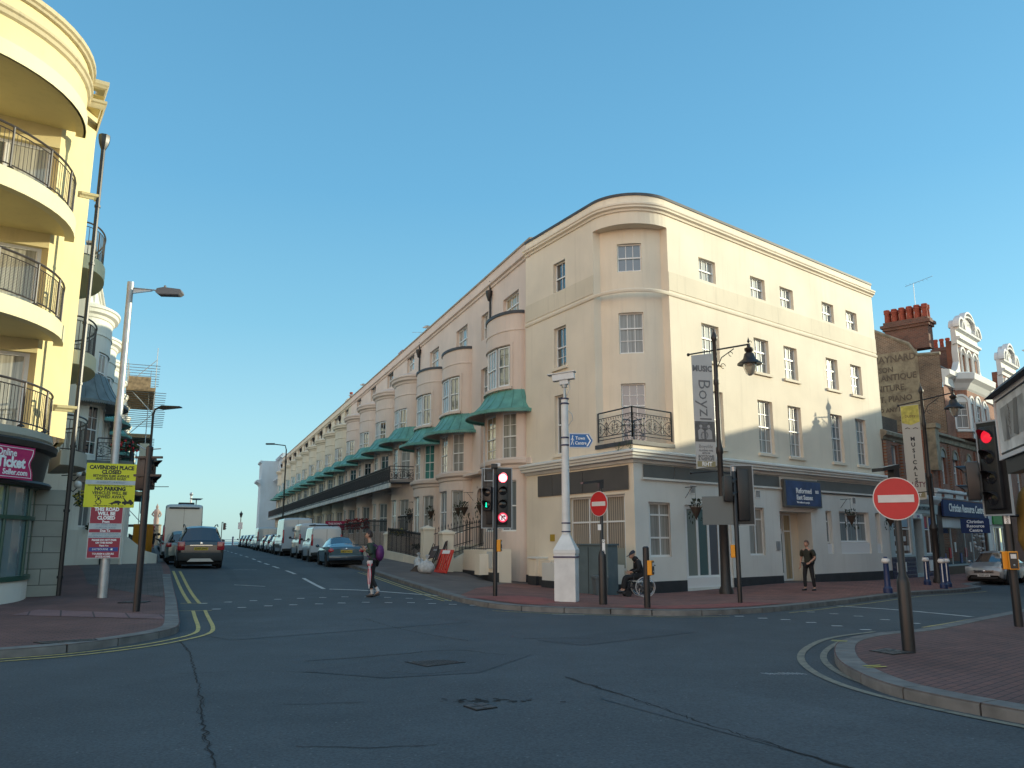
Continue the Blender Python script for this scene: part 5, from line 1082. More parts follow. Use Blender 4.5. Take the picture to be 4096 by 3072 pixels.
mb=MB(); sweep(mb,q4,-.05,3.1,[(0,6.45),(.06,6.5),(.1,6.6),(.25,6.7),(.28,6.85),(.1,6.95),(-.2,6.95),(-.2,6.45)],9); mb.build('stone_cornice',[MSTN],t)
mb=MB(); mbox(mb,q4,.1,.75,0,.14,4.0,6.4); mbox(mb,q4,2.25,2.9,0,.14,4.0,6.4); mb.build('pilaster',[MRBK],t)
sash(t,q4,1.05,1.95,4.2,6.3,1,1,1,.14,MWS,GB)
mb=MB(); mb.add([q4(0,-1.5,6.9),q4(8.2,-1.5,6.9),q4(8.2,-4,8.7),q4(0,-4,8.7)],[(0,1,2,3)]); mb.build('roof',[MSLATE],t)
mb=MB(); mbox(mb,q4,1.42,1.56,.02,.05,6.45,6.8); mb.build('alarm_box',[MWS],t)
# shopfront
mb=MB(); wall(mb,q4,0,7.0,-.4,3.95,[(.55,3.0,.95,2.95),(3.35,4.55,0,2.7,.7),(4.95,6.7,.95,2.95)],.12); mb.build('shopfront',[plain('pale_blue_grey_paint',(.38,.46,.48),.4,var=.06)],t)
mb=MB(); mbox(mb,q4,.0,3.2,0,.03,-.2,.85); mbox(mb,q4,4.75,6.95,0,.03,-.2,.85); mb.build('tiled_riser',[MTIL],t)
mb=MB(); mbox(mb,q4,.5,1.75,.03,.05,.15,.6); mbox(mb,q4,5.1,6.6,.03,.05,.1,.65); mb.build('riser_panel',[MWS],t)
MDSH=glassy('shop_glass_dark',(.03,.045,.05))
for (a,c) in ((.55,3.0),(4.95,6.7)):
    w=frames(q4,a,c,.95,2.95,[(a+c)/2] if a<1 else [a+.95],[2.2],.12,MWS,[MDSH],fw=.06); w.parent=t
mb=MB(); mbox(mb,q4,3.4,4.5,-.7,-.6,0,2.7); mb.build('door',[plain('door_crimson',(.22,.015,.03),.4)],t); mb=MB(); mbox(mb,q4,3.6,4.35,-.6,-.58,.5,1.9); mbox(mb,q4,3.55,4.4,-.6,-.58,2.05,2.6); mb.build('door_glass',[MDSH],t)
mb=MB(); sweep(mb,q4,-.05,7.05,[(0,3.0),(.06,3.02),(.1,3.45),(.1,3.5),(0,3.5)],9); mb.build('fascia',[plain('pale_blue_grey_paint',(.38,.46,.48))],t)
mb=MB(); sweep(mb,q4,-.05,7.05,[(0,3.5),(.1,3.52),(.32,3.75),(.34,3.9),(0,4.0)],9); mb.build('shop_cornice',[MWHS],t)
text('ARCHITECTURAL CONSULTANCY',t,q4(4.3,.12,3.27),.26,plain('dark_lettering',(.04,.05,.06),.5),sx=.8,bold=.003)
mb=MB(); mbox(mb,q4,3.35,4.6,.0,.05,2.75,3.0); mb.build('small_sign',[MWS],t); text('jade',t,q4(3.95,.07,2.87),.26,plain('sign_violet',(.1,.06,.25),.5),shear=.2)
MPOS=plain('poster_red',(.45,.03,.05),.5); MPOB=plain('poster_blue',(.05,.10,.28),.5)
for (u0,u1,z0,z1,mm) in ((5.05,5.6,2.3,2.85,MPOS),(5.1,5.75,2.25,2.3,MPOB),(6.0,6.6,2.25,2.8,MPOB),(.7,1.6,2.3,2.45,MPOB),(1.9,2.8,2.3,2.8,plain('poster_pale',(.3,.4,.48),.5))):
    mb=MB(); mbox(mb,q4,u0,u1,-.11,-.10,z0,z1); mb.build('poster',[mm],t)
for i in range(9):
    u=.8+.42*(i%5); z=1.15+.35*(i//5)+(.0 if i<5 else .1); mb=MB(); mbox(mb,q4,u,u+.3,-.11,-.10,z,z+.24); mb.build('framed_card',[MWSG],t)
# tall gabled building with the painted advertisement on its flank
F0=Vector(sp_(10.5)); t=thing('gabled_building','tall orange brick building with ornate white gable and faded painted advert on its flank','building',(F0.x,F0.y,fz),A4)
g4=lambda u,o,z:(u,-o,z-fz)
WB=10.6; hw=[]
win=[(-1.9,-1.0,4.75,6.25),(.35,1.25,4.75,6.25),(3.0,3.9,4.75,6.25),(5.6,6.5,4.75,6.25),(8.2,9.0,4.75,6.25)]
W2=[]
W3=[(4.75,5.35,11.9,13.6),(5.75,6.35,11.9,13.6),(6.75,7.35,11.9,13.6)]
mb=MB(); wall(mb,g4,0,WB,3.5,11.6,[h for h in win if h[0]>0],.18); wall(mb,g4,-3.4,0,3.5,7.7,[h for h in win if h[0]<0],.18); mb.quad(g4(-3.4,0,7.65),g4(0,0,7.65),g4(0,-7,7.65),g4(-3.4,-7,7.65)); mb.quad(g4(-3.4,0,3.5),g4(-3.4,-7,3.5),g4(-3.4,-7,7.65),g4(-3.4,0,7.65)); mb.build('wall',[MRBK],t)
# first floor piers and arches
for h in win:
    sash(t,g4,*h,2,1,1,.16,MWS,GB); m=MB(); u=(h[0]+h[1])/2; arch(m,g4,u,h[1]-h[0],h[3],-.02,.07); arch(m,g4,u,.0001,h[3]+.0,-.1,-.09) if 0 else None; m.build('window_arch',[MSTN],t); m=MB(); archfill(m,g4,u,h[1]-h[0]-.02,h[3],.012); m.build('tympanum',[plain('grey_panel',(.25,.26,.25),.6)],t)
m=MB()
for u in (-2.5,-2.25,-.5,-.25,1.5,1.75,4.6,7.3): mbox(m,g4,u,u+.16,0,.1,4.0,7.0)
m.build('brick_pier',[MRBK],t)
for z0,z1,pr in ((7.05,7.6,.3),(3.9,4.45,.2),(10.55,11.55,.45)):
    m=MB(); sweep(m,g4,-3.45 if z0<8 else -.1,WB+.1,[(0,z0),(pr*.3,z0+.05),(pr*.4,z0+(z1-z0)*.5),(pr,z0+(z1-z0)*.65),(pr,z1-.08),(0,z1)],30); m.build('stone_band',[MWHS if z0>8 or z0<4.5 else MSTN],t)
m=MB(); m.box(-3.5,-2.9,-.35,.1,5.6,7.9); m.box(-3.6,-2.8,-.45,.1,7.9,8.15); m.build('corner_pier',[MSTN],t)
# oriel with white arched windows
m=MB(); ori=pathmap([(1.7,-.0),(2.25,-.62),(6.25,-.62),(6.8,-.0)],sg=1,dz=fz); sweep(m,ori,0,ori.cum[-1],[(0,7.6),(.02,7.6),(.02,8.0),(0,8.0),(-.3,8.0),(-.3,7.6)],9,ori.cum[1:3]); m.build('oriel_base',[MRBK],t)
m=MB(); sweep(m,ori,0,ori.cum[-1],[(.0,7.95),(.12,8.0),(.12,8.12),(0,8.16),(-.3,8.16),(-.3,7.95)],9,ori.cum[1:3]); sweep(m,ori,0,ori.cum[-1],[(0,10.5),(.1,10.6),(.3,10.9),(.55,11.1),(.6,11.45),(.1,11.6),(-.4,11.6),(-.4,10.5)],9,ori.cum[1:3]); m.build('oriel_cornice',[MWHS],t)
for k in range(3):
    a,b_=ori.cum[k],ori.cum[k+1]; mp=chord(ori,a,b_); L=b_-a; m=MB(); hs=[((a+b_)/2-.38,(a+b_)/2+.38,8.2,9.75)] if k!=1 else [(a+.3,a+1.0,8.2,9.75),(a+1.5,a+2.5,8.2,9.75),(b_-1.0,b_-.3,8.2,9.75)]
    wall(m,mp,a,b_,8.1,10.55,hs,.1); m.build('oriel_wall',[MRBK],t)
    for h in hs: sash(t,mp,*h,2,2,1,.08,MWS,GB); m=MB(); u=(h[0]+h[1])/2; arch(m,mp,u,h[1]-h[0],h[3],0,.08,.13); archfill(m,mp,u,h[1]-h[0],h[3],.02); mbox(m,mp,h[0]-.13,h[0],0,.07,8.15,9.8); mbox(m,mp,h[1],h[1]+.13,0,.07,8.15,9.8); m.build('window_dressing',[MWHS],t)
for (u,w) in ((2.6,.8),(3.7,1.1),(5.3,.8)): m=MB(); mbox(m,g4,u,u+w,.62,.66,7.62,7.92); m.build('carved_panel',[MWHS],t)
# shaped gable dormers
def gable(u0,sc=1.0,zb=11.55,nm_='shaped_gable'):
    U=lambda u:u0+(u-4.3)*sc
    m=MB(); wall(m,g4,U(4.5),U(7.7),zb,zb+2.9,[(U(h[0]),U(h[1]),zb+.35,zb+1.95) for h in W3],.2,o=.35); 
    for u in (4.5,7.7): m.quad(g4(U(u),.35,zb),g4(U(u),-.25,zb),g4(U(u),-.25,zb+2.9),g4(U(u),.35,zb+2.9))
    gb=m.build(nm_,[MRBK],t)
    for h in W3:
        mp=lambda u,o,z:g4(u,o+.35,z); sash(gb,mp,U(h[0]),U(h[1]),zb+.35,zb+1.95,1,1,1,.15,MWS,GD); m=MB(); u=U((h[0]+h[1])/2); w=U(h[1])-U(h[0]); arch(m,mp,u,w,zb+1.95,0,.16,.16); archfill(m,mp,u,w,zb+1.95,.03)
        for s in (-1,1): m.lathe([(.09,0),(.1,.08),(.075,.12),(.07,1.75),(.11,1.85),(.11,1.95)],8,mp(u+s*(w/2+.1),.12,zb+.1))
        m.build('arched_dressing',[MWHS],gb,smooth=40)
    m=MB(); mp=lambda u,o,z:g4(u,o+.35,z)
    sweep(m,mp,U(4.3),U(7.9),[(-.2,zb+2.55),(.1,zb+2.6),(.12,zb+2.85),(.3,zb+2.95),(.3,zb+3.1),(.1,zb+3.15),(.08,zb+3.6),(.3,zb+3.7),(.32,zb+3.85),(-.2,zb+3.9)],9)
    # broken segmental pediments
    for uc,w,z,hh in ((6.1,2.5,zb+3.85,1.15),(6.1,1.7,zb+4.35,1.0),(4.75,.9,zb+3.85,.7),(7.45,.9,zb+3.85,.7)):
        n=12; P=[(U(uc)+w*sc/2*cos(PI*i/n),z+hh*sin(PI*i/n)) for i in range(n+1)]
        vs=[mp(x,o,zz) for o in (-.3,.18) for x,zz in P]; k=n+1; m.add(vs,[tuple(range(k)),tuple(range(k,2*k))]+[(i,i+1,k+i+1,k+i) for i in range(n)])
        arch(m,mp,U(uc),w*sc,z,.0,.36,.14,12,hh/(w*sc/2))
    for s,ua in ((-1,4.4),(1,7.8)):  # side scrolls
        P=[(U(ua),zb+2.6),(U(ua+s*.1),zb+2.0),(U(ua+s*.05),zb+1.2),(U(ua+s*.45),zb+.5),(U(ua+s*.95),zb+.15),(U(ua+s*.95),zb-.05),(U(ua),zb-.05)]; vs=[mp(x,o,zz) for o in (-.25,.1) for x,zz in P]; k=len(P); m.add(vs,[tuple(range(k)),tuple(range(k,2*k))]+[(i,(i+1)%k,k+(i+1)%k,k+i) for i in range(k)])
    m.build('white_pediment',[MWHS],gb,smooth=30); return gb
g_=gable(1.9,1.25); g_.scale=(1,1,.80); g_.location=(0,0,(11.55-fz)*.2-.25)
# flank wall with the advert, roof, chimney
DG=9.5
def gw(v,o,z): return (-o,v,z-fz)   # flank plane: v back from the street, o outwards
m=MB(); P=[gw(0,0,3.5),gw(DG,0,3.5),gw(DG,0,12.5),gw(4.6,0,15.0),gw(1.7,0,13.3),gw(1.25,0,12.55),gw(.05,0,12.45)]; m.add(P,[tuple(range(len(P)))]); m.build('flank_wall',[MGAB],t)
m=MB(); m.tube([gw(DG,0,12.55),gw(4.6,0,15.05),gw(1.7,0,13.35),gw(1.25,0,12.6),gw(0,0,12.5)],.11,5); m.build('flank_coping',[MSTN],t)
m=MB(); m.add([(0,4.6,15.0-fz),(WB,4.6,15.0-fz),(WB,1.2,12.5-fz),(0,1.2,12.5-fz)],[(0,1,2,3)]); m.add([(0,4.6,15.0-fz),(WB,4.6,15.0-fz),(WB,DG,12.4-fz),(0,DG,12.4-fz)],[(0,1,2,3)]); m.quad((0,0,11.6-fz),(WB,0,11.6-fz),(WB,1.3,12.55-fz),(0,1.3,12.55-fz)); m.quad((WB,0,0),(WB,DG,0),(WB,DG,12.5),(WB,0,12.5)); m.build('roof',[MSLATE],t)
# painted advert: thin painted skin on the bricks, letters worn
def ghost():
    m,nt,b=nm('ghost_paint'); L=nt.links; b.inputs['Roughness'].default_value=.9; geo=N(nt,'ShaderNodeNewGeometry'); n=N(nt,'ShaderNodeTexNoise'); n.inputs['Scale'].default_value=1.6; n.inputs['Detail'].default_value=10; n.inputs['Roughness'].default_value=.7; L.new(geo.outputs['Position'],n.inputs['Vector'])
    cr=N(nt,'ShaderNodeValToRGB'); cr.color_ramp.elements[0].position=.35; cr.color_ramp.elements[0].color=(.17,.13,.09,1); cr.color_ramp.elements[1].position=.65; cr.color_ramp.elements[1].color=(.36,.30,.20,1); L.new(n.outputs['Fac'],cr.inputs[0]); L.new(cr.outputs[0],b.inputs['Base Color']); return m
m=MB(); m.quad(gw(1.25,.012,8.5),gw(8.6,.012,8.5),gw(8.6,.012,12.95),gw(1.25,.012,12.95)); adv=m.build('painted_advert',[ghost()],t)
MGHL=plain('ghost_lettering',(.13,.10,.075),.9,var=.35,scale=3)
for body,v,z,sz in (('MAYNARD',1.35,12.55,.58),('TLER & SON',2.7,11.9,.46),('& ANTIQUE',1.4,11.4,.52),('NITURE,',2.05,10.75,.52),('RT. PIANO',1.75,10.08,.5),('TO ANY EXTENT',1.35,9.42,.36),('SH.',2.0,8.85,.46)):
    o=text(body,adv,gw(v,.03,z),sz,MGHL,(PI/2,0,-PI/2),.012,'RIGHT',.003,sx=.92)
pots_=thing('chimney_stack','big brick chimney stack with a row of six red pots beside the white gable','chimney',(F0.x-D4.x*.0-N4.x*1.8+D4.x*.5,F0.y-N4.y*1.8+D4.y*.5,fz+0),A4+PI/2)
MCHB=bricks('chimney_brick',(.16,.06,.04),(.09,.04,.03),(.14,.11,.09),-46.)
m=MB(); z=14.9-fz; m.box(-1.25,1.25,-.4,.4,13-fz,z-.55); m.box(-1.35,1.35,-.5,.5,z-.55,z-.38); m.box(-1.45,1.45,-.6,.6,z-.38,z-.2); m.box(-1.3,1.3,-.45,.45,z-.2,z); m.build('stack',[MCHB],pots_)
for i in range(12): m=MB(); m.lathe([(.16,0),(.17,.05),(.15,.55),(.19,.6),(.19,.66),(.16,.7),(.19,.74),(.18,.82),(.12,.82),(.12,.3)],10,(-1.1+.44*(i%6),-.2+.4*(i//6),z)); m.build('chimney_pot',[plain('terracotta',(.28,.06,.035))],pots_,smooth=40)
a_=pots_.location; aerial(a_.x+1.4,a_.y+1.6,14.9,2.9,'tall television aerial beside the big red-potted chimney stack',-.8,6,1.7)
# shop beneath: the resource centre
mb=MB(); wall(mb,g4,-3.4,5.9,-.4,3.5,[(-2.6,5.6,.25,2.9)],.15); mb.build('shopfront',[plain('brown_pilaster',(.06,.035,.03),.5)],t)
w=frames(g4,-2.55,5.55,.25,2.4,[-.9,1.6,3.1],[],.15,plain('pale_blue_frame',(.30,.38,.42),.4),[glassy('shop_int_a',(.04,.05,.04)),glassy('shop_int_b',(.025,.03,.03)),glassy('shop_int_c',(.05,.06,.07)),glassy('shop_int_d',(.035,.045,.045))],fw=.09); w.parent=t
mb=MB(); mbox(mb,g4,-2.55,5.55,-.13,-.06,2.35,2.92,9); mb.build('white_transom_panel',[MWHS],t)
mb=MB(); mbox(mb,g4,-2.7,5.7,.05,.16,2.95,3.85,9); f_=mb.build('blue_fascia',[MNAV],t); text('Christian Resource Centre',f_,g4(1.5,.18,3.42),.62,MWL,bold=.012,sx=.98)
text('01323',f_,g4(5.1,.18,3.05),.12,MWL)
m=MB(); m.box(-.03,.03,-.75,.75,-.4,.4); s_=m.build('projecting_sign',[MNAV]); s_.location=(F0.x+D4.x*.4+N4.x*.8,F0.y+D4.y*.4+N4.y*.8,2.45); s_.rotation_euler=(0,0,A4+.6); tag(s_,'small navy projecting sign in front of the white panels of the resource centre','sign')
for i,b_ in enumerate(('Christian','Resource','Centre')): text(b_,s_,(-.04,0,.23-.24*i),.24,MWL,(PI/2,0,-PI/2),.006)
# goods glimpsed through the glass
mb=MB(); rr=random.Random(5)
for i in range(18): u=3.3+rr.random()*2.0; mb.ball(g4(u,-.12,.9+rr.random()*1.3),rr.uniform(.05,.11),6)
mb.build('window_display',[MWSG],t)
for i in range(6): mb=MB(); u=-2.3+i*.95; z=.4+.3*(i%3); mbox(mb,g4,u,u+.3,-.14,-.13,z,z+.55); mb.build('poster',[(MPOB,MPOS,MWSG)[i%3]],t)
# next shop: white, green fascia
mb=MB(); wall(mb,g4,5.9,WB,-.4,3.5,[(6.1,7.0,0,2.6),(7.3,10.4,.7,2.55)],.15); mb.build('white_shopfront',[MWHS],t)
mb=MB(); mbox(mb,g4,7.1,10.5,.02,.1,2.65,3.2,9); mb.build('green_fascia',[plain('sign_green',(.02,.25,.05),.5)],t)
w=frames(g4,7.3,10.4,.7,2.55,[8.0,8.8,9.6],[],.1,MWS,[GD,plain('poster_dark',(.03,.02,.04),.4)],fw=.12); w.parent=t
mb=MB(); mbox(mb,g4,6.1,7.0,-.15,-.05,0,2.55); mb.build('door',[MWS],t)
# more of the same row, with a second shaped gable
F1=Vector(sp_(10.5+WB)); t=thing('gabled_building','second white-gabled orange brick building beyond the first, mostly hidden','building',(F1.x,F1.y,fz),A4)
mb=MB(); wall(mb,g4,0,16,-.4,11.0,[(1+i*3,2.1+i*3,z,z+1.8) for i in range(5) for z in (4.8,8.2)],.18); mb.quad(g4(0,0,11),g4(16,0,11),g4(16,-5,14),g4(0,-5,14)); mb.quad(g4(16,0,0),g4(16,-9,0),g4(16,-9,11),g4(16,0,11)); mb.build('wall',[MRBK],t)
for i in range(5):
    for z in (4.8,8.2): sash(t,g4,1+i*3,2.1+i*3,z,z+1.8,2,1,1,.16,MWS,GB)
g_=gable(1.2,1.1,11.0,'shaped_gable'); g_.scale=(1,1,.85); g_.location=(0,0,(11.0-fz)*.15-.3); g_=gable(8.6,1.1,11.0,'shaped_gable'); g_.scale=(1,1,.85); g_.location=(0,0,(11.0-fz)*.15-.3)
p_=pots('chimney_stack','pair of dark pots behind the second white gable',F1.x+D4.x*.6-N4.x*3,F1.y+D4.y*.6-N4.y*3,14.3,A4+PI/2,3,1.2,.9,MCHB); aerial(F1.x+D4.x*3-N4.x*2,F1.y+D4.y*3-N4.y*2,14.2,2.2,'small television aerial above the second white gable',-.8,5,1.2)
x,y=F1.x+D4.x*11.0,F1.y+D4.y*11.0; gull(x,y,16.1,'seagull on the far right gable above the sign board',3.4)
# ---- hanging sign board at the right edge, carried by the near corner shop ----
SB=Vector((7.17,12.0)); t=thing('sign_board','big weathered white sign board with dark pitched cap jutting in at the upper right edge','sign',(SB.x,SB.y,tz(7,9)),R(90-199))
m=MB(); m.box(0,3.4,-.0,.22,2.80,3.66); m.build('box',[plain('black_box_edge',(.02,.022,.025),.5)],t)
m=MB(); m.box(.06,3.3,-.012,0,2.86,3.60); f_=m.build('face',[plain('weathered_sign_face',(.58,.58,.55),.5,var=.3,scale=3)],t)
m=MB()
for q in ((.0,3.4,-.03,.0,2.76,2.82),(.0,3.4,-.03,.0,3.62,3.68),(.0,.05,-.03,.0,2.82,3.62)): m.box(*q)
m.build('frame',[plain('white_edge',(.6,.6,.6),.4)],t)
m=MB(); m.prism([(-.14,3.68),(.11,3.90),(.36,3.68)],-.08,3.5,'x'); m.build('cap',[MSLATE],t)
m=MB(); m.add([(.35,-.016,3.0),(1.6,-.016,3.02),(1.6,-.016,3.5),(.3,-.016,3.48)],[(0,1,2,3)]); m.build('picture',[plain('faded_picture',(.27,.27,.26),.5,var=.5,scale=2.2)],f_)
m=MB(); m.add([(.55,-.02,3.0),(.72,-.02,3.0),(.6,-.02,3.35)],[(0,1,2)]); m.add([(.95,-.02,3.05),(1.2,-.02,3.0),(1.3,-.02,3.5),(1.1,-.02,3.5)],[(0,1,2,3)]); m.build('dark_shape',[plain('faded_dark',(.10,.10,.10),.5)],f_)
m=MB()
for i in range(26): x=.78+random.gauss(0,.035)+.0; z=3.05+i*.017; m.add([(x,-.02,z),(x+.03,-.02,z+.01),(x+.02,-.02,z+.03)],[(0,1,2)])
m.build('rust_run',[plain('rust',(.09,.04,.02),.8)],f_)
m=MB(); m.box(.15,3.4,.02,.2,2.55,2.80); m.tube([(3.1,.1,0),(3.1,.1,2.8)],.08,8); m.build('carrier',[MBK],t)
# ---------------- street furniture ----------------
def gz(x,y,pav=True): return tz(x,y)+(PH if pav else 0)
def face(x,y,az): return az2rot(az)+PI/2    # local -y looks along heading az
MLENS=plain('unlit_lens',(.012,.012,.014),.15)
MREDL=plain('red_lamp',(.9,.02,.03),.3,emit=(1,.06,.08),es=9); MREDC=plain('red_lamp_core',(1,.7,.6),.3,emit=(1,.75,.65),es=12)
MREDD=plain('red_lamp_dim',(.35,.01,.02),.3,emit=(1,.02,.05),es=.35); MGRNL=plain('green_man_lamp',(.0,.5,.3),.3,emit=(0,1,.55),es=.8)
MSGB=plain('signal_grey_edge',(.30,.33,.35),.5)
def head(parent,n,w=.30,dx=0,z0=0,rot=0,board=True,lit=None,dy=0,hoodr=.11,step=.33):
    """traffic signal head of n lenses facing local -y turned by rot; z0 = bottom"""
    Mx=Matrix.Translation((dx,dy,z0))@Matrix.Rotation(rot,4,'Z'); h=step*n
    m=MB(Mx); m.bbox(-w/2,w/2,-.1,.12,0,h,.03); hd=m.build('signal_head',[MBK],parent,smooth=35)
    if board:
        m=MB(Mx); m.bbox(-w/2-.12,w/2+.12,.0,.02,-.1,h+.1,.008); bb=m.build('backing_board',[MBK],hd)
        m=MB(Mx); 
        for a in ((-w/2-.145,-w/2-.115,-.012,.022,-.12,h+.12),(w/2+.115,w/2+.145,-.012,.022,-.12,h+.12),(-w/2-.115,w/2+.115,-.012,.022,-.12,-.09),(-w/2-.115,w/2+.115,-.012,.022,h+.09,h+.12)): m.box(*a)
        m.build('pale_border',[MSGB],hd)
    for i in range(n):
        z=h-step*(i+.5); c=(0,-.1,z)
        m=MB(Mx); m.lathe([(hoodr,-.012),(hoodr*.8,-.02),(0,-.028)],14,(0,-.095,z),'y'); k=(lit or {}).get(i); m.build('lens',[k or MLENS],hd,smooth=50)
        if k is MREDL: m=MB(Mx); m.lathe([(hoodr*.62,0),(0,-.008)],12,(0,-.122,z),'y'); m.build('glow',[MREDC],hd)
        m=MB(Mx); N_=12; vs=[];fs=[]
        for j in range(N_+1):
            th=PI*1.12*j/N_-PI*.06
            for (o,r) in ((-.1,hoodr*1.08),(-.1-.2*max(.25,sin(max(0,min(PI,th)))),hoodr*1.06)): vs.append((r*cos(th),o,z+r*sin(th)))
        for j in range(N_): fs.append((2*j,2*j+2,2*j+3,2*j+1))
        m.add(vs,fs); m.build('hood',[MBK],hd)
    return hd
def button_box(parent,z,side=1,rot=0,r=.06,mat=MORG):
    Mx=Matrix.Rotation(rot,4,'Z'); m=MB(Mx); m.bbox(-.08,.08,-r-.11,-r+.0,z,z+.33,.012); b=m.build('push_button_box',[mat],parent)
    m=MB(Mx); m.box(-.065,.065,-r-.118,-r-.11,z+.02,z+.31); m.build('front_plate',[MBK],b); m=MB(Mx); m.box(-.045,.045,-r-.124,-r-.118,z+.2,z+.28); m.build('wait_panel',[MWSG],b)
    m=MB(Mx); m.ball((0,-r-.12,z+.08),.02,6); m.build('button',[MGAL],b); return b
def pole(parent,h,r=.057,mat=MBK,name='pole',z0=-.1): m=MB(); m.lathe([(r,z0),(r,h),(r*.6,h+.03)],12); return m.build(name,[mat],parent,smooth=40)
# left black signal post seen from behind/side
x,y=-8.1,18.28; t=thing('traffic_signal','tall black traffic signal post in front of the yellow closure notice','traffic light',(x,y,gz(x,y)),0); pole(t,3.55,.075)
head(t,2,.30,-.06,2.62,R(84),False,dy=.17,step=.36); head(t,2,.26,-.17,2.6,R(178),False,dy=.2,step=.37)
m=MB(); m.box(-.3,.3,-.03,.03,2.9,2.95); m.box(-.3,.3,-.03,.03,3.3,3.35); m.build('clamp',[MBK],t); m=MB(); m.tube([(-.3,.02,3.62),(-.1,.02,3.5),(.25,0,3.52)],.012,4); m.build('bracket',[MGAL],t)
# tall grey lamp column carrying the notices
x,y=-10.86,22.4; rz=face(x,y,154); t=thing('street_lamp','tall grey lamp column with flat lantern, carrying the yellow and red closure notices','street lamp',(x,y,gz(x,y)),0)
m=MB(); m.lathe([(.12,-.2),(.12,1.9),(.105,2.0),(.10,5.3),(.09,5.4),(.085,8.45),(.09,8.47),(.09,8.72),(.0,8.74)],14); m.build('column',[MGAL],t,smooth=40)
m=MB(); m.tube([(.05,0,8.55),(.78,.1,8.50)],.02,6); m.tube([(.05,0,8.38),(.6,.08,8.48)],.014,5); m.add([(.05,0,8.40),(.05,0,8.56),(.66,.08,8.51)],[(0,1,2)]); m.build('arm',[MGAL],t)
m=MB(Matrix.Translation((.72,.1,8.44))@Matrix.Rotation(.1,4,'Z')@Matrix.Diagonal((.72,1,1,1))); m.prism([(0,-.02),(.05,.09),(.3,.13),(.95,.08),(1.0,-.01),(.9,-.07),(.1,-.07)],-.15,.15,'y'); m.lathe([(.05,.12),(.05,.2),(.03,.22)],8,(.3,0,0)); l=m.build('lantern',[plain('lantern_grey',(.16,.16,.17),.5)],t,smooth=30)
m=MB(Matrix.Translation((.72,.1,8.44))@Matrix.Rotation(.1,4,'Z')@Matrix.Diagonal((.72,1,1,1))); m.box(.12,.88,-.12,.12,-.085,-.07); m.build('lens',[plain('lantern_lens',(.12,.13,.16),.2)],l)
m=MB(); m.box(-.045,.045,-.135,-.115,1.1,1.55); m.build('sticker',[plain('sticker_yellow',(.65,.55,.02),.5)],t)
MINK=plain('sign_black',(.012,.012,.012),.5)
# notices
t=thing('closure_notice','yellow CAVENDISH PLACE CLOSED no parking notice strapped to the grey lamp column','sign',(x+.03,y-.16,3.08),rz); t.scale=(.93,.93,.89); 
m=MB(); m.box(-.66,.66,-.012,.0,-.66,.66); b=m.build('board',[MYL],t)
MSTP=plain('paper_strip',(.45,.5,.52),.6,var=.1,scale=6)
m=MB(); m.box(-.655,.655,-.016,-.012,.02,.15); m.build('paper_strip',[MSTP],t)
for s_,xx,z,sz,bo,al in (('CAVENDISH PLACE',.0,.53,.158,.008,'CENTER'),('CLOSED',0,.395,.16,.008,'CENTER'),('BETWEEN ELMS AVENUE',0,.28,.10,.003,'CENTER'),('AND SEASIDE ROAD',0,.195,.10,.003,'CENTER'),('EXCLUDING CYCLES ALL HOTELS IN THIS ROAD OPEN AS USUAL',0,-.01,.046,.001,'CENTER'),('NO PARKING',0,-.11,.155,.009,'CENTER'),('VEHICLES WILL BE',0,-.235,.13,.004,'CENTER'),('TOWED AWAY',0,-.35,.13,.004,'CENTER'),('BUS SERVICE PICK UP AND SET DOWN',0,-.615,.052,.001,'CENTER')): text(s_,t,(xx,-.014,z),sz,MINK,bold=bo,sx=.86,ext=.002)
text('10 AUGUST - 19 AUGUST',t,(.0,-.018,.085),.075,plain('biro',(.12,.2,.3),.6),shear=.4,sx=.9)
m=MB(); 
for i in range(8): a=PI*i/4; m.add([(-.28+.10*cos(a+d),-.0145,-.5+.10*sin(a+d)) if abs(d)<.3 else (-.28+.065*cos(a+d),-.0145,-.5+.065*sin(a+d)) for d in (-.39,0,.39)]+[(-.28,-.0145,-.5)],[(0,1,2,3)])
m.box(-.31,-.25,-.0145,-.013,-.42,-.38); m.build('badge',[MINK],t); m=MB(); m.lathe([(.055,0),(0,-.001)],12,(-.28,-.0155,-.5),'y'); m.build('badge_centre',[MYL],t)
m=MB(); m.prism([(-.02,-.55),(.1,-.50),(.16,-.455),(.24,-.45),(.3,-.48),(.33,-.50),(.3,-.53),(.1,-.555)],-.0145,-.013,'y'); m.prism([(.34,-.55),(.34,-.48),(.4,-.47),(.36,-.36),(.38,-.36),(.46,-.47),(.5,-.47),(.52,-.42),(.58,-.42),(.6,-.47),(.64,-.49),(.64,-.55)],-.0145,-.013,'y')
for xx in (.08,.25,.42,.58): m.lathe([(.03,-.0),(0,-.001)],10,(xx,-.0135,-.555),'y')
m.build('tow_truck_mark',[MINK],t)
t=thing('closure_notice','red THIS ROAD WILL BE CLOSED notice hanging below the yellow one','sign',(x+.0,y-.17,1.84),rz); t.scale=(.97,.97,.95); MRN=plain('notice_red',(.30,.012,.04),.4)
m=MB(); m.box(-.41,.41,-.012,0,-.72,.72); m.build('board',[MRN],t)
m=MB(); m.box(-.40,.40,-.015,-.012,.08,.24); m.build('paper_strip',[MSTP],t); m=MB(); m.box(-.40,.40,-.015,-.012,-.16,-.01); m.build('paper_strip',[MSTP],t)
m=MB(); 
for a in ((-.41,.41,.705,.72),(-.41,.41,-.72,-.705),(-.41,-.395,-.72,.72),(.395,.41,-.72,.72)): m.box(a[0],a[1],-.014,-.012,a[2],a[3])
m.build('border',[MWSG],t)
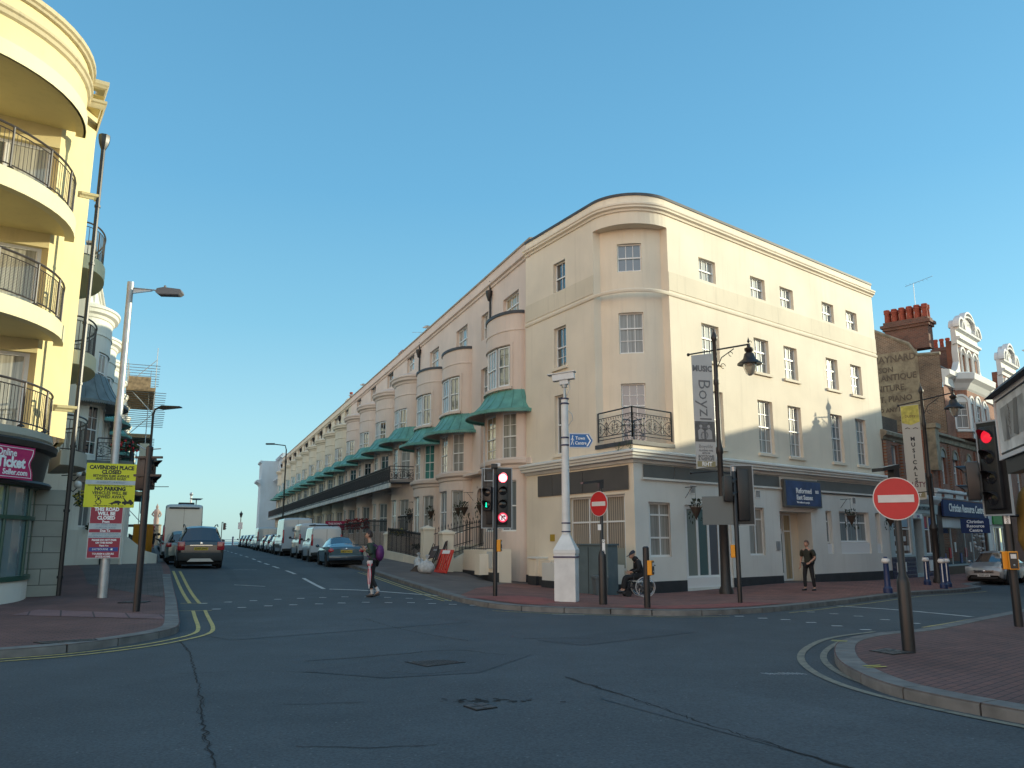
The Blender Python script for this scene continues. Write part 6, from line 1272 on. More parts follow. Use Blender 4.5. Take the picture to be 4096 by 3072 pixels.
for s_,z,sz,bo in (('THIS ROAD',.63,.135,.007),('WILL BE',.51,.135,.007),('CLOSED',.39,.135,.007),('From',.285,.095,.004),('Due To',.035,.09,.004),('PLEASE DO NOT PARK',-.22,.068,.003),('ON THIS ROAD',-.295,.068,.003),('Thank You',-.375,.06,.002),('TOURISM & LEISURE',-.60,.068,.002),('(01323) 415442',-.67,.065,.002)): text(s_,t,(0,-.014,z),sz,MWL,bold=bo,sx=.88,ext=.002)
MBIR=plain('biro',(.12,.2,.3))
for s_,z in (('7AM THURS 16 AUG',.20),('11 PM SUN 19 AUG',.12),('EASTBOURNE AIRSHOW',-.05),('NO PARKING COACH SERVICE',-.125)): text(s_,t,(0,-.017,z),.062,MBIR,shear=.4,sx=.95,ext=.001)
m=MB(); m.box(-.36,.36,-.015,-.012,-.53,-.42); m.build('blue_badge',[plain('council_blue',(.02,.05,.25),.4)],t); text('EASTBOURNE',t,(-.08,-.017,-.475),.075,MWL,sx=.85,ext=.001); m=MB(); m.add([(.2+.045*(1 if i%2 else .4)*cos(PI*i/5),-.0165,-.475+.045*(1 if i%2 else .4)*sin(PI*i/5)) for i in range(10)],[tuple(range(10))]); m.build('star',[MWL],t)
# thinner black lamp behind
x,y=-12.7,28.71; t=thing('street_lamp','slim black street lamp with cobra head beyond the left traffic signal','street lamp',(x,y,gz(x,y)),0); m=MB(); m.lathe([(.07,-.2),(.065,1.2),(.045,1.3),(.04,5.6)],10); m.build('column',[MBK],t,smooth=40); m=MB(); m.tube([(0,0,5.5),(.05,0,5.72),(.22,.03,5.8)],.03,6); m.prism([(.12,5.76),(.3,5.86),(.95,5.83),(.98,5.79),(.6,5.75),(.3,5.72)],-.09,.12,'y'); m.build('lantern',[MBK],t)
m=MB(); m.tube([(0,0,3.0),(.75,0,3.0)],.012,4); m.tube([(0,0,3.55),(.1,0,3.55)],.05,6); m.build('cable_bracket',[MBK],t)
# white CCTV mast with foot pointing sign
x,y=1.41,21.71; t=thing('cctv_mast','white camera mast with blue bands on a square tapered pedestal','camera mast',(x,y,gz(x,y)),R(-14))
m=MB(); m.bbox(-.275,.275,-.275,.275,-.2,1.28,.012); m.bbox(-.29,.29,-.29,.29,1.2,1.3,.01); m.build('pedestal',[plain('mast_white',(.66,.67,.66),.45,var=.12,scale=3)],t)
m=MB(); m.add([(-.29,-.29,1.3),(.29,-.29,1.3),(.29,.29,1.3),(-.29,.29,1.3)]+[(.11*cos(PI/4+i*PI/2-PI),.11*sin(PI/4+i*PI/2-PI),1.72) for i in range(4)],[(0,1,5,4),(1,2,6,5),(2,3,7,6),(3,0,4,7)]); m.build('shoulder',[_M['mast_white']],t)
m=MB(); m.lathe([(.115,1.68),(.11,2.0),(.10,3.6),(.095,5.28),(.0,5.3)],16); m.build('mast',[_M['mast_white']],t,smooth=40)
MBND=plain('band_blue',(.02,.025,.09),.4)
m=MB()
for z in (1.74,1.96,4.0,4.2,5.12,5.25): m.lathe([(.10,z),(.122,z+.01),(.122,z+.035),(.1,z+.045)],16)
for a in ((-.295,.295,-.295,-.28),(-.295,.295,.28,.295),(-.295,-.28,-.28,.28),(.28,.295,-.28,.28)): m.box(a[0],a[1],a[2],a[3],1.1,1.14)
m.build('blue_band',[MBND],t,smooth=30)
m=MB(); m.tube([(0,0,5.3),(0,0,5.62)],.035,8); m.lathe([(.07,5.58),(.08,5.66),(.05,5.7)],10); m.tube([(.02,.05,5.3),(.14,.05,5.55),(.13,.05,5.8)],.012,5); m.tube([(.1,0,4.95),(.2,0,4.85),(.22,0,4.7),(.1,0,4.55)],.01,5); m.build('neck',[MGAL],t,smooth=40)
m=MB(Matrix.Translation((-.02,0,5.88))@Matrix.Rotation(R(-6),4,'Y')); m.bbox(-.30,.30,-.1,.1,-.1,.08,.015); m.box(-.42,.34,-.13,.13,.085,.105); m.add([(-.42,-.13,.1),(-.42,.13,.1),(-.3,.1,-.02),(-.3,-.1,-.02)],[(0,1,2,3)]); m.bbox(-.12,.12,-.07,.07,-.22,-.1,.01); c_=m.build('camera_housing',[_M['mast_white']],t)
t=thing('direction_sign','blue Town Centre walking sign pointing right on the white mast','sign',(x+.10,y-.12,4.22),R(6)); 
m=MB(); m.prism([(0,-.2),(.55,-.2),(.66,0),(.55,.2),(0,.2)],0,.02,'y'); m.build('edge',[MWSG],t); m=MB(); m.prism([(.02,-.17),(.53,-.17),(.63,0),(.53,.17),(.02,.17)],-.006,0,'y'); m.build('face',[plain('sign_blue',(.01,.12,.36),.35)],t)
text('Town',t,(.30,-.012,.06),.12,MWL,bold=.002,sx=.9,ext=.002); text('Centre',t,(.31,-.012,-.07),.12,MWL,bold=.002,sx=.9,ext=.002)
m=MB(); m.prism([(.50,-.15),(.59,0),(.50,.15),(.46,.15),(.55,0),(.46,-.15)],-.009,-.006,'y')
for P_ in ([(.09,.13),(.11,.13)],): m.lathe([(.018,0),(0,-.001)],8,(.095,-.009,.115),'y')
m.tube([(.09,-.009,.09),(.09,-.009,-.01)],.014,4); m.tube([(.09,-.009,-.01),(.12,-.009,-.12)],.009,4); m.tube([(.09,-.009,-.01),(.05,-.009,-.12)],.009,4); m.tube([(.09,-.009,.07),(.13,-.009,.0)],.007,4); m.tube([(.09,-.009,.07),(.05,-.009,.01)],.007,4); m.build('walking_figure',[MWL],t)
# centre signal with lit red lamp and no right turn box
x,y=-.47,23.5; t=thing('traffic_signal','black traffic signal showing a bright red light with a no right turn roundel below','traffic light',(x,y,gz(x,y)),R(2)); pole(t,3.35,.062)
hd=head(t,4,.27,.20,1.98,R(4),True,{0:MREDL},step=.37,hoodr=.12)
m=MB(Matrix.Translation((.20,0,1.98))@Matrix.Rotation(R(4),4,'Z')); m.lathe([(.135,0),(.125,-.02),(0,-.022)],20,(0,-.11,.185),'y'); m.build('roundel',[plain('lit_roundel_red',(.6,.02,.05),.4,emit=(1,.05,.12),es=.5)],hd)
m=MB(Matrix.Translation((.20,0,1.98))@Matrix.Rotation(R(4),4,'Z')); m.lathe([(.098,0),(0,-.003)],20,(0,-.134,.185),'y'); m.build('roundel_white',[plain('lit_white',(.7,.6,.65),.4,emit=(.9,.75,.8),es=.35)],hd)
m=MB(Matrix.Translation((.20,0,1.98))@Matrix.Rotation(R(4),4,'Z')); m.tube([(-.03,-.143,.11),(-.03,-.143,.18),(0,-.143,.22),(.05,-.143,.22)],.014,4); m.prism([(.04,.18),(.08,.22),(.04,.26)],-.145,-.14,'y'); m.build('arrow',[MINK],hd); m=MB(Matrix.Translation((.20,0,1.98))@Matrix.Rotation(R(4),4,'Z')); m.tube([(-.08,-.146,.265),(.08,-.146,.105)],.012,4); m.build('slash',[MRED],hd)
h2=head(t,2,.26,-.2,2.35,R(-28),False,{1:None},step=.34); m=MB(Matrix.Translation((-.2,0,2.35))@Matrix.Rotation(R(-28),4,'Z')); m.ball((0,-.135,.215),.018,6); m.tube([(0,-.135,.19),(0,-.135,.15)],.016,4); m.tube([(0,-.135,.15),(.02,-.135,.1)],.009,4); m.tube([(0,-.135,.15),(-.02,-.135,.105)],.009,4); m.build('green_man',[MGRNL],h2)
head(t,4,.27,-.12,1.98,R(178),True,step=.37,dy=.18)
button_box(t,1.22,rot=R(75))
m=MB(); m.tube([(0,0,3.35),(0,0,3.55)],.03,6); m.bbox(-.13,.06,-.1,.08,3.55,3.68,.02); m.tube([(-.02,0,3.5),(-.06,0,3.62)],.03,5); m.build('detector',[MBK],t); m=MB(); m.box(.0,.14,-.09,.0,3.6,3.7); m.build('detector_front',[MWSG],t)
m=MB(); m.tube([(-.05,0,3.2),(-.32,0,3.2),(-.32,0,3.35)],.02,5); m.tube([(-.32,0,3.35),(-.34,0,4.0)],.012,5); m.build('antenna',[MGAL],t)
# push button post, far back signal pair
x,y=3.1,19.39; t=thing('push_button_post','short black post with a yellow crossing button box in front of the wheelchair user','post',(x,y,gz(x,y)),0); pole(t,1.36,.075); button_box(t,.72,rot=R(160),r=.07); button_box(t,.74,rot=R(60),r=.05)
x,y=5.9,21.88; t=thing('traffic_signal','black traffic signal post seen from behind beside the banner lamp post','traffic light',(x,y,gz(x,y)),R(-8)); pole(t,3.4,.062); head(t,4,.3,.22,2.1,R(185),True,step=.34,dy=.1); head(t,2,.28,-.17,2.6,R(95),False,step=.34); head(t,2,.26,-.1,2.6,R(200),False,step=.34,dy=.2); button_box(t,1.15,rot=R(-100))
m=MB(); m.tube([(0,0,3.4),(0,0,3.52)],.065,8); m.build('cap',[MGAL],t)
# no entry signs
def no_entry(parent,z,r,rot,back=None,sq=1.0):
    Mx=Matrix.Translation((0,0,z))@Matrix.Rotation(rot,4,'Z'); m=MB(Mx); m.lathe([(r,0),(r,.012)],40,(0,-.085,0),'y'); s_=m.build('sign_plate',[MWSG],parent)
    m=MB(Mx); m.lathe([(r*.955,0),(r*.955,.003)],40,(0,-.089,0),'y'); m.build('red_disc',[MRED],s_); m=MB(Mx); m.bbox(-r*.77,r*.77,-.096,-.0885,-r*.175,r*.175,.003); m.build('white_bar',[MWSG],s_); m=MB(Mx); m.box(-r*.7,r*.7,-.073,-.05,r*.3,r*.36); m.box(-r*.7,r*.7,-.073,-.05,-r*.36,-r*.3); m.build('clip',[MGAL],s_)
def downlight(parent,z,rot,L=.42):
    Mx=Matrix.Translation((0,0,z))@Matrix.Rotation(rot,4,'Z'); m=MB(Mx); m.box(-.05,.05,-.06,.06,-.1,.06); m.prism([(0,.04),(-.02,.1),(L*-.5,.09),(-L,.04),(-L,.01),(0,-.02)],-.09,.09,'x') if 0 else m.add([(-.07,.05,.06),(.07,.05,.06),(.09,-L,-.0),(-.09,-L,-.0),(-.07,.05,.12),(.07,.05,.12),(.09,-L,.05),(-.09,-L,.05)],[(0,3,2,1),(4,5,6,7),(0,1,5,4),(1,2,6,5),(2,3,7,6),(3,0,4,7)]); m.build('sign_light',[MBK],parent)
x,y=2.21,20.53; t=thing('no_entry_sign','narrow-seen no entry sign on a black post beside the white camera mast','sign',(x,y,gz(x,y)),0)
m=MB(); m.lathe([(.10,-.1),(.10,1.15),(.08,1.25),(.042,1.32),(.042,2.85)],12); m.build('pole',[MBK],t,smooth=40); no_entry(t,2.42,.31,R(-52)); downlight(t,2.9,R(-75),.5)
m=MB(); m.box(-.1,-.02,-.06,-.045,1.78,1.92); m.box(.0,.07,-.06,-.045,1.2,1.55); m.build('sticker',[MWS],t); text('D',t,(.035,-.062,1.5),.09,MINK,ext=.001); text('0',t,(.035,-.062,1.27),.09,MINK,ext=.001)
x,y=5.43,11.7; t=thing('no_entry_sign','large round no entry sign on a black post on the near right corner pavement','sign',(x,y,gz(x,y)),0)
m=MB(); m.lathe([(.085,-.1),(.085,.92),(.07,.99),(.05,1.03),(.046,2.42)],14); m.build('pole',[MBK],t,smooth=40); no_entry(t,2.07,.30,R(-24)); downlight(t,2.44,R(-62),.34)
# near right signal with bagged head
x,y=9.27,15.56; t=thing('traffic_signal','near right traffic signal with red light seen almost side on and pale border','traffic light',(x,y,gz(x,y)),R(-30)); pole(t,3.1,.075)
head(t,4,.36,-.12,2.12,R(-42),True,{0:MREDD},step=.39,hoodr=.125,dy=-.1); head(t,2,.3,-.5,2.3,R(-85),False,step=.37,dy=.1); button_box(t,1.02,rot=R(10),r=.075); button_box(t,1.02,rot=R(-80),r=.05)
m=MB(); m.box(-.05,.05,-.09,-.078,1.85,2.02); m.build('sticker',[MWS],t); text('BEAMS',t,(0,-.092,1.93),.055,MINK,(PI/2,PI/2,0),ext=.001)
m=MB(); m.lathe([(.02,3.35),(.2,3.15),(.26,2.9),(.24,2.5),(.27,2.3),(.2,2.1),(.08,2.02)],12,(.42,.1,-.75)); rr=random.Random(3); m.v=[(a+rr.uniform(-.025,.025),b+rr.uniform(-.025,.025),c+rr.uniform(-.02,.02)) for a,b,c in m.v]; m.build('bagged_head',[plain('mustard_sack',(.20,.12,.02),.8,var=.3,scale=5,bump=.5)],t,smooth=60); m=MB(); m.tube([(0,0,2.0),(.42,.1,2.0)],.03,6); m.build('head_arm',[MBK],t)
# heritage lamp posts with banners
MBAN=plain('banner_cloth',(.50,.49,.47),.7,var=.05,scale=2); MDB=plain('dark_brown_black',(.022,.018,.017),.45,var=.2)
def heritage(x,y,name_l,rz,H=9.15,side=1):
    t=thing('heritage_lamp_post',name_l,'street lamp',(x,y,gz(x,y)),rz,'heritage lamp posts with banners')
    m=MB(); m.lathe([(.24,-.1),(.24,.12),(.17,.25),(.155,1.0),(.145,2.25),(.2,2.35),(.2,2.42),(.11,2.62),(.10,2.9),(.095,4.6),(.12,4.66),(.12,4.8),(.09,4.9),(.08,7.0),(.10,7.05),(.10,7.15),(.075,7.25),(.065,8.55),(.11,8.62),(.115,8.72),(.07,8.82),(.03,8.9),(0,H)],14); m.build('column',[MDB],t,smooth=35)
    m=MB(); m.tube([(0,0,8.25),(side*1.35,0,8.55)],.032,6); m.tube([(0,0,8.25),(-side*1.0,0,8.03)],.028,6); m.ball((-side*1.03,0,8.02),.06,8); m.tube([(side*.05,0,7.6),(side*.25,0,8.0),(side*.75,0,8.35)],.018,5)
    for cx,cz,r in ((.3,7.7,.09),(.62,8.15,.08),(1.42,8.62,.06)): m.tube([(side*(cx+r*cos(a*.7)),0,cz+r*sin(a*.7)) for a in range(8)],.012,4)
    m.lathe([(.02,0),(.05,.05),(.0,.22)],8,(side*1.35,0,8.6)); m.build('bracket_arm',[MDB],t,smooth=40)
    m=MB(); m.lathe([(.05,8.55),(.07,8.45),(.16,8.40),(.15,8.32),(.10,8.26),(.17,8.2),(.2,8.08),(.22,8.02),(.42,7.86),(.43,7.82),(.25,7.86),(.0,7.9)],18,(side*1.35,0,.0)); l=m.build('lantern',[MDB],t,smooth=35)
    m=MB(); m.lathe([(.235,7.84),(.22,7.7),(.14,7.5),(.05,7.42),(0,7.41)],16,(side*1.35,0,0)); m.build('glass_bowl',[plain('lamp_bowl',(.45,.42,.36),.15,trans=.5)],l,smooth=60)
    m=MB(); m.tube([(0,0,4.05),(-side*1.1,0,3.95)],.022,6); m.ball((-side*1.12,0,3.95),.05,8); m.tube([(0,0,4.0),(side*.75,.0,3.93)],.018,5); m.build('lower_arm',[MDB],t)
    return t
LR=R(16)
t=heritage(7.07,27.86,'heritage lamp post with a grey music banner in front of the cream facade',LR)
bt=thing('banner','tall grey music banner on the nearer heritage lamp post','banner',(7.07,27.86,gz(7.07,27.86)),LR)
m=MB(); m.prism([(-.92,8.0),(-.14,8.12),(-.14,4.22),(-.9,4.1)],-.01,.01,'y'); m.build('cloth',[MBAN],bt)
MGLT=plain('banner_grey_ink',(.16,.16,.165),.6); MGLD2=plain('banner_gold',(.30,.26,.14),.5)
text('MUSIC',bt,(-.53,-.015,7.55),.28,MGLT,bold=.012,sx=.92,ext=.002); text('Boyzlife',bt,(-.50,-.015,6.15),.66,MGLT,(PI/2,PI/2,0),sx=1.02,ext=.002,bold=-.004)
m=MB(); m.box(-.90,-.14,-.014,-.011,4.95,5.55) if 0 else m.box(-.9,-.145,-.014,-.011,5.02,5.72); pb=m.build('photo_panel',[plain('banner_photo_grey',(.13,.125,.12),.6,var=.3,scale=4)],bt)
MSK=plain('photo_tone_light',(.38,.37,.36),.7); 
for dx in (-.68,-.38): m=MB(); m.lathe([(.055,0),(0,-.001)],10,(dx,-.017,5.55),'y'); m.prism([(dx-.1,5.1),(dx-.11,5.4),(dx,5.48),(dx+.11,5.4),(dx+.12,5.12)],-.017,-.015,'y'); m.build('pictured_man',[MSK],pb)
for s_,z,sz,bo in (('Boyzlife',4.86,.17,-.002),('PLAYING THE',4.72,.085,.002),('HITS OF',4.63,.085,.002),('BOYZONE',4.52,.125,.004),('& WESTLIFE',4.42,.115,.004)): text(s_,bt,(-.52,-.015,z),sz,MGLT,bold=bo,ext=.002)
m=MB(); m.box(-.86,-.18,-.014,-.011,4.17,4.36); m.build('gold_panel',[MGLD2],bt); text('RHT',bt,(-.50,-.018,4.26),.2,MWL,bold=.005,ext=.002)
t=heritage(19.0,37.5,'heritage lamp post with a cream musicals banner before the brick shops',R(-12))
bt=thing('banner','cream and yellow musicals banner on the farther heritage lamp post','banner',(19.0,37.5,gz(19,37.5)),R(-12))
m=MB(); m.prism([(-.95,8.0),(-.16,8.08),(-.16,3.7),(-.93,3.62)],-.01,.01,'y'); m.build('cloth',[plain('cream_cloth',(.52,.50,.44),.7)],bt); m=MB(); m.prism([(-.94,7.98),(-.17,8.05),(-.17,7.25),(-.55,7.1),(-.94,7.2)],-.014,-.011,'y'); m.build('yellow_hair_shape',[plain('banner_yellow',(.55,.48,.10),.6,var=.3,scale=5)],bt)
for i,ch in enumerate('MUSICALS'): text(ch,bt,(-.54,-.015,6.45-.27*i),.25,plain('banner_black',(.03,.03,.035),.6),bold=.008,ext=.002)
text('DUSTY',bt,(-.55,-.015,4.35),.34,plain('banner_maroon',(.12,.02,.04),.6),sx=.72,bold=.004,ext=.002); text('DUSTY',bt,(-.56,-.018,7.5),.15,plain('banner_maroon',(.12,.02,.04)),ext=.001)
m=MB(); m.box(-.88,-.22,-.014,-.011,3.78,4.0); m.build('gold_panel',[MGLD2],bt); text('RHT',bt,(-.55,-.018,3.89),.19,MWL,bold=.004,ext=.002)
m=MB()
for dx in (-.72,-.38): m.tube([(dx-.1,-.016,6.93),(dx,-.016,6.98),(dx+.1,-.016,6.93)],.014,4)
m.build('printed_eyes',[plain('banner_black',(.03,.03,.035))],bt)
m=MB(); m.box(-.12,.12,-.0,.02,2.45,2.75); o=m.build('notice_plate',[MWSG]); o.location=(7.07-.0,27.68,gz(7.07,27.86)); o.rotation_euler=(0,0,0); tag(o,'small white notice tied to the nearer heritage lamp post','notice')
m=MB(); m.bbox(-.85,.02,-.0,.03,2.75,3.5,.005); o=m.build('square_road_sign',[plain('sign_back_grey',(.13,.15,.15),.6)]); o.location=(5.9,21.9,gz(5.9,21.9)-.75); o.rotation_euler=(0,0,R(-15)); tag(o,'grey back of a square road sign fixed to the rear-facing signal post','sign')
# bollards
MBOL=plain('bollard_blue',(.02,.04,.12),.4,var=.15); 
def bollard(x,y,l,strip=True):
    t=thing('bollard',l,'bollard',(x,y,gz(x,y)),0,'blue bollards with white caps'); m=MB(); m.lathe([(.15,-.1),(.15,.16),(.115,.2),(.1,.26),(.085,.98),(.09,1.0)],14); m.build('post',[MBOL],t,smooth=30)
    m=MB(); m.lathe([(.09,.98),(.14,1.02),(.145,1.08),(.12,1.12),(.12,1.15),(0,1.15)],14); m.build('white_cap',[MWS],t,smooth=30); m=MB(); m.lathe([(.08,1.15),(.05,1.2),(0,1.21)],10); m.build('knob',[MBOL],t,smooth=40)
    if strip: m=MB(Matrix.Rotation(R(-30),4,'Z')); m.box(-.018,.018,-.108,-.09,.25,.97); m.build('white_stripe',[MWS],t)
bollard(12.65,28.4,'blue bollard with white cap standing alone left of the large no entry post',False); bollard(17.0,33.2,'nearest of the three striped blue bollards by the dark lamp foot'); bollard(17.9,34.6,'striped blue bollard just behind and right of the nearest one of the trio'); bollard(17.7,35.9,'leftmost striped blue bollard of the trio near the tiled shopfront')
# utility cabinet, litter bin
x,y=3.45,27.2; t=thing('utility_cabinet','blue grey utility cabinet against the white corner of the shopfront','cabinet',(3.05,27.2,gz(3,27.2)),aL+.12); m=MB(); m.bbox(-.85,.55,-.45,.0,-.1,1.55,.015); m.build('body',[plain('cabinet_grey_blue',(.10,.14,.155),.5,var=.12,scale=3)],t); m=MB(); m.box(-.9,.6,-.48,.02,1.55,1.6); m.build('lid',[_M['cabinet_grey_blue']],t); m=MB(); m.box(-.36,-.345,-.46,-.449,.02,1.5); m.build('door_joint',[MBK],t)
x,y=2.75,26.3; t=thing('litter_bin','small grey plastic bin at the foot of the utility cabinet','bin',(x,y,gz(x,y)),.2); m=MB(); m.add([(-.17,-.17,0),(.17,-.17,0),(.17,.17,0),(-.17,.17,0),(-.21,-.21,.5),(.21,-.21,.5),(.21,.21,.5),(-.21,.21,.5)],[(0,3,2,1),(4,5,6,7),(0,1,5,4),(1,2,6,5),(2,3,7,6),(3,0,4,7)]); m.build('body',[plain('bin_grey',(.09,.11,.12),.5)],t); m=MB(); m.bbox(-.23,.23,-.23,.23,.5,.6,.02); m.build('lid',[_M['bin_grey']],t)
# steps, piers and railings in front of the terrace
def tp(u,o): q=PT+DT*u+Vector((-.933,-.36))*o; return (q.x,q.y)
MSTEP=plain('worn_step',(.30,.27,.21),.8,var=.3,scale=3)
def pier(u,o,h,l,w=.5):
    x,y=tp(u,o); z=gz(x,y); t=thing('gate_pier',l,'pier',(x,y,z),az2rot(AT),'cream gate piers'); m=MB(); m.bbox(-w/2,w/2,-w/2,w/2,-.4,h,.01); m.build('shaft',[MCR],t); m=MB(); m.bbox(-w/2-.05,w/2+.05,-w/2-.05,w/2+.05,h,h+.1,.02); m.add([(-w/2-.03,-w/2-.03,h+.1),(w/2+.03,-w/2-.03,h+.1),(w/2+.03,w/2+.03,h+.1),(-w/2-.03,w/2+.03,h+.1),(0,0,h+.22)],[(0,1,4),(1,2,4),(2,3,4),(3,0,4)]); m.build('cap',[MCR],t); return t
pier(6.75,2.5,1.65,'cream gate pier on the left of the curved entrance steps'); pier(3.6,2.5,1.55,'cream gate pier behind the leaning road signs')
x,y=tp(5.2,0); t=thing('entrance_steps','worn cream entrance steps flaring onto the brown pavement between two cream piers','steps',(x,y,.45),az2rot(AT))
for i in range(5): m=MB(); w=1.15+(.28 if i==0 else .12 if i==1 else 0); m.bbox(-w,w,0,2.75-.42*i,-.5+.19*i-.0,.15+.19*i,.02); m.build('step',[MSTEP],t)
def cheek(u,l):
    x,y=tp(u,0); t=thing('stair_wall',l,'wall',(x,y,.45),az2rot(AT)); m=MB(); m.prism([(.1,-.5),(2.4,-.5),(2.4,.35),(2.1,.4),(1.2,.85),(.1,1.05)],-.13,.13,'x'); m.build('wall',[MCR],t)
cheek(3.85,'sloping cream stair wall on the right of the entrance steps'); cheek(6.6,'sloping cream stair wall on the left of the entrance steps')
spear_rail('front_railing','spear-top railing climbing the left side of the entrance steps',tp(6.6,2.3),tp(6.6,.3),1.0,1.55,1.05,.15)
spear_rail('front_railing','spear-top railing climbing the right side of the entrance steps',tp(3.85,2.3),tp(3.85,.3),.95,1.55,1.05,.15)
spear_rail('front_railing','spear-top railing above the cream wall right of the steps',tp(1.0,1.2),tp(3.7,1.6),1.2,1.2,1.15,.17)
x,y=tp(0.2,0); t=thing('area_wall','cream terrace boundary wall with black plinth behind the central signal post','wall',(x,y,.1),az2rot(AT)); m=MB(); m.prism([(0,-.4),(3.3,-.4),(3.3,1.3),(2.2,1.25),(0,.95)],1.7,2.6,'y') if 0 else m.box(.2,3.3,1.5,1.75,-.4,1.15); m.box(-.5,.25,1.0,1.75,-.4,1.2); m.box(.0,.6,1.75,2.15,.2,1.0) ; m.build('wall',[MCR],t); m=MB(); m.box(-.52,3.32,1.52,1.78,-.45,.3); m.build('plinth',[MPLB],t)
MPAN=plain('pale_panel',(.50,.51,.50),.6); m=MB(); m.box(-.4,.2,1.76,1.78,.45,1.1); m.build('access_panel',[MPAN],t)
spear_rail('front_railing','dense low spear-top railing left of the tall cream pier',tp(7.1,2.55),tp(10.3,2.6),.78,.95,1.05,.11,base=MCR)
spear_rail('front_railing','fine-barred panel railing with shrub pot in front of the second terrace house',tp(10.4,2.6),tp(14.6,2.6),.95,1.1,1.1,.13,base=MCR)
pier(14.8,2.6,1.25,'low cream pier between the fine railing and the tall railings',.3)
spear_rail('front_railing','tall spear-top railing behind the blue convertible',tp(15,2.6),tp(21,2.6),1.15,1.3,1.5,.2,base=MCR)
spear_rail('front_railing','upper spear-top railing beside the third house door',tp(16,.9),tp(19.5,.9),1.9,1.9,1.1,.17)
spear_rail('front_railing','long spear-top railing behind the white vans',tp(21.2,2.6),tp(46,2.6),1.3,1.35,1.4,.24,base=MCR)
spear_rail('front_railing','distant spear-top railing past the tall white van',tp(46.2,2.6),tp(75,2.6),1.35,1.4,1.2,.4,base=MCR)
for u,o,l,fm in ((9.2,2.2,'dark round shrub behind the low railing by the tall pier',None),(14.3,2.2,'yellow-flowered pot on the railing of the second house',MFLW),(18.4,1.0,'dark potted bush by the third house door',None)): x,y=tp(u,o); flowers('potted_shrub',l,'plant',(x,y,1.25 if o>2 and fm is None else 2.0),.38,150,int(u),fm,MLEAFD if fm is None else MLEAF)
for u,l in ((29.5,'nearer of two red topiary bushes beside the terrace doors'),(33.5,'farther of two red topiary bushes beside the terrace doors')): x,y=tp(u,1.2); flowers('red_bush',l,'plant',(x,y,2.6),.5,240,int(u),MFLR,plain('leaf_red',(.16,.02,.02),.7,var=.3),flat_=1.2)
for k,(u,l) in enumerate(((4.95,'cone hanging basket left of the arched terrace door'),(7.4,'cone hanging basket right of the arched terrace door'),(8.3,'small cone basket on the first terrace house corner'),(13.4,'trailing cone basket between the second and third terrace houses'),(17.2,'cone basket by the third terrace house arch'),(18.2,'farthest cone basket, at the start of the iron balcony'))): x,y=tp(u,.05); basket((x,y,3.2),az2rot(AT)+PI,l,40+k)
# road works clutter
x,y=tp(2.6,3.05); z=gz(x,y); MPLR=plain('barrier_red',(.62,.03,.015),.4); 
t=thing('barrier','red plastic road barrier with white panel leaning on the cream wall','barrier',(x,y,z),az2rot(AT)+PI+.25); Mx=Matrix.Rotation(R(-20),4,'X'); m=MB(Mx); 
for a in ((-.5,.5,-.03,.03,.0,.12),(-.5,.5,-.03,.03,.8,1.0),(-.5,-.4,-.03,.03,.1,.85),(.4,.5,-.03,.03,.1,.85)): m.bbox(*a,.012)
for i in range(4): m.bbox(-.32+.18*i,-.24+.18*i,-.025,.025,.1,.82,.01)
m.build('frame',[MPLR],t); m=MB(Mx); m.box(-.3,.3,-.036,-.03,.82,.97); m.build('white_panel',[MWS],t)
for k,(du,l,h,w,tt) in enumerate(((.75,'brown road sign back with steel legs leaning beside the red barrier',.75,.5,.3),(1.5,'dark brown road sign back leaning farthest left by the steps',.55,.5,.42))):
    x,y=tp(2.6+du,3.1); t=thing('folded_road_sign',l,'sign',(x,y,gz(x,y)),az2rot(AT)+PI+.15*k); Mx=Matrix.Rotation(R(-22),4,'X')@Matrix.Rotation(R(-12+5*k),4,'Y'); m=MB(Mx); m.bbox(-w,w,-.02,.02,.55,.55+h,.01); m.build('plate',[plain('brown_sign_back',(.07,.04,.035),.6,var=.2)],t); m=MB(Mx)
    for s in (-1,1): m.tube([(s*w*.8,-.03,1.25),(s*w*.9,-.12,.0)],.018,5); m.tube([(s*w*.8,.03,1.25),(s*w*.9,.35,.0)],.018,5)
    m.build('legs',[MBK],t); text('ROAD',t,tuple(Mx@Vector((0,-.024,.9))),.12,MWSG,(PI/2-R(22),0,0),ext=.001) if k==1 else None
for k,(u,o,s,l) in enumerate(((2.3,3.75,1.15,'white sandbag standing nearest the black plinth'),(3.6,3.7,.8,'small grey-white sandbag between the sign legs'),(4.35,3.5,1.1,'white sandbag slumped by the entrance steps'))):
    x,y=tp(u,o); t=thing('sandbag',l,'sandbag',(x,y,gz(x,y)),k*1.1,'white sandbags'); m=MB(); m.ball((0,0,.2*s),.28*s,12,(1.15,.7,.85)); m.lathe([(.14*s,.36*s),(.05*s,.47*s),(.04*s,.5*s),(.1*s,.62*s),(.02*s,.64*s)],9,(.05,0,0)); rr=random.Random(k); m.v=[(a+rr.uniform(-.02,.02),b+rr.uniform(-.02,.02),max(0,c+rr.uniform(-.02,.02))) for a,b,c in m.v]; m.build('sack',[plain('woven_sack',(.50,.50,.50),.8,var=.2,scale=9,bump=.4)],t,smooth=60)
x,y=tp(3.1,3.9); t=thing('rubber_block','black rubber sign foot among the sandbags','rubber foot',(x,y,gz(x,y))); m=MB(); m.prism([(-.3,0),(.3,0),(.1,.25),(-.05,.25)],-.15,.15,'y'); m.build('block',[MBK],t)
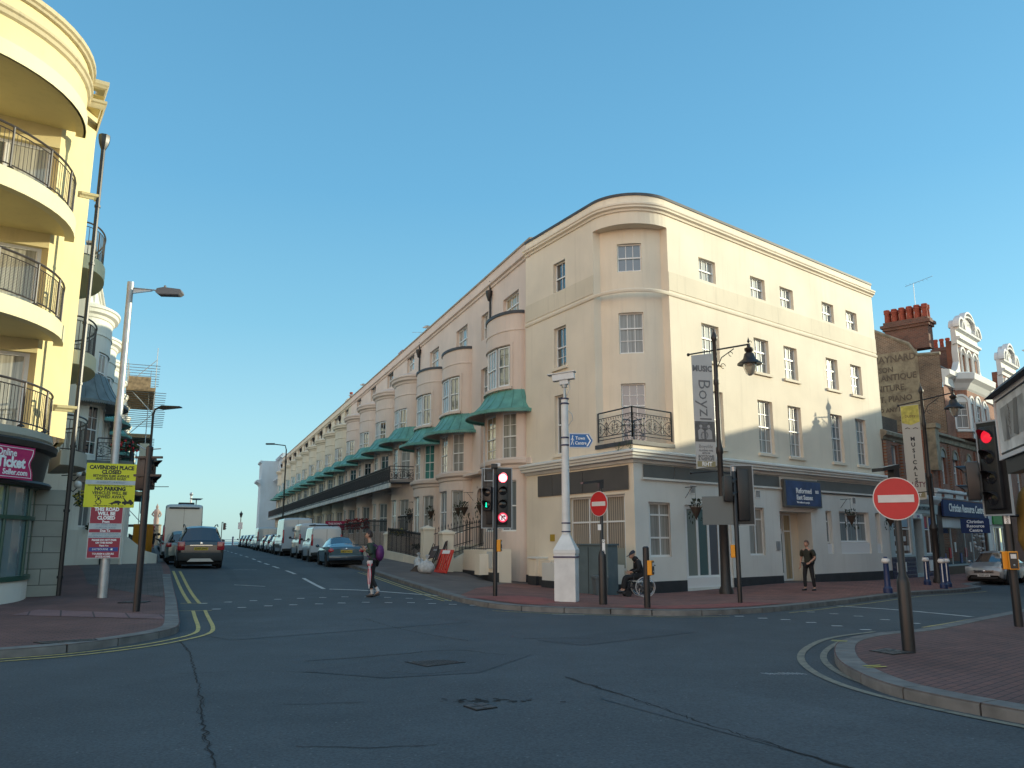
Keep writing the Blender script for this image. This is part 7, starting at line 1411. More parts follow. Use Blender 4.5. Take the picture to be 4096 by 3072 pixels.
# lamp beyond and small shop sign, right side of the street
x,y=-24.64,91.27; t=thing('street_lamp','thin dark street lamp standing over the big white van','street lamp',(-17.8,64.5,gz(-17.8,64.5)),0); m=MB(); m.lathe([(.08,-.1),(.07,1),(.05,7.9)],8); m.tube([(0,0,7.9),(-.1,0,8.25),(-1.0,-.1,8.35)],.045,6); m.bbox(-1.6,-.9,-.22,.0,8.3,8.42,.03); m.build('column',[MBK],t,smooth=40)
x,y=tp(31,2.9); t=thing('hotel_board','small red lettered hotel board above the van roofs','sign',(x,y,gz(x,y)),R(-10)); m=MB(); m.box(-.75,.75,-.03,.03,1.7,2.35); m.build('board',[plain('board_red',(.35,.01,.06),.5)],t); m=MB(); m.tube([(-.6,0,0),(-.6,0,1.7)],.03,5); m.tube([(.6,0,0),(.6,0,1.7)],.03,5); m.build('posts',[MBK],t); text('THIS ROAD',t,(0,-.035,2.15),.2,MWL,bold=.004,ext=.002); text('CLOSED',t,(0,-.035,1.9),.2,MWL,bold=.004,ext=.002)
# left pavement distant pieces
x,y=-24.2,54.5; t=thing('grit_box','orange yellow cabinet on the left pavement beyond the signal post','cabinet',(-13.3,30.8,gz(-13.3,30.8)),0); t.location=(-23.6,53.3,gz(-23.6,53.3)); m=MB(); m.bbox(-.5,.5,-.35,.35,0,1.9,.03); m.build('body',[plain('cabinet_orange',(.62,.22,.01),.5)],t)
x,y=-43.5,99.5; t=thing('post_box','red pillar post box at the far end of the left pavement','post box',(-41.2,95,gz(-41.2,95)),0); m=MB(); m.lathe([(.42,0),(.42,.15),(.38,.2),(.38,2.15),(.47,2.2),(.47,2.3),(.3,2.42),(0,2.5)],14); m.build('body',[plain('post_red',(.5,.015,.015),.35)],t,smooth=35); m=MB(); m.box(-.18,.18,-.4,-.37,1.7,1.76); m.build('slot',[MBK],t)
# ---------------- vehicles ----------------
def lerp_tab(tab,x):
    if x<=tab[0][0]: return tab[0][1:]
    for a,b in zip(tab,tab[1:]):
        if x<=b[0]: t=(x-a[0])/(b[0]-a[0]); return [p+(q-p)*t for p,q in zip(a[1:],b[1:])]
    return tab[-1][1:]
MTYRE=plain('tyre',(.015,.015,.016),.85); MRIM=plain('alloy_rim',(.30,.31,.33),.3,metal=.8); MCGL=plain('car_glass',(.012,.017,.022),.04,spec=1.0,coat=1); MTAIL=plain('tail_lamp',(.38,.008,.02),.2,coat=1); MHL=plain('head_lamp',(.45,.47,.5),.1,coat=1); MPLY=plain('rear_plate',(.62,.42,.03),.5); MUNDR=plain('underbody',(.008,.008,.009),.9); MTRM=plain('black_trim',(.016,.017,.018),.55)
def wheel(parent,x,y,r,w,side):
    m=MB(); m.lathe([(r*.62,-w/2),(r*.93,-w/2),(r,-w/2+.03),(r,w/2-.03),(r*.93,w/2),(r*.62,w/2)],22,(x,y,r),'y'); wt=m.build('wheel',[MTYRE],parent,smooth=40)
    m=MB(); s=side; m.lathe([(r*.66,s*w*.42),(r*.60,s*w*.5),(r*.56,s*w*.36)],20,(x,y,r),'y')
    for i in range(5):
        a=2*PI*i/5; c,sn=cos(a),sin(a); q=.05; m.add([(x+c*r*.12-sn*q,y+s*w*.44,r+sn*r*.12+c*q),(x+c*r*.12+sn*q,y+s*w*.44,r+sn*r*.12-c*q),(x+c*r*.6+sn*q*.8,y+s*w*.40,r+sn*r*.6-c*q*.8),(x+c*r*.6-sn*q*.8,y+s*w*.40,r+sn*r*.6+c*q*.8)],[(0,1,2,3)])
    m.lathe([(r*.16,s*w*.47),(0,s*w*.48)],10,(x,y,r),'y'); m.build('rim',[MRIM],wt)
def vehicle(name,label,cat,loc,rz,tab,wheels,wr,paint,side_glass,screens,group=None,plate=None,tails=None,heads=None,mirror=None,rearlow=None,extra=None,wide=None,detail=True,zbel=None):
    """tab rows: x, half width, sill z, shoulder z, top z, half width at top. x=0 is the tail, x grows forward"""
    t=thing(name,label,cat,loc,rz,group); xs=set(r[0] for r in tab)
    for xw in wheels:
        for k in range(9): xs.add(round(xw+(wr+.07)*cos(PI*k/8),3))
    for a,b in list(side_glass)+list(screens): xs.add(a);xs.add(b)
    x0,x1=tab[0][0],tab[-1][0]; xs=sorted(x for x in xs if x0<=x<=x1); xs=[x for i,x in enumerate(xs) if i==0 or x-xs[i-1]>.004]
    rings=[]
    for x in xs:
        hw,zs,zb,zt,wt=lerp_tab(tab,x); za=zs
        for xw in wheels:
            d=abs(x-xw)
            if d<wr+.07: za=max(za,wr+math.sqrt(max(0,(wr+.07)**2-d*d))-.0)
        g=zt-zb; has=g>.12
        half=[(hw-.10,za),(hw-.015,za+.015),(hw,max(za+.03,zs+(zb-zs)*.45)),(hw-.005,max(za+.06,zs+(zb-zs)*.8)),(hw-.045,zb)]
        if has: half+=[(hw-.07,zb+.02),(wt+.03,zt-.10),(wt-.02,zt-.035),(wt-.16,zt),(0,zt+.025)]
        else: half+=[(hw-.07,zb+.004),(hw*.86,zb+(zt-zb)*.5+.006),(hw*.7,zb+(zt-zb)*.8+.008),(hw*.4,zt+.01),(0,zt+.016)]
        rings.append((x,half))
    nk=10; B=MB(); Gs=MB()
    def V(i,k,s): x,h=rings[i]; return (x,s*h[k][0],h[k][1])
    for i in range(len(rings)-1):
        xm=(rings[i][0]+rings[i+1][0])/2; sg=any(a<xm<b for a,b in side_glass); sc=any(a<xm<b for a,b in screens)
        for s in (1,-1):
            for k in range(nk-1):
                gl=(sg and k==5) or (sc and k in(6,7,8)) 
                (Gs if gl else B).quad(V(i,k,s),V(i+1,k,s),V(i+1,k+1,s),V(i,k+1,s))
    for i in (0,len(rings)-1):
        P=[V(i,k,1) for k in range(nk)]+[V(i,k,-1) for k in range(nk-2,-1,-1)]; B.add(P,[tuple(range(len(P)))])
    B.build('body',[paint],t,smooth=32); Gs.build('windows',[MCGL],t,smooth=32)
    hw=max(r[1] for r in tab); m=MB(); m.box(x0+.12,x1-.15,-hw+.13,hw-.13,.16,.60)
    m.build('underbody',[MUNDR],t)
    for xw in wheels:
        for s in (1,-1): wheel(t,xw,s*(hw-.12),wr,.2,s)
    return t
def lights(t,items,mat,name):
    for (x0,x1,y0,y1,z0,z1) in items:
        for s in (1,-1):
            m=MB(); a,b=sorted((s*y0,s*y1)); m.bbox(x0,x1,a,b,z0,z1,.03); m.build(name,[mat],t,smooth=40)
def nplate(t,x,z,txt,mat,rot,w=.26):
    m=MB(); a,b=sorted((x,x+(.012 if rot<0 else -.012))); m.box(a,b,-w,w,z-.055,z+.055); p=m.build('number_plate',[mat],t)
    if txt: text(txt,p,(x+(.014 if rot>0 else -.004) if 0 else (x-.006 if rot<0 else x+.006),0,z),.095,MINK,(PI/2,0,rot),.002,ext=.002)
def mirrors(t,x,hw,z,mat):
    for s in (1,-1): m=MB(); m.tube([(x,s*(hw-.06),z-.03),(x,s*(hw+.06),z)],.025,5); m.ball((x,s*(hw+.12),z+.04),.1,8,(.6,.9,.8)); m.build('wing_mirror',[mat],t,smooth=60)
def carpaint(n,c,metal=.35): return plain(n,c,.28,metal=metal,coat=1,var=.03,scale=2)
def hd(az): return az2rot(az)
AZL=-23.4; AZR=-21.1
def at(x,y): return (x,y,tz(x,y))
GRP='cars and vans parked along the side street'
# dark crossover, tail towards us
suvtab=[(0,.74,.45,.86,.93,.6),(.04,.82,.36,1.0,1.04,.66),(.12,.87,.30,1.04,1.10,.66),(.52,.89,.28,1.05,1.60,.56),(.8,.89,.27,1.04,1.66,.60),(1.9,.89,.26,1.0,1.68,.62),(2.7,.89,.26,.97,1.58,.60),(3.35,.88,.27,.98,1.06,.7),(3.9,.86,.3,.86,.93,.6),(4.2,.78,.36,.68,.74,.5),(4.27,.66,.42,.62,.66,.4)]
PD=carpaint('dark_metallic_paint',(.035,.035,.04),.5)
suv=vehicle('parked_car','dark grey crossover seen from behind with red tail lamps, nearest on the left kerb','car',at(-12.38,33.3),hd(AZL),suvtab,(.82,3.4),.34,PD,[(.56,1.25),(1.33,2.1),(2.18,2.9)],[(.12,.52),(2.7,3.35)],GRP)
lights(suv,[(-.02,.16,.60,.88,.72,1.06)],MTAIL,'tail_light'); lights(suv,[(-.03,.02,.55,.8,.42,.48)],MTAIL,'reflector')
m=MB(); m.bbox(-.04,.1,-.83,.83,.30,.62,.04); m.build('bumper',[MTRM],suv,smooth=40); m=MB(); m.prism([(-.5,.28),(-.36,.40),(.36,.40),(.5,.28)],-.055,-.035,'x'); m.build('skid_plate',[plain('silver_trim',(.4,.4,.4),.4,metal=.5)],suv)
nplate(suv,-.035,.78,'GY67 ZWV',MPLY,-PI/2); m=MB(); m.box(-.05,-.02,-.42,.42,.90,.93); m.build('chrome_strip',[MCHR],suv); m=MB(); m.lathe([(.06,0),(.045,-.02),(0,-.022)],14,(-.035,0,.99),'x'); m.build('badge',[MCHR],suv); mirrors(suv,2.75,.88,1.05,PD)
for s in (1,-1): m=MB(); m.tube([(.6,s*.62,1.66),(1.2,s*.64,1.75),(2.2,s*.64,1.75),(2.6,s*.62,1.66)],.02,5); m.build('roof_rail',[MTRM],suv)
m=MB(); m.tube([(.7,0,1.68),(.5,0,1.86)],.01,4); m.build('aerial',[MTRM],suv)
# grey-green estate, camper van and the rest of the left rank
esttab=[(0,.72,.42,.86,.9,.55),(.06,.82,.33,.95,1.0,.62),(.3,.85,.28,.98,1.38,.56),(.6,.86,.27,.98,1.52,.6),(2.2,.86,.26,.94,1.52,.6),(3.1,.85,.27,.93,.99,.7),(3.9,.82,.3,.80,.84,.6),(4.15,.68,.4,.6,.64,.4)]
P2=carpaint('grey_green_paint',(.16,.20,.19))
e=vehicle('parked_car','pale grey green estate car half hidden ahead of the dark crossover','car',at(-14.95,38.3),hd(AZL),esttab,(.8,3.3),.31,P2,[(.4,1.1),(1.18,1.95),(2.03,2.8)],[(.06,.3),(2.2,3.1)],GRP); lights(e,[(-.01,.14,.6,.83,.8,1.0)],MTAIL,'tail_light'); nplate(e,-.01,.74,None,MPLY,-PI/2); mirrors(e,2.6,.86,.98,P2)
def van(name,label,x,y,az,L,W,H,paint,txt=None,zb=1.15,lowcol=None,campers=False,hood=1.0,side=False,group=GRP,plate=None,wr=.34,flankglass=True):
    hw=W/2; tab=[(0,hw-.06,.42,zb,H-.14,hw-.16),(.03,hw-.02,.32,zb,H-.04,hw-.14),(.1,hw,.30,zb,H,hw-.13),(L-hood-.9,hw,.28,zb,H,hw-.13),(L-hood-.5,hw,.28,zb,H-.12,hw-.15),(L-hood+.2,hw-.02,.28,zb-.02,zb+.05,hw-.3),(L-.35,hw-.06,.32,zb-.22,zb-.15,.6),(L,hw-.2,.42,.66,.7,.5)]
    t=vehicle(name,label,'van',at(x,y),hd(az),tab,(.75 if L<5 else 1.0,L-.85),wr,paint,[(L-hood-1.15,L-hood-.35)] if flankglass else [],[(L-hood-.5,L-hood+.2)],group)
    lights(t,[(-.02,.05,hw-.15,hw-.04,.85,1.45 if H<2.1 else 1.75)],MTAIL,'tail_light')
    m=MB(); m.box(-.012,-.004,-.006,.006,.5,H-.12); m.box(-.012,-.004,-hw+.2,hw-.2,.5,.512) ; m.build('door_seam',[MTRM],t)
    m=MB(); m.bbox(-.06,.06,-hw+.05,hw-.05,.34,.5,.03); m.build('bumper',[MTRM],t); nplate(t,-.02,.62 if H>2.2 else .66,plate,MPLY,-PI/2); mirrors(t,L-hood-.35,hw,zb+.08,MTRM)
    return t
PW=carpaint('white_van_paint',(.50,.52,.54),0); PG=carpaint('silver_grey_van_paint',(.42,.44,.44),.2)
cv=van('camper_van','tall pale grey camper van with a roof dish, second beyond the dark crossover','%s' and -17.5,44.3,AZL,6.0,2.05,2.95,PG,zb=1.3)
m=MB(); m.box(-.1,-.01,-.75,.75,2.72,2.80); m.build('awning_rail',[MTRM],cv); m=MB(); m.bbox(.5,1.4,-.5,.3,2.96,3.08,.03); m.build('roof_hatch',[MTRM],cv); m=MB(); m.lathe([(0,3.28),(.2,3.24),(.36,3.32)],14,(.9,-.6,0)); m.tube([(.9,-.6,2.9),(.9,-.6,3.25)],.03,5); m.build('satellite_dish',[MGAL],cv,smooth=50)
m=MB(); m.box(-.02,-.005,-.85,-.1,1.0,2.5) ; m.build('door_panel',[PG],cv)
hatch=[(0,.70,.42,.84,.88,.5),(.05,.80,.32,.93,.98,.6),(.35,.83,.27,.95,1.36,.54),(.6,.84,.26,.94,1.45,.58),(1.9,.84,.25,.90,1.46,.58),(2.75,.83,.26,.90,.96,.66),(3.5,.80,.3,.76,.80,.55),(3.75,.66,.4,.58,.62,.4)]
def hatchback(label,x,y,az,paint,plate=None,rear=True,group=GRP):
    t=vehicle('parked_car',label,'car',at(x,y),hd(az),hatch,(.7,3.05),.30,paint,[(.42,1.1),(1.18,1.9),(1.95,2.5)],[(.05,.35),(1.9,2.75)],group); lights(t,[(-.01,.12,.58,.80,.76,.96)],MTAIL,'tail_light'); nplate(t,-.012,.7,plate,MPLY,-PI/2); mirrors(t,2.3,.83,.95,paint)
    lights(t,[(3.55,3.74,.42,.7,.56,.72)],MHL,'headlight'); return t
PB=carpaint('black_car_paint',(.02,.022,.025)); PS=carpaint('silver_car_paint',(.30,.32,.34),.6); PN=carpaint('navy_car_paint',(.02,.035,.07)); PWC=carpaint('white_car_paint',(.5,.52,.53),0)
hb=hatchback('small black hatchback in the left rank just past the camper van',-20.6,51.4,AZL,PB)
def inst(src,label,x,y,az,mat=None):
    c=copy_tree(src,loc=at(x,y),rz=hd(az),label=label)
    if mat:
        for ch in c.children:
            if ch.name.startswith('body'): ch.data=ch.data.copy(); ch.data.materials[0]=mat
    return c
for i,(d,mat,l) in enumerate(((5.2,PN,'navy hatchback second past the camper van on the left'),(10.5,PS,'silver hatchback third past the camper van on the left'),(16,PB,'black hatchback fourth past the camper van on the left'),(22,PN,'navy car fifth past the camper van on the left'),(30,PB,'dark car sixth past the camper van on the left'),(38,PS,'silver car near the left seafront corner'))):
    inst(hb,l,-20.6-.397*d,51.4+.918*d,AZL,mat)
# right rank: blue convertible first
cvt=[(0,.66,.42,.80,.84,.5),(.05,.78,.32,.90,.93,.55),(.25,.82,.26,.93,.98,.6),(.75,.84,.25,.93,1.02,.62),(.95,.84,.25,.92,1.06,.6),(1.55,.84,.24,.90,1.34,.50),(1.9,.84,.24,.89,1.36,.52),(2.3,.84,.24,.88,1.33,.52),(3.0,.83,.25,.88,.93,.62),(3.6,.8,.28,.76,.80,.55),(3.9,.66,.38,.56,.6,.4)]
PBL=carpaint('blue_grey_metallic',(.035,.085,.12),.6)
u0=at(-7.55,38.2)
bc=vehicle('parked_car','blue coupe convertible with round red tail lamps behind the crossing woman','car',u0,hd(AZR),cvt,(.72,3.12),.31,PBL,[(1.25,1.6),(1.66,2.6)],[(.95,1.55),(2.3,3.0)],GRP)
for s in (1,-1): m=MB(); m.ball((.06,s*.66,.76),.15,10,(.5,1.15,.75)); m.build('tail_light',[MTAIL],bc,smooth=60)
nplate(bc,-.01,.72,'HK50 WLU',MPLY,-PI/2); m=MB(); m.bbox(-.07,.1,-.8,.8,.32,.56,.05); m.build('bumper',[carpaint('dark_blue_bumper',(.02,.035,.055))],bc,smooth=40); mirrors(bc,2.55,.84,.92,PBL); m=MB(); m.lathe([(.045,0),(0,-.012)],10,(-.01,0,.84),'x'); m.build('badge',[MCHR],bc)
v1=van('parked_van','small white panel van with roof bars just ahead of the blue convertible',-9.9,44.6,AZR,4.1,1.72,1.85,PW,zb=1.08,hood=.95,wr=.31); m=MB()
for x in (.4,1.2,2.0): m.tube([(x,-.7,1.93),(x,.7,1.93)],.02,5)
for y in (-.6,.6): m.tube([(.2,y,1.97),(2.5,y,1.97)],.02,5)
m.build('roof_bars',[MTRM],v1)
v2=van('parked_van','white van with NORTH lettering between the small van and the tall white van',-11.75,49.6,AZR,4.6,1.85,2.05,PW,zb=1.12); text('NORTH',v2,(1.4,.94,1.62),.2,plain('van_grey_letter',(.2,.22,.24),.5),(PI/2,0,PI),ext=.002)
text('NORTH',v2,(-.02,0,1.72),.16,_M['van_grey_letter'],(PI/2,0,-PI/2),ext=.002)
v3=van('parked_van','tall white panel van with AJM HealthCare lettering on its rear doors',-14.45,56.2,AZR,5.9,2.05,2.52,PW,zb=1.25,plate='GF67 XJW'); text('AJM',v3,(-.02,-.25,1.72),.34,plain('van_navy_letter',(.04,.05,.08),.5),(PI/2,0,-PI/2),.006,ext=.002); text('HealthCare',v3,(-.02,-.15,1.42),.17,_M['van_navy_letter'],(PI/2,0,-PI/2),ext=.002)
m=MB(); 
for k in range(3): m.tube([(-.02,.36-.0*k,1.86-.09*k),(-.02,.2,1.82-.09*k),(-.02,.08,1.86-.09*k)],.02,4)
m.build('wing_logo',[_M['van_navy_letter']],v3)
m=MB(); m.box(1.5,5.2,1.015,1.03,.55,.8); m.build('rub_strip',[MTRM],v3)
rk=[(63.0,PB,'black hatchback just beyond the tall white van'),(67.5,PWC,'white hatchback second beyond the tall white van'),(72,PN,'navy hatchback third beyond the tall white van')]
for Y,mat,l in rk: x=-14.45-.386*(Y-56.2)-.1; inst(hb,l,x,Y,AZR,mat)
v4=van('parked_van','grey van far down the right rank beyond the hatchbacks',-22.6,77.2,AZR,5.2,1.95,2.1,PG,zb=1.15)
for i,(Y,mat,l) in enumerate(((84,PWC,'white hatchback beyond the far grey van'),(89,PWC,'pale hatchback second beyond the far grey van'),(94.5,PB,'dark hatchback third beyond the far grey van'),(100,PWC,'white car fourth beyond the far grey van'),(106,PN,'dark blue car last in the right rank'))): inst(hb,l,-22.6-.386*(Y-77.2),Y,AZR,mat)
# silver hatchback facing us on the right, and the pale car beside it
PSV=carpaint('bright_silver',(.36,.38,.40),.55)
ftab=[(0,.66,.42,.6,.64,.4),(.06,.78,.30,.70,.74,.5),(.25,.82,.24,.76,.82,.55),(.95,.84,.23,.90,.99,.62),(1.75,.85,.23,.92,1.40,.52),(2.1,.85,.23,.93,1.48,.56),(3.2,.85,.23,.95,1.47,.56),(3.7,.84,.25,.95,1.1,.6),(3.95,.76,.34,.8,.85,.5)]
AZS=44.
sv=vehicle('parked_car','silver hatchback facing the camera by the white shops at the right','car',at(21.6,38.5),hd(AZS),ftab,(.72,3.2),.31,PSV,[(1.55,2.3),(2.38,3.0)],[(.95,1.75),(3.25,3.7)],None)
lights(sv,[(.10,.36,.50,.80,.62,.80)],MHL,'headlight'); m=MB(); m.bbox(.0,.08,-.42,.42,.50,.66,.02); m.build('grille',[MTRM],sv); m=MB(); m.tube([(-.01,-.42,.63),(-.02,0,.60),(-.01,.42,.63)],.015,5); m.build('grille_bar',[MCHR],sv); m=MB(); m.lathe([(.055,0),(0,-.012)],12,(-.015,0,.60),'x'); m.build('badge',[MCHR],sv); m=MB(); m.bbox(-.03,.05,-.55,.55,.26,.36,.02); m.build('lower_grille',[MTRM],sv); nplate(sv,-.05,.42,'YC07 UYS',MWSG,-PI/2); mirrors(sv,1.5,.86,.95,PSV)
s2=inst(sv,'pale turquoise white car partly hidden beyond the silver hatchback',24.0,38.4,52,carpaint('pale_turquoise_white',(.42,.52,.53),0))
# a small dark moped rank seen as separate bikes is too hidden to build; far seafront pieces follow
def farsignal(x,y,l,two=False):
    t=thing('traffic_signal',l,'traffic light',(x,y,1.0),0,'seafront traffic signals'); m=MB(); m.tube([(0,0,-.3),(0,0,3.9)],.07,6); m.tube([(0,0,3.9),(.28,0,3.85)],.05,5); m.build('pole',[MBK],t)
    for s in ((1,-1) if two else (1,)):
        m=MB(); m.box(s*.45-.2,s*.45+.2,-.12,.12,2.55,3.75); 
        for k in range(3): m.prism([(s*.55,2.7+.38*k),(s*.85,2.78+.38*k),(s*.55,2.95+.38*k)],-.1,.1,'y')
        m.build('signal_head',[MBK],t)
farsignal(-50.9,146,'leftmost small signal at the seafront junction'); farsignal(-45.7,149,'middle small signal beside the seafront lamp'); farsignal(-40.1,147,'rightmost double headed small signal at the seafront junction',True)
t=thing('seafront_lamp','small ornate seafront lamp with a square notice','street lamp',(-48.3,148,1.0)); m=MB(); m.lathe([(.25,-.3),(.2,.8),(.1,1),(.08,4.7),(.12,4.8)],8); m.build('column',[MBK],t); m=MB(); m.lathe([(.15,4.8),(.28,5.3),(.34,5.4),(.1,5.7),(0,6.0)],8); m.build('lantern',[MBK],t); m=MB(); m.box(-.4,.4,-.1,-.05,2.7,3.9); m.build('notice',[MWSG],t)
t=thing('seafront_railing','blue seafront railing across the end of the side street','railing',(-70,151,.9)); m=MB()
for z in (.3,.6,.95): m.tube([(0,0,z),(60,0,z)],.04,4)
for i in range(41): m.box(i*1.5-.05,i*1.5+.05,-.05,.05,0,1.0)
m.build('rails',[plain('seafront_blue',(.02,.04,.12),.5)],t)
for i,(x,l) in enumerate(((-50,'left dark post'),(-46.9,'middle dark post'),(-44.3,'right dark post'))): t=thing('bollard',l+' in the row before the seafront railing','bollard',(x,149.5,.9),0,'seafront posts'); m=MB(); m.lathe([(.16,0),(.16,1.3),(.2,1.4),(0,1.6)],8); m.build('post',[MBOL],t)
t=thing('statue','pale stone figure on the seafront seen over the camper van roof','statue',(-59.5,139,.9)); m=MB(); m.lathe([(1.0,0),(.9,3.2),(1.0,3.4),(.6,3.5)],8); m.build('pedestal',[MSTN],t); m=MB(); m.lathe([(.4,3.5),(.45,4.2),(.35,4.8),(.55,5.4),(.4,5.9),(.15,6.05),(.2,6.2),(.24,6.4),(.1,6.65),(.03,6.9)],10); m.tube([(-.5,0,5.6),(-.8,0,5.1),(-.4,0,4.8)],.12,6); m.tube([(.5,0,5.6),(.75,0,5.1),(.5,0,4.7)],.12,6); m.build('figure',[plain('pale_bronze',(.38,.28,.24),.7)],t,smooth=60)
t=thing('cctv_mast','distant white camera mast above the camper van','camera mast',(-55.5,143,.9)); m=MB(); m.lathe([(.22,0),(.16,8.4)],8); m.build('mast',[_M['mast_white']],t); m=MB(); m.ball((0,0,8.7),.33,8); m.build('camera_housing',[MGAL],t)
# ---------------- people ----------------
def skin_mesh(name,verts,edges,radii,mat,parent,sub=2,root=0):
    me=bpy.data.meshes.new('tmp'); me.from_pydata(verts,edges,[]); o=bpy.data.objects.new('tmp',me); COL.objects.link(o)
    md=o.modifiers.new('s','SKIN'); md.use_smooth_shade=True; md.branch_smoothing=.6
    for i,r in enumerate(radii): v=me.skin_vertices[0].data[i]; v.radius=(r,r) if not isinstance(r,tuple) else r; v.use_root=(i==root)
    s=o.modifiers.new('u','SUBSURF'); s.levels=sub; s.render_levels=sub
    dg=bpy.context.evaluated_depsgraph_get(); e=o.evaluated_get(dg); m2=bpy.data.meshes.new_from_object(e,depsgraph=dg); bpy.data.objects.remove(o); bpy.data.meshes.remove(me)
    m2.name=name; m2.materials.clear(); m2.materials.append(mat); r=bpy.data.objects.new(name,m2); COL.objects.link(r); r.parent=parent
    for p in m2.polygons: p.use_smooth=True
    return r
MSKN=plain('skin',(.42,.24,.17),.55,var=.08,scale=12); MHRD=plain('hair_dark',(.03,.016,.014),.6,var=.3,scale=40)
def person(name,label,loc,rz,J,cl,skin=MSKN,hair=None,hairlen=.0,shoe=MBK,H=1.0,bald=False,cap=None):
    """J: joint positions in metres (x right of the body, y back, z up); body faces -y. cl: clothing colours by part"""
    t=thing(name,label,'person',loc,rz); V=[];E=[];Rr=[]
    def add(p,r,par=None): V.append(tuple(p)); Rr.append(r); i=len(V)-1; E.append((par,i)) if par is not None else None; return i
    j=J; pel=add(j['pelvis'],(.145,.11)); wa=add(j['waist'],(.125,.095),pel); ch=add(j['chest'],(.155,.11),wa); nk=add(j['neck'],.055,ch); hb=add(j['head'],.06,nk)
    F=Vector(j['face']).normalized(); hd_=Vector(j['head']); up=Vector((0,0,1))
    for s in ('l','r'):
        sh=add(j['sh_'+s],.062,ch); el=add(j['el_'+s],.043,sh); wr=add(j['wr_'+s],.027,el); hp=Vector(j['wr_'+s]); hdv=Vector(j['hand_'+s])-hp; k=add(hp+hdv*.5,(.036,.020),wr)
        q=hdv.normalized(); side=q.cross(F if abs(q.dot(F))<.9 else up).normalized()
        for f,(o,l) in enumerate(((-.03,.85),(-.01,1.0),(.01,.95),(.03,.75))):
            a=add(hp+hdv*.85+side*o,.009,k); b=add(hp+hdv*(.85+.35*l)+side*o*1.05+F*.012,.0085,a); add(hp+hdv*(.85+.6*l)+side*o*1.0+F*.035,.007,b)
        a=add(hp+hdv*.45-side*.04,.010,k); add(hp+hdv*.8-side*.062+F*.015,.008,a)
        hip=add(j['hip_'+s],.085,pel); kn=add(j['kn_'+s],.055,hip); an=add(j['an_'+s],.036,kn); add(j['toe_'+s],.030,an)
    body=skin_mesh('body',V,E,Rr,skin,t,2)
    # head: shaped skull with nose, brow, ears
    m=MB(); c=hd_+up*.075; Rm=F.cross(up).normalized(); M=Matrix((( Rm.x,-F.x,up.x,c.x),(Rm.y,-F.y,up.y,c.y),(Rm.z,-F.z,up.z,c.z),(0,0,0,1)))
    n=16;k=12;vs=[];fs=[]
    for i in range(k+1):
        ph=PI*i/k; z=cos(ph); rr=sin(ph)
        for q in range(n):
            th=2*PI*q/n; x=rr*cos(th)*.072; y=rr*sin(th)*.092; zz=z*.115
            if z<-.2: x*=1+.35*(z+.2); y=y*(1+.15*(z+.2))-(.008 if y<0 else 0)
            if y<0 and abs(x)<.02 and -.45<z<.15: y-=.022*(1-abs(x)/.02)*(1 if z<-.05 else .5)
            if y<-.05 and .05<z<.3: y+=.006
            vs.append(M@Vector((x,y,zz)))
    for i in range(k):
        for q in range(n): fs.append((i*n+q,i*n+(q+1)%n,(i+1)*n+(q+1)%n,(i+1)*n+q))
    m.add(vs,fs)
    for s in (1,-1): m.ball(tuple(M@Vector((s*.074,.005,-.005))),.024,8,(.5,.8,1.2))
    hd2=m.build('head',[skin],t,smooth=70)
    for s in (1,-1): m=MB(); m.ball(tuple(M@Vector((s*.028,-.083,.012))),.010,6); m.build('eye',[MBK],hd2)
    m=MB(); m.ball(tuple(M@Vector((0,-.082,-.058))),.02,8,(1.2,.35,.3)); m.build('mouth',[plain('lips',(.28,.09,.08),.5)],hd2)
    if hair:
        m=MB(); vs=[];fs=[]; top=.72 if bald else 1.0
        for i in range(9):
            ph=PI*.60*i/8 
            for q in range(n):
                th=2*PI*q/n; x=sin(ph)*cos(th)*.083; y=sin(ph)*sin(th)*.103+.006; z=cos(ph)*.125+.006
                if y<-.03 and i>4: z=max(z,.055); y=max(y,-.088)
                if y>0 and i>5: z-=hairlen*(i-5)/3
                vs.append(M@Vector((x,y,z)))
        for i in range(8):
            for q in range(n): fs.append((i*n+q,i*n+(q+1)%n,(i+1)*n+(q+1)%n,(i+1)*n+q))
        m.add(vs,fs); m.build('hair',[hair],t,smooth=70)
    if cap: m=MB(); vs=[M@Vector((sin(PI*.5*i/5)*cos(2*PI*q/n)*.088,sin(PI*.5*i/5)*sin(2*PI*q/n)*.108,cos(PI*.5*i/5)*.10+.03)) for i in range(6) for q in range(n)]; m.add(vs,[(i*n+q,i*n+(q+1)%n,(i+1)*n+(q+1)%n,(i+1)*n+q) for i in range(5) for q in range(n)]); m.add([M@Vector(p) for p in ((-.07,-.07,.035),(.07,-.07,.035),(.055,-.19,.02),(0,-.205,.02),(-.055,-.19,.02))],[(0,1,2,3,4)]); m.build('cap',[cap],t,smooth=60)
    # clothing shells
    def shell(nm_,chain,mat,sub=2,root=0): V=[];E=[];Rr=[]; 
    def cloth(nm_,pts,mat,root=0):
        V=[tuple(p[0]) for p in pts];Rr=[p[1] for p in pts];E=[(p[2],i) for i,p in enumerate(pts) if p[2] is not None]; return skin_mesh(nm_,V,E,Rr,mat,t,2,root)
    lp=lambda a,b,f:tuple(Vector(a).lerp(Vector(b),f)); sl=cl['sleeve']; top=[(j['hem'],cl.get('hemr',(.17,.13)),None),(j['waist'],(.15,.12),0),(j['chest'],(.18,.135),1),(lp(j['chest'],j['neck'],.5),.115,2),(lp(j['chest'],j['neck'],.88),.078,3)]
    for s in ('l','r'):
        i=len(top); top.append((lp(j['chest'],j['sh_'+s],.5),.105,2)); top.append((j['sh_'+s],.088,i)); top.append((lp(j['sh_'+s],j['el_'+s],min(1,sl*2)),.062 if sl>=.5 else .072,i+1))
        if sl>.5: top.append((lp(j['el_'+s],j['wr_'+s],(sl-.5)*2),.043,i+2))
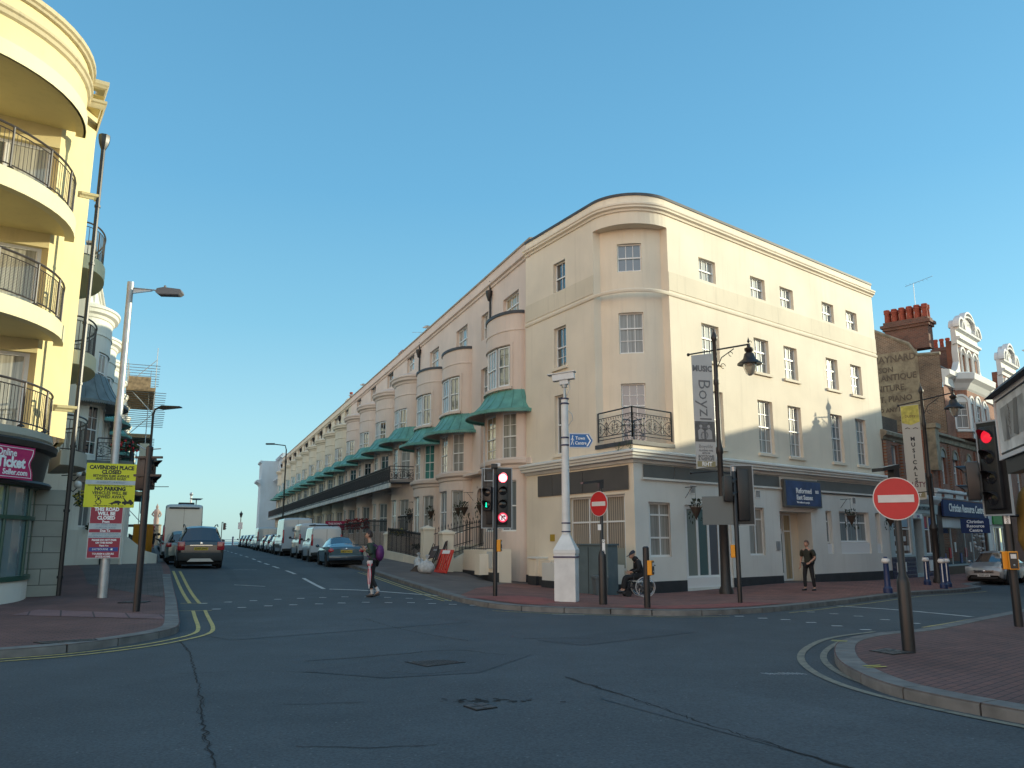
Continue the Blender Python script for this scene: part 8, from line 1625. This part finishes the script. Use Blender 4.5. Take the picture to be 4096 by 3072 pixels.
    cloth(cl['topname'],top,cl['top'])
    tr=[(lp(j['pelvis'],j['waist'],.3),(.15,.12),None)]; 
    for s in ('l','r'):
        i=len(tr); tr+= [(j['hip_'+s],.098,0),(j['kn_'+s],.068,i),(lp(j['kn_'+s],j['an_'+s],cl.get('trl',.85)),cl.get('cuff',.052),i+1)]
    cloth('trousers',tr,cl['bottom'])
    for s in ('l','r'):
        a=Vector(j['an_'+s]);b=Vector(j['toe_'+s]); d=(b-a); hl=a-Vector((d.x,d.y,0)).normalized()*.05; hl.z=min(a.z-.04,b.z+.03) if b.z<a.z else a.z-.05
        skin_mesh('shoe',[tuple(hl),tuple(a.lerp(b,.35)-Vector((0,0,.02))),tuple(b),tuple(b+Vector((d.x,d.y,0)).normalized()*.05)],[(0,1),(1,2),(2,3)],[.042,(.045,.05),(.045,.032),(.035,.025)],shoe,t,2)
        if cl.get('sock'): m=MB(); m.tube([tuple(a+(Vector(j['kn_'+s])-a).normalized()*.12),tuple(a)],.043,10); m.build('sock',[cl['sock']],t,smooth=50)
    return t
# woman walking left across the side street: body faces image left
KG=plain('dark_green_jacket',(.022,.045,.034),.8,var=.2,scale=8); KB=plain('black_cloth',(.010,.011,.014),.8,var=.2,scale=8); KM=plain('purple_rucksack',(.09,.012,.10),.6,var=.2,scale=4)
wx,wy=-3.92,23.67
J=dict(pelvis=(0,.0,.96),waist=(0,-.03,1.10),chest=(0,-.07,1.36),neck=(0,-.10,1.52),head=(0,-.14,1.60),face=(0.15,-1,-.04),hem=(0,.02,.90),
 sh_l=(.17,-.07,1.43),el_l=(.22,.02,1.17),wr_l=(.13,-.19,1.27),hand_l=(.09,-.24,1.34),sh_r=(-.17,-.07,1.43),el_r=(-.22,.0,1.18),wr_r=(-.14,-.27,1.24),hand_r=(-.10,-.33,1.29),
 hip_l=(.09,.01,.92),kn_l=(.09,.0,.50),an_l=(.08,.19,.17),toe_l=(.08,.10,.05),hip_r=(-.09,0,.92),kn_r=(-.09,-.10,.50),an_r=(-.08,-.01,.09),toe_r=(-.08,-.15,.035))
w=person('person','woman in dark green jacket with purple rucksack walking across the side street',(wx,wy,tz(wx,wy)),R(-90-4),J,dict(top=KG,topname='jacket',sleeve=.97,bottom=KB,hemr=(.18,.16),trl=.72,cuff=.05,sock=plain('white_sock',(.5,.5,.5),.8)),hair=MHRD,hairlen=.03)
w.scale=(1.03,1.03,1.03)
m=MB(); m.ball((0,.19,1.22),.2,12,(.85,.62,1.15)); bk_=m.build('rucksack',[KM],None,smooth=60); bk_.location=w.location; bk_.rotation_euler=w.rotation_euler; tag(bk_,'purple rucksack on the back of the woman crossing','bag')
for s in (1,-1): m=MB(); m.tube([(s*.1,.1,1.40),(s*.12,-.05,1.50),(s*.12,-.19,1.36),(s*.12,-.14,1.14),(s*.12,.1,1.04)],.014,5); m.build('strap',[KM],bk_)
um=thing('folded_umbrella','folded red and white umbrella hanging at the side of the woman crossing','umbrella',(wx,wy,tz(wx,wy)),w.rotation_euler[2])
m=MB(Matrix.Translation((.30,-.02,0))); m.lathe([(.075,1.02),(.085,.96),(.055,.90),(.03,.84),(.04,.78),(.052,.65),(.045,.5),(.028,.36),(.012,.26)],12); m.build('canopy',[plain('umbrella_white',(.62,.56,.57),.6)],um,smooth=50)
m=MB(Matrix.Translation((.30,-.02,0)))
for a in (-.3,1.2,2.8,4.4): m.tube([(.062*cos(a),.062*sin(a),.98),(.05*cos(a+.2),.05*sin(a+.2),.88)],.02,5); m.tube([(.036*cos(a),.036*sin(a),.80),(.048*cos(a+.3),.048*sin(a+.3),.62),(.024*cos(a+.6),.024*sin(a+.6),.38)],.015,5)
m.build('red_panel',[plain('umbrella_red',(.5,.01,.05),.6)],um,smooth=50); m=MB(Matrix.Translation((.30,-.02,0))); m.tube([(0,0,.27),(0,0,.14)],.007,5); m.tube([(0,0,1.0),(0,0,1.12)],.01,5); m.build('shaft',[MBK],um)
# man in front of the entrance
mx,my=10.37,29.39
J=dict(pelvis=(0,0,.93),waist=(0,0,1.06),chest=(0,.0,1.32),neck=(0,-.01,1.47),head=(0,-.03,1.53),face=(-.25,-1,.0),hem=(0,0,.88),
 sh_l=(.2,.0,1.38),el_l=(.27,.04,1.12),wr_l=(.17,-.14,.98),hand_l=(.12,-.19,.93),sh_r=(-.2,.0,1.38),el_r=(-.27,.02,1.10),wr_r=(-.27,-.06,.86),hand_r=(-.27,-.09,.77),
 hip_l=(.10,0,.88),kn_l=(.13,.02,.47),an_l=(.15,.08,.08),toe_l=(.16,-.06,.03),hip_r=(-.10,0,.88),kn_r=(-.12,-.07,.47),an_r=(-.13,-.05,.08),toe_r=(-.14,-.20,.03))
mn=person('person','balding man in dark olive short-sleeved shirt and black trousers walking past the entrance',(mx,my,gz(mx,my)),R(-52),J,dict(top=plain('olive_shirt',(.028,.03,.02),.8,var=.15),topname='shirt',sleeve=.42,bottom=KB,trl=.93,cuff=.06),hair=plain('hair_brown_short',(.10,.06,.045),.7),bald=True)
m=MB(); m.ball((.1,.17,1.17),.17,10,(.7,.55,1.25)); o=m.build('shoulder_bag',[plain('grey_bag',(.03,.035,.04),.7)],None,smooth=60); o.location=mn.location; o.rotation_euler=mn.rotation_euler; tag(o,'dark bag behind the balding man','bag')
# wheelchair user facing left
cx_,cy_=3.75,25.55; zc=gz(cx_,cy_); rzc=R(-84)
wc=thing('wheelchair','self-propelled wheelchair with big spoked wheels by the white shopfront','wheelchair',(cx_,cy_,zc),rzc); MWC=plain('wheelchair_frame',(.03,.03,.035),.35,metal=.5); MRIMW=plain('pale_wheel_rim',(.45,.46,.47),.4)
for s in (1,-1):
    m=MB(); c=Vector((s*.30,.22,.30)); m.tube([(c.x,c.y+.295*cos(a*PI/12),c.z+.295*sin(a*PI/12)) for a in range(24)],.014,5,closed=True); wl_=m.build('wheel',[MRIMW],wc,smooth=50)
    m=MB(); m.tube([(c.x+s*.035,c.y+.25*cos(a*PI/12),c.z+.25*sin(a*PI/12)) for a in range(24)],.008,4,closed=True); m.build('push_rim',[MCHR],wl_)
    m=MB(); 
    for a in range(14): m.tube([tuple(c),(c.x,c.y+.29*cos(a*PI/7),c.z+.29*sin(a*PI/7))],.003,3)
    m.lathe([(.03,-.03),(.03,.03)],8,tuple(c),'x'); m.build('spokes',[MCHR],wl_)
    m=MB(); m.lathe([(.09,-.015),(.1,0),(.09,.015)],14,(s*.22,-.28,.1),'x'); m.build('caster',[MTYRE],wc,smooth=50)
m=MB()
for s in (1,-1): m.tube([(s*.24,.34,.1),(s*.24,.30,.5),(s*.24,.38,.92),(s*.24,.48,.94)],.013,6); m.tube([(s*.24,.30,.5),(s*.24,-.22,.5),(s*.22,-.34,.15),(s*.18,-.46,.12)],.013,6); m.tube([(s*.24,.30,.68),(s*.24,-.1,.68),(s*.24,-.12,.5)],.013,6); m.tube([(s*.24,.25,.28),(s*.22,-.28,.28),(s*.22,-.28,.1)],.012,6)
m.tube([(-.24,.25,.25),(.24,-.2,.48)],.011,5); m.tube([(.24,.25,.25),(-.24,-.2,.48)],.011,5); m.build('frame',[MWC],wc,smooth=50)
m=MB(); m.box(-.23,.23,-.2,.3,.49,.52); m.build('seat',[KB],wc); m=MB(); m.add([(-.23,.31,.52),(.23,.31,.52),(.23,.38,.9),(-.23,.38,.9)],[(0,1,2,3)]); m.build('backrest',[KB],wc); m=MB(); m.box(-.2,-.03,-.56,-.38,.1,.12); m.box(.03,.2,-.56,-.38,.1,.12); m.build('footplate',[MWC],wc)
for s in (1,-1): m=MB(); m.tube([(s*.24,.46,.94),(s*.24,.56,.93)],.018,6); m.build('grip',[MBK],wc)
J=dict(pelvis=(0,.18,.60),waist=(0,.17,.74),chest=(0,.08,1.0),neck=(0,-.02,1.13),head=(0,-.09,1.17),face=(0.1,-1,-.45),hem=(0,.17,.60),
 sh_l=(.18,.07,1.05),el_l=(.24,.06,.80),wr_l=(.12,-.14,.74),hand_l=(.06,-.20,.72),sh_r=(-.18,.07,1.05),el_r=(-.24,.05,.80),wr_r=(-.12,-.16,.74),hand_r=(-.06,-.22,.72),
 hip_l=(.10,.12,.60),kn_l=(.12,-.32,.58),an_l=(.12,-.40,.20),toe_l=(.12,-.52,.15),hip_r=(-.10,.12,.60),kn_r=(-.12,-.32,.58),an_r=(-.12,-.40,.20),toe_r=(-.12,-.52,.15))
person('person','man in black hooded coat and dark cap sitting bent forward in the wheelchair',(cx_,cy_,zc),rzc,J,dict(top=KB,topname='coat',sleeve=.97,bottom=KB,hemr=(.18,.15),trl=.95,cuff=.055),cap=plain('navy_cap',(.015,.02,.035),.7))
m=MB(); m.ball((0,-.0,1.12),.12,10,(1.05,.85,.75)); m.build('hood',[KB],bpy.data.objects['person.002'],smooth=60)
# far figures
J0=dict(pelvis=(0,0,.93),waist=(0,0,1.06),chest=(0,0,1.32),neck=(0,0,1.47),head=(0,0,1.53),face=(0,-1,0),hem=(0,0,.9),sh_l=(.2,0,1.38),el_l=(.26,.04,1.12),wr_l=(.24,-.05,.9),hand_l=(.24,-.08,.82),sh_r=(-.2,0,1.38),el_r=(-.26,.04,1.12),wr_r=(-.24,-.05,.9),hand_r=(-.24,-.08,.82),hip_l=(.1,0,.88),kn_l=(.1,-.08,.47),an_l=(.1,.0,.08),toe_l=(.1,-.13,.03),hip_r=(-.1,0,.88),kn_r=(-.1,.05,.47),an_r=(-.1,.18,.1),toe_r=(-.1,.08,.03))
px,py=-33.2,77.3; person('person','distant pedestrian in dark top and shorts on the left pavement near the post box',(px,py,gz(px,py)),R(-20),J0,dict(top=KB,topname='shirt',sleeve=.42,bottom=plain('dark_shorts',(.03,.03,.04),.8),trl=.1,cuff=.07),hair=MHRD)
q=sp_(21.0,1.2); person('person','man in white shirt standing behind the silver car by the white shop',(q[0],q[1],gz(*q)),R(60),J0,dict(top=plain('white_shirt',(.5,.5,.5),.8),topname='shirt',sleeve=.42,bottom=KB,trl=.93,cuff=.06),hair=MHRD)
# ---------------- camera, sun and sky ----------------
cd=bpy.data.cameras.new('camera'); cam=bpy.data.objects.new('camera',cd); COL.objects.link(cam); cam.location=(0,0,1.6); cam.rotation_euler=(PI/2+math.atan(629/3280.),0,0)
cd.sensor_width=36; cd.lens=3280/4096*36; cd.clip_start=.05; cd.clip_end=40000; SC.camera=cam
SAZ,SEL=77.6,11.0; SKY_K=1/(.15*2.22)
sd=Vector((sin(R(SAZ))*cos(R(SEL)),cos(R(SAZ))*cos(R(SEL)),sin(R(SEL))))
sl=bpy.data.lights.new('sun','SUN'); sl.energy=2.4; sl.angle=R(.5); sl.color=(1,.92,.66); so=bpy.data.objects.new('sun',sl); COL.objects.link(so); so.rotation_euler=sd.to_track_quat('Z','Y').to_euler(); so.location=(40,10,30)
w=bpy.data.worlds.new('World'); SC.world=w; w.use_nodes=True; nt=w.node_tree; bg=nt.nodes['Background']; sky=nt.nodes.new('ShaderNodeTexSky'); sky.sky_type='NISHITA'; sky.sun_disc=False
sky.sun_elevation=R(SEL); sky.sun_rotation=R(SAZ); sky.altitude=10; sky.air_density=1.0; sky.dust_density=.6; sky.ozone_density=2.2
tc=nt.nodes.new('ShaderNodeTexCoord'); sx=nt.nodes.new('ShaderNodeSeparateXYZ'); nt.links.new(tc.outputs['Generated'],sx.inputs[0])
def wn(t,**k):
    n=nt.nodes.new(t)
    for a,b in k.items(): setattr(n,a,b)
    return n
# clear air: bluer overhead, pale over the sea; behind the camera brightened and warmed as added fill light
cr=wn('ShaderNodeValToRGB'); e=cr.color_ramp.elements; e[0].position=0; e[0].color=(.50,.735,.80,1); e[1].position=1; e[1].color=(.08,.27,.53,1)
for p_,c_ in ((.05,(.49,.75,.84,1)),(.13,(.42,.72,.84,1)),(.25,(.26,.60,.80,1)),(.40,(.165,.48,.75,1)),(.62,(.12,.375,.63,1))): q=e.new(p_); q.color=c_
nt.links.new(sx.outputs['Z'],cr.inputs[0])
sc1=wn('ShaderNodeMix',data_type='RGBA',blend_type='MULTIPLY'); sc1.inputs[0].default_value=1; nt.links.new(cr.outputs[0],sc1.inputs[6]); sc1.inputs[7].default_value=(SKY_K,SKY_K,SKY_K,1)
t1=wn('ShaderNodeMix',data_type='RGBA',blend_type='MULTIPLY'); t1.inputs[0].default_value=1; nt.links.new(sky.outputs[0],t1.inputs[6]); t1.inputs[7].default_value=(.60,.90,.92,1)
mxs=wn('ShaderNodeMix',data_type='RGBA'); mxs.inputs[0].default_value=.72; nt.links.new(t1.outputs[2],mxs.inputs[6]); nt.links.new(sc1.outputs[2],mxs.inputs[7])
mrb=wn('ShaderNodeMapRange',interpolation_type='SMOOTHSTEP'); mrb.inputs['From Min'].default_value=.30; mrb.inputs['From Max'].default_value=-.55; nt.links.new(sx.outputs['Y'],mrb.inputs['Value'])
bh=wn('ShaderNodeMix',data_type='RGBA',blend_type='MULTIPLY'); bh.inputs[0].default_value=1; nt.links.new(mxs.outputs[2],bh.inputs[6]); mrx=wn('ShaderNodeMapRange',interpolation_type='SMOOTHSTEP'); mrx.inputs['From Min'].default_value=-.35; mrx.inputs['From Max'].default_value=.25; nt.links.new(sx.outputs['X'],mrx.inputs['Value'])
tn=wn('ShaderNodeMix',data_type='RGBA'); nt.links.new(mrx.outputs[0],tn.inputs[0]); tn.inputs[6].default_value=(5.9,2.25,1.45,1); tn.inputs[7].default_value=(3.3,2.0,1.6,1); nt.links.new(tn.outputs[2],bh.inputs[7])  # added fill tint, redder to the left to stand in for bounce off sunlit fronts
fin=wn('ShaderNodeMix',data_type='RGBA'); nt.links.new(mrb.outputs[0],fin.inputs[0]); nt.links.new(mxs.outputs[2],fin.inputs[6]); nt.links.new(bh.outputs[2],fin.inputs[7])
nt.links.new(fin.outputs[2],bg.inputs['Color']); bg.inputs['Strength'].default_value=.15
vs=SC.view_settings; vs.view_transform='Standard'; vs.look='None'; vs.exposure=1.15; vs.gamma=1; vs.use_curve_mapping=False
SC.cycles.max_bounces=6; SC.cycles.diffuse_bounces=3; SC.cycles.glossy_bounces=3; SC.cycles.transmission_bounces=4; SC.cycles.transparent_max_bounces=6; SC.cycles.use_denoising=True
# pieces that stand apart become parts of their own
def split_islands(o):
    me=o.data; n=len(me.vertices); par=list(range(n))
    def fd(a):
        while par[a]!=a: par[a]=par[par[a]]; a=par[a]
        return a
    for e in me.edges: a,b=fd(e.vertices[0]),fd(e.vertices[1]); par[a]=b
    grp={}
    for p in me.polygons: grp.setdefault(fd(p.vertices[0]),[]).append(p)
    if len(grp)<2: return
    base=o.name.split('.')[0]
    for g in grp.values():
        idx={}; vs=[]; fs=[]
        for p in g:
            f=[]
            for v in p.vertices:
                if v not in idx: idx[v]=len(vs); vs.append(tuple(me.vertices[v].co))
                f.append(idx[v])
            fs.append(f)
        m2=bpy.data.meshes.new(base); m2.from_pydata(vs,[],fs); m2.materials.append(me.materials[0]); m2.update(); c=bpy.data.objects.new(base,m2); COL.objects.link(c); c.parent=o.parent; c.location=o.location; c.rotation_euler=o.rotation_euler
        for ch in list(o.children): ch.parent=c
    bpy.data.objects.remove(o)
for o in [o for o in bpy.data.objects if o.type=='MESH' and o.name.split('.')[0] in ('fascia_panel','pilaster','brick_pier','column','tiled_riser','riser_panel','window_panel','posts','standard') or (o.type=='MESH' and o.name.split('.')[0]=='plinth' and o.parent and o.parent.name.startswith('corner_building')) or (o.type=='MESH' and o.name.startswith('oriel_cornice'))]: split_islands(o)
for o in bpy.data.objects:
    if o.name.split('.')[0] in ('flowers','foliage') and o.parent: o['kind']='stuff'
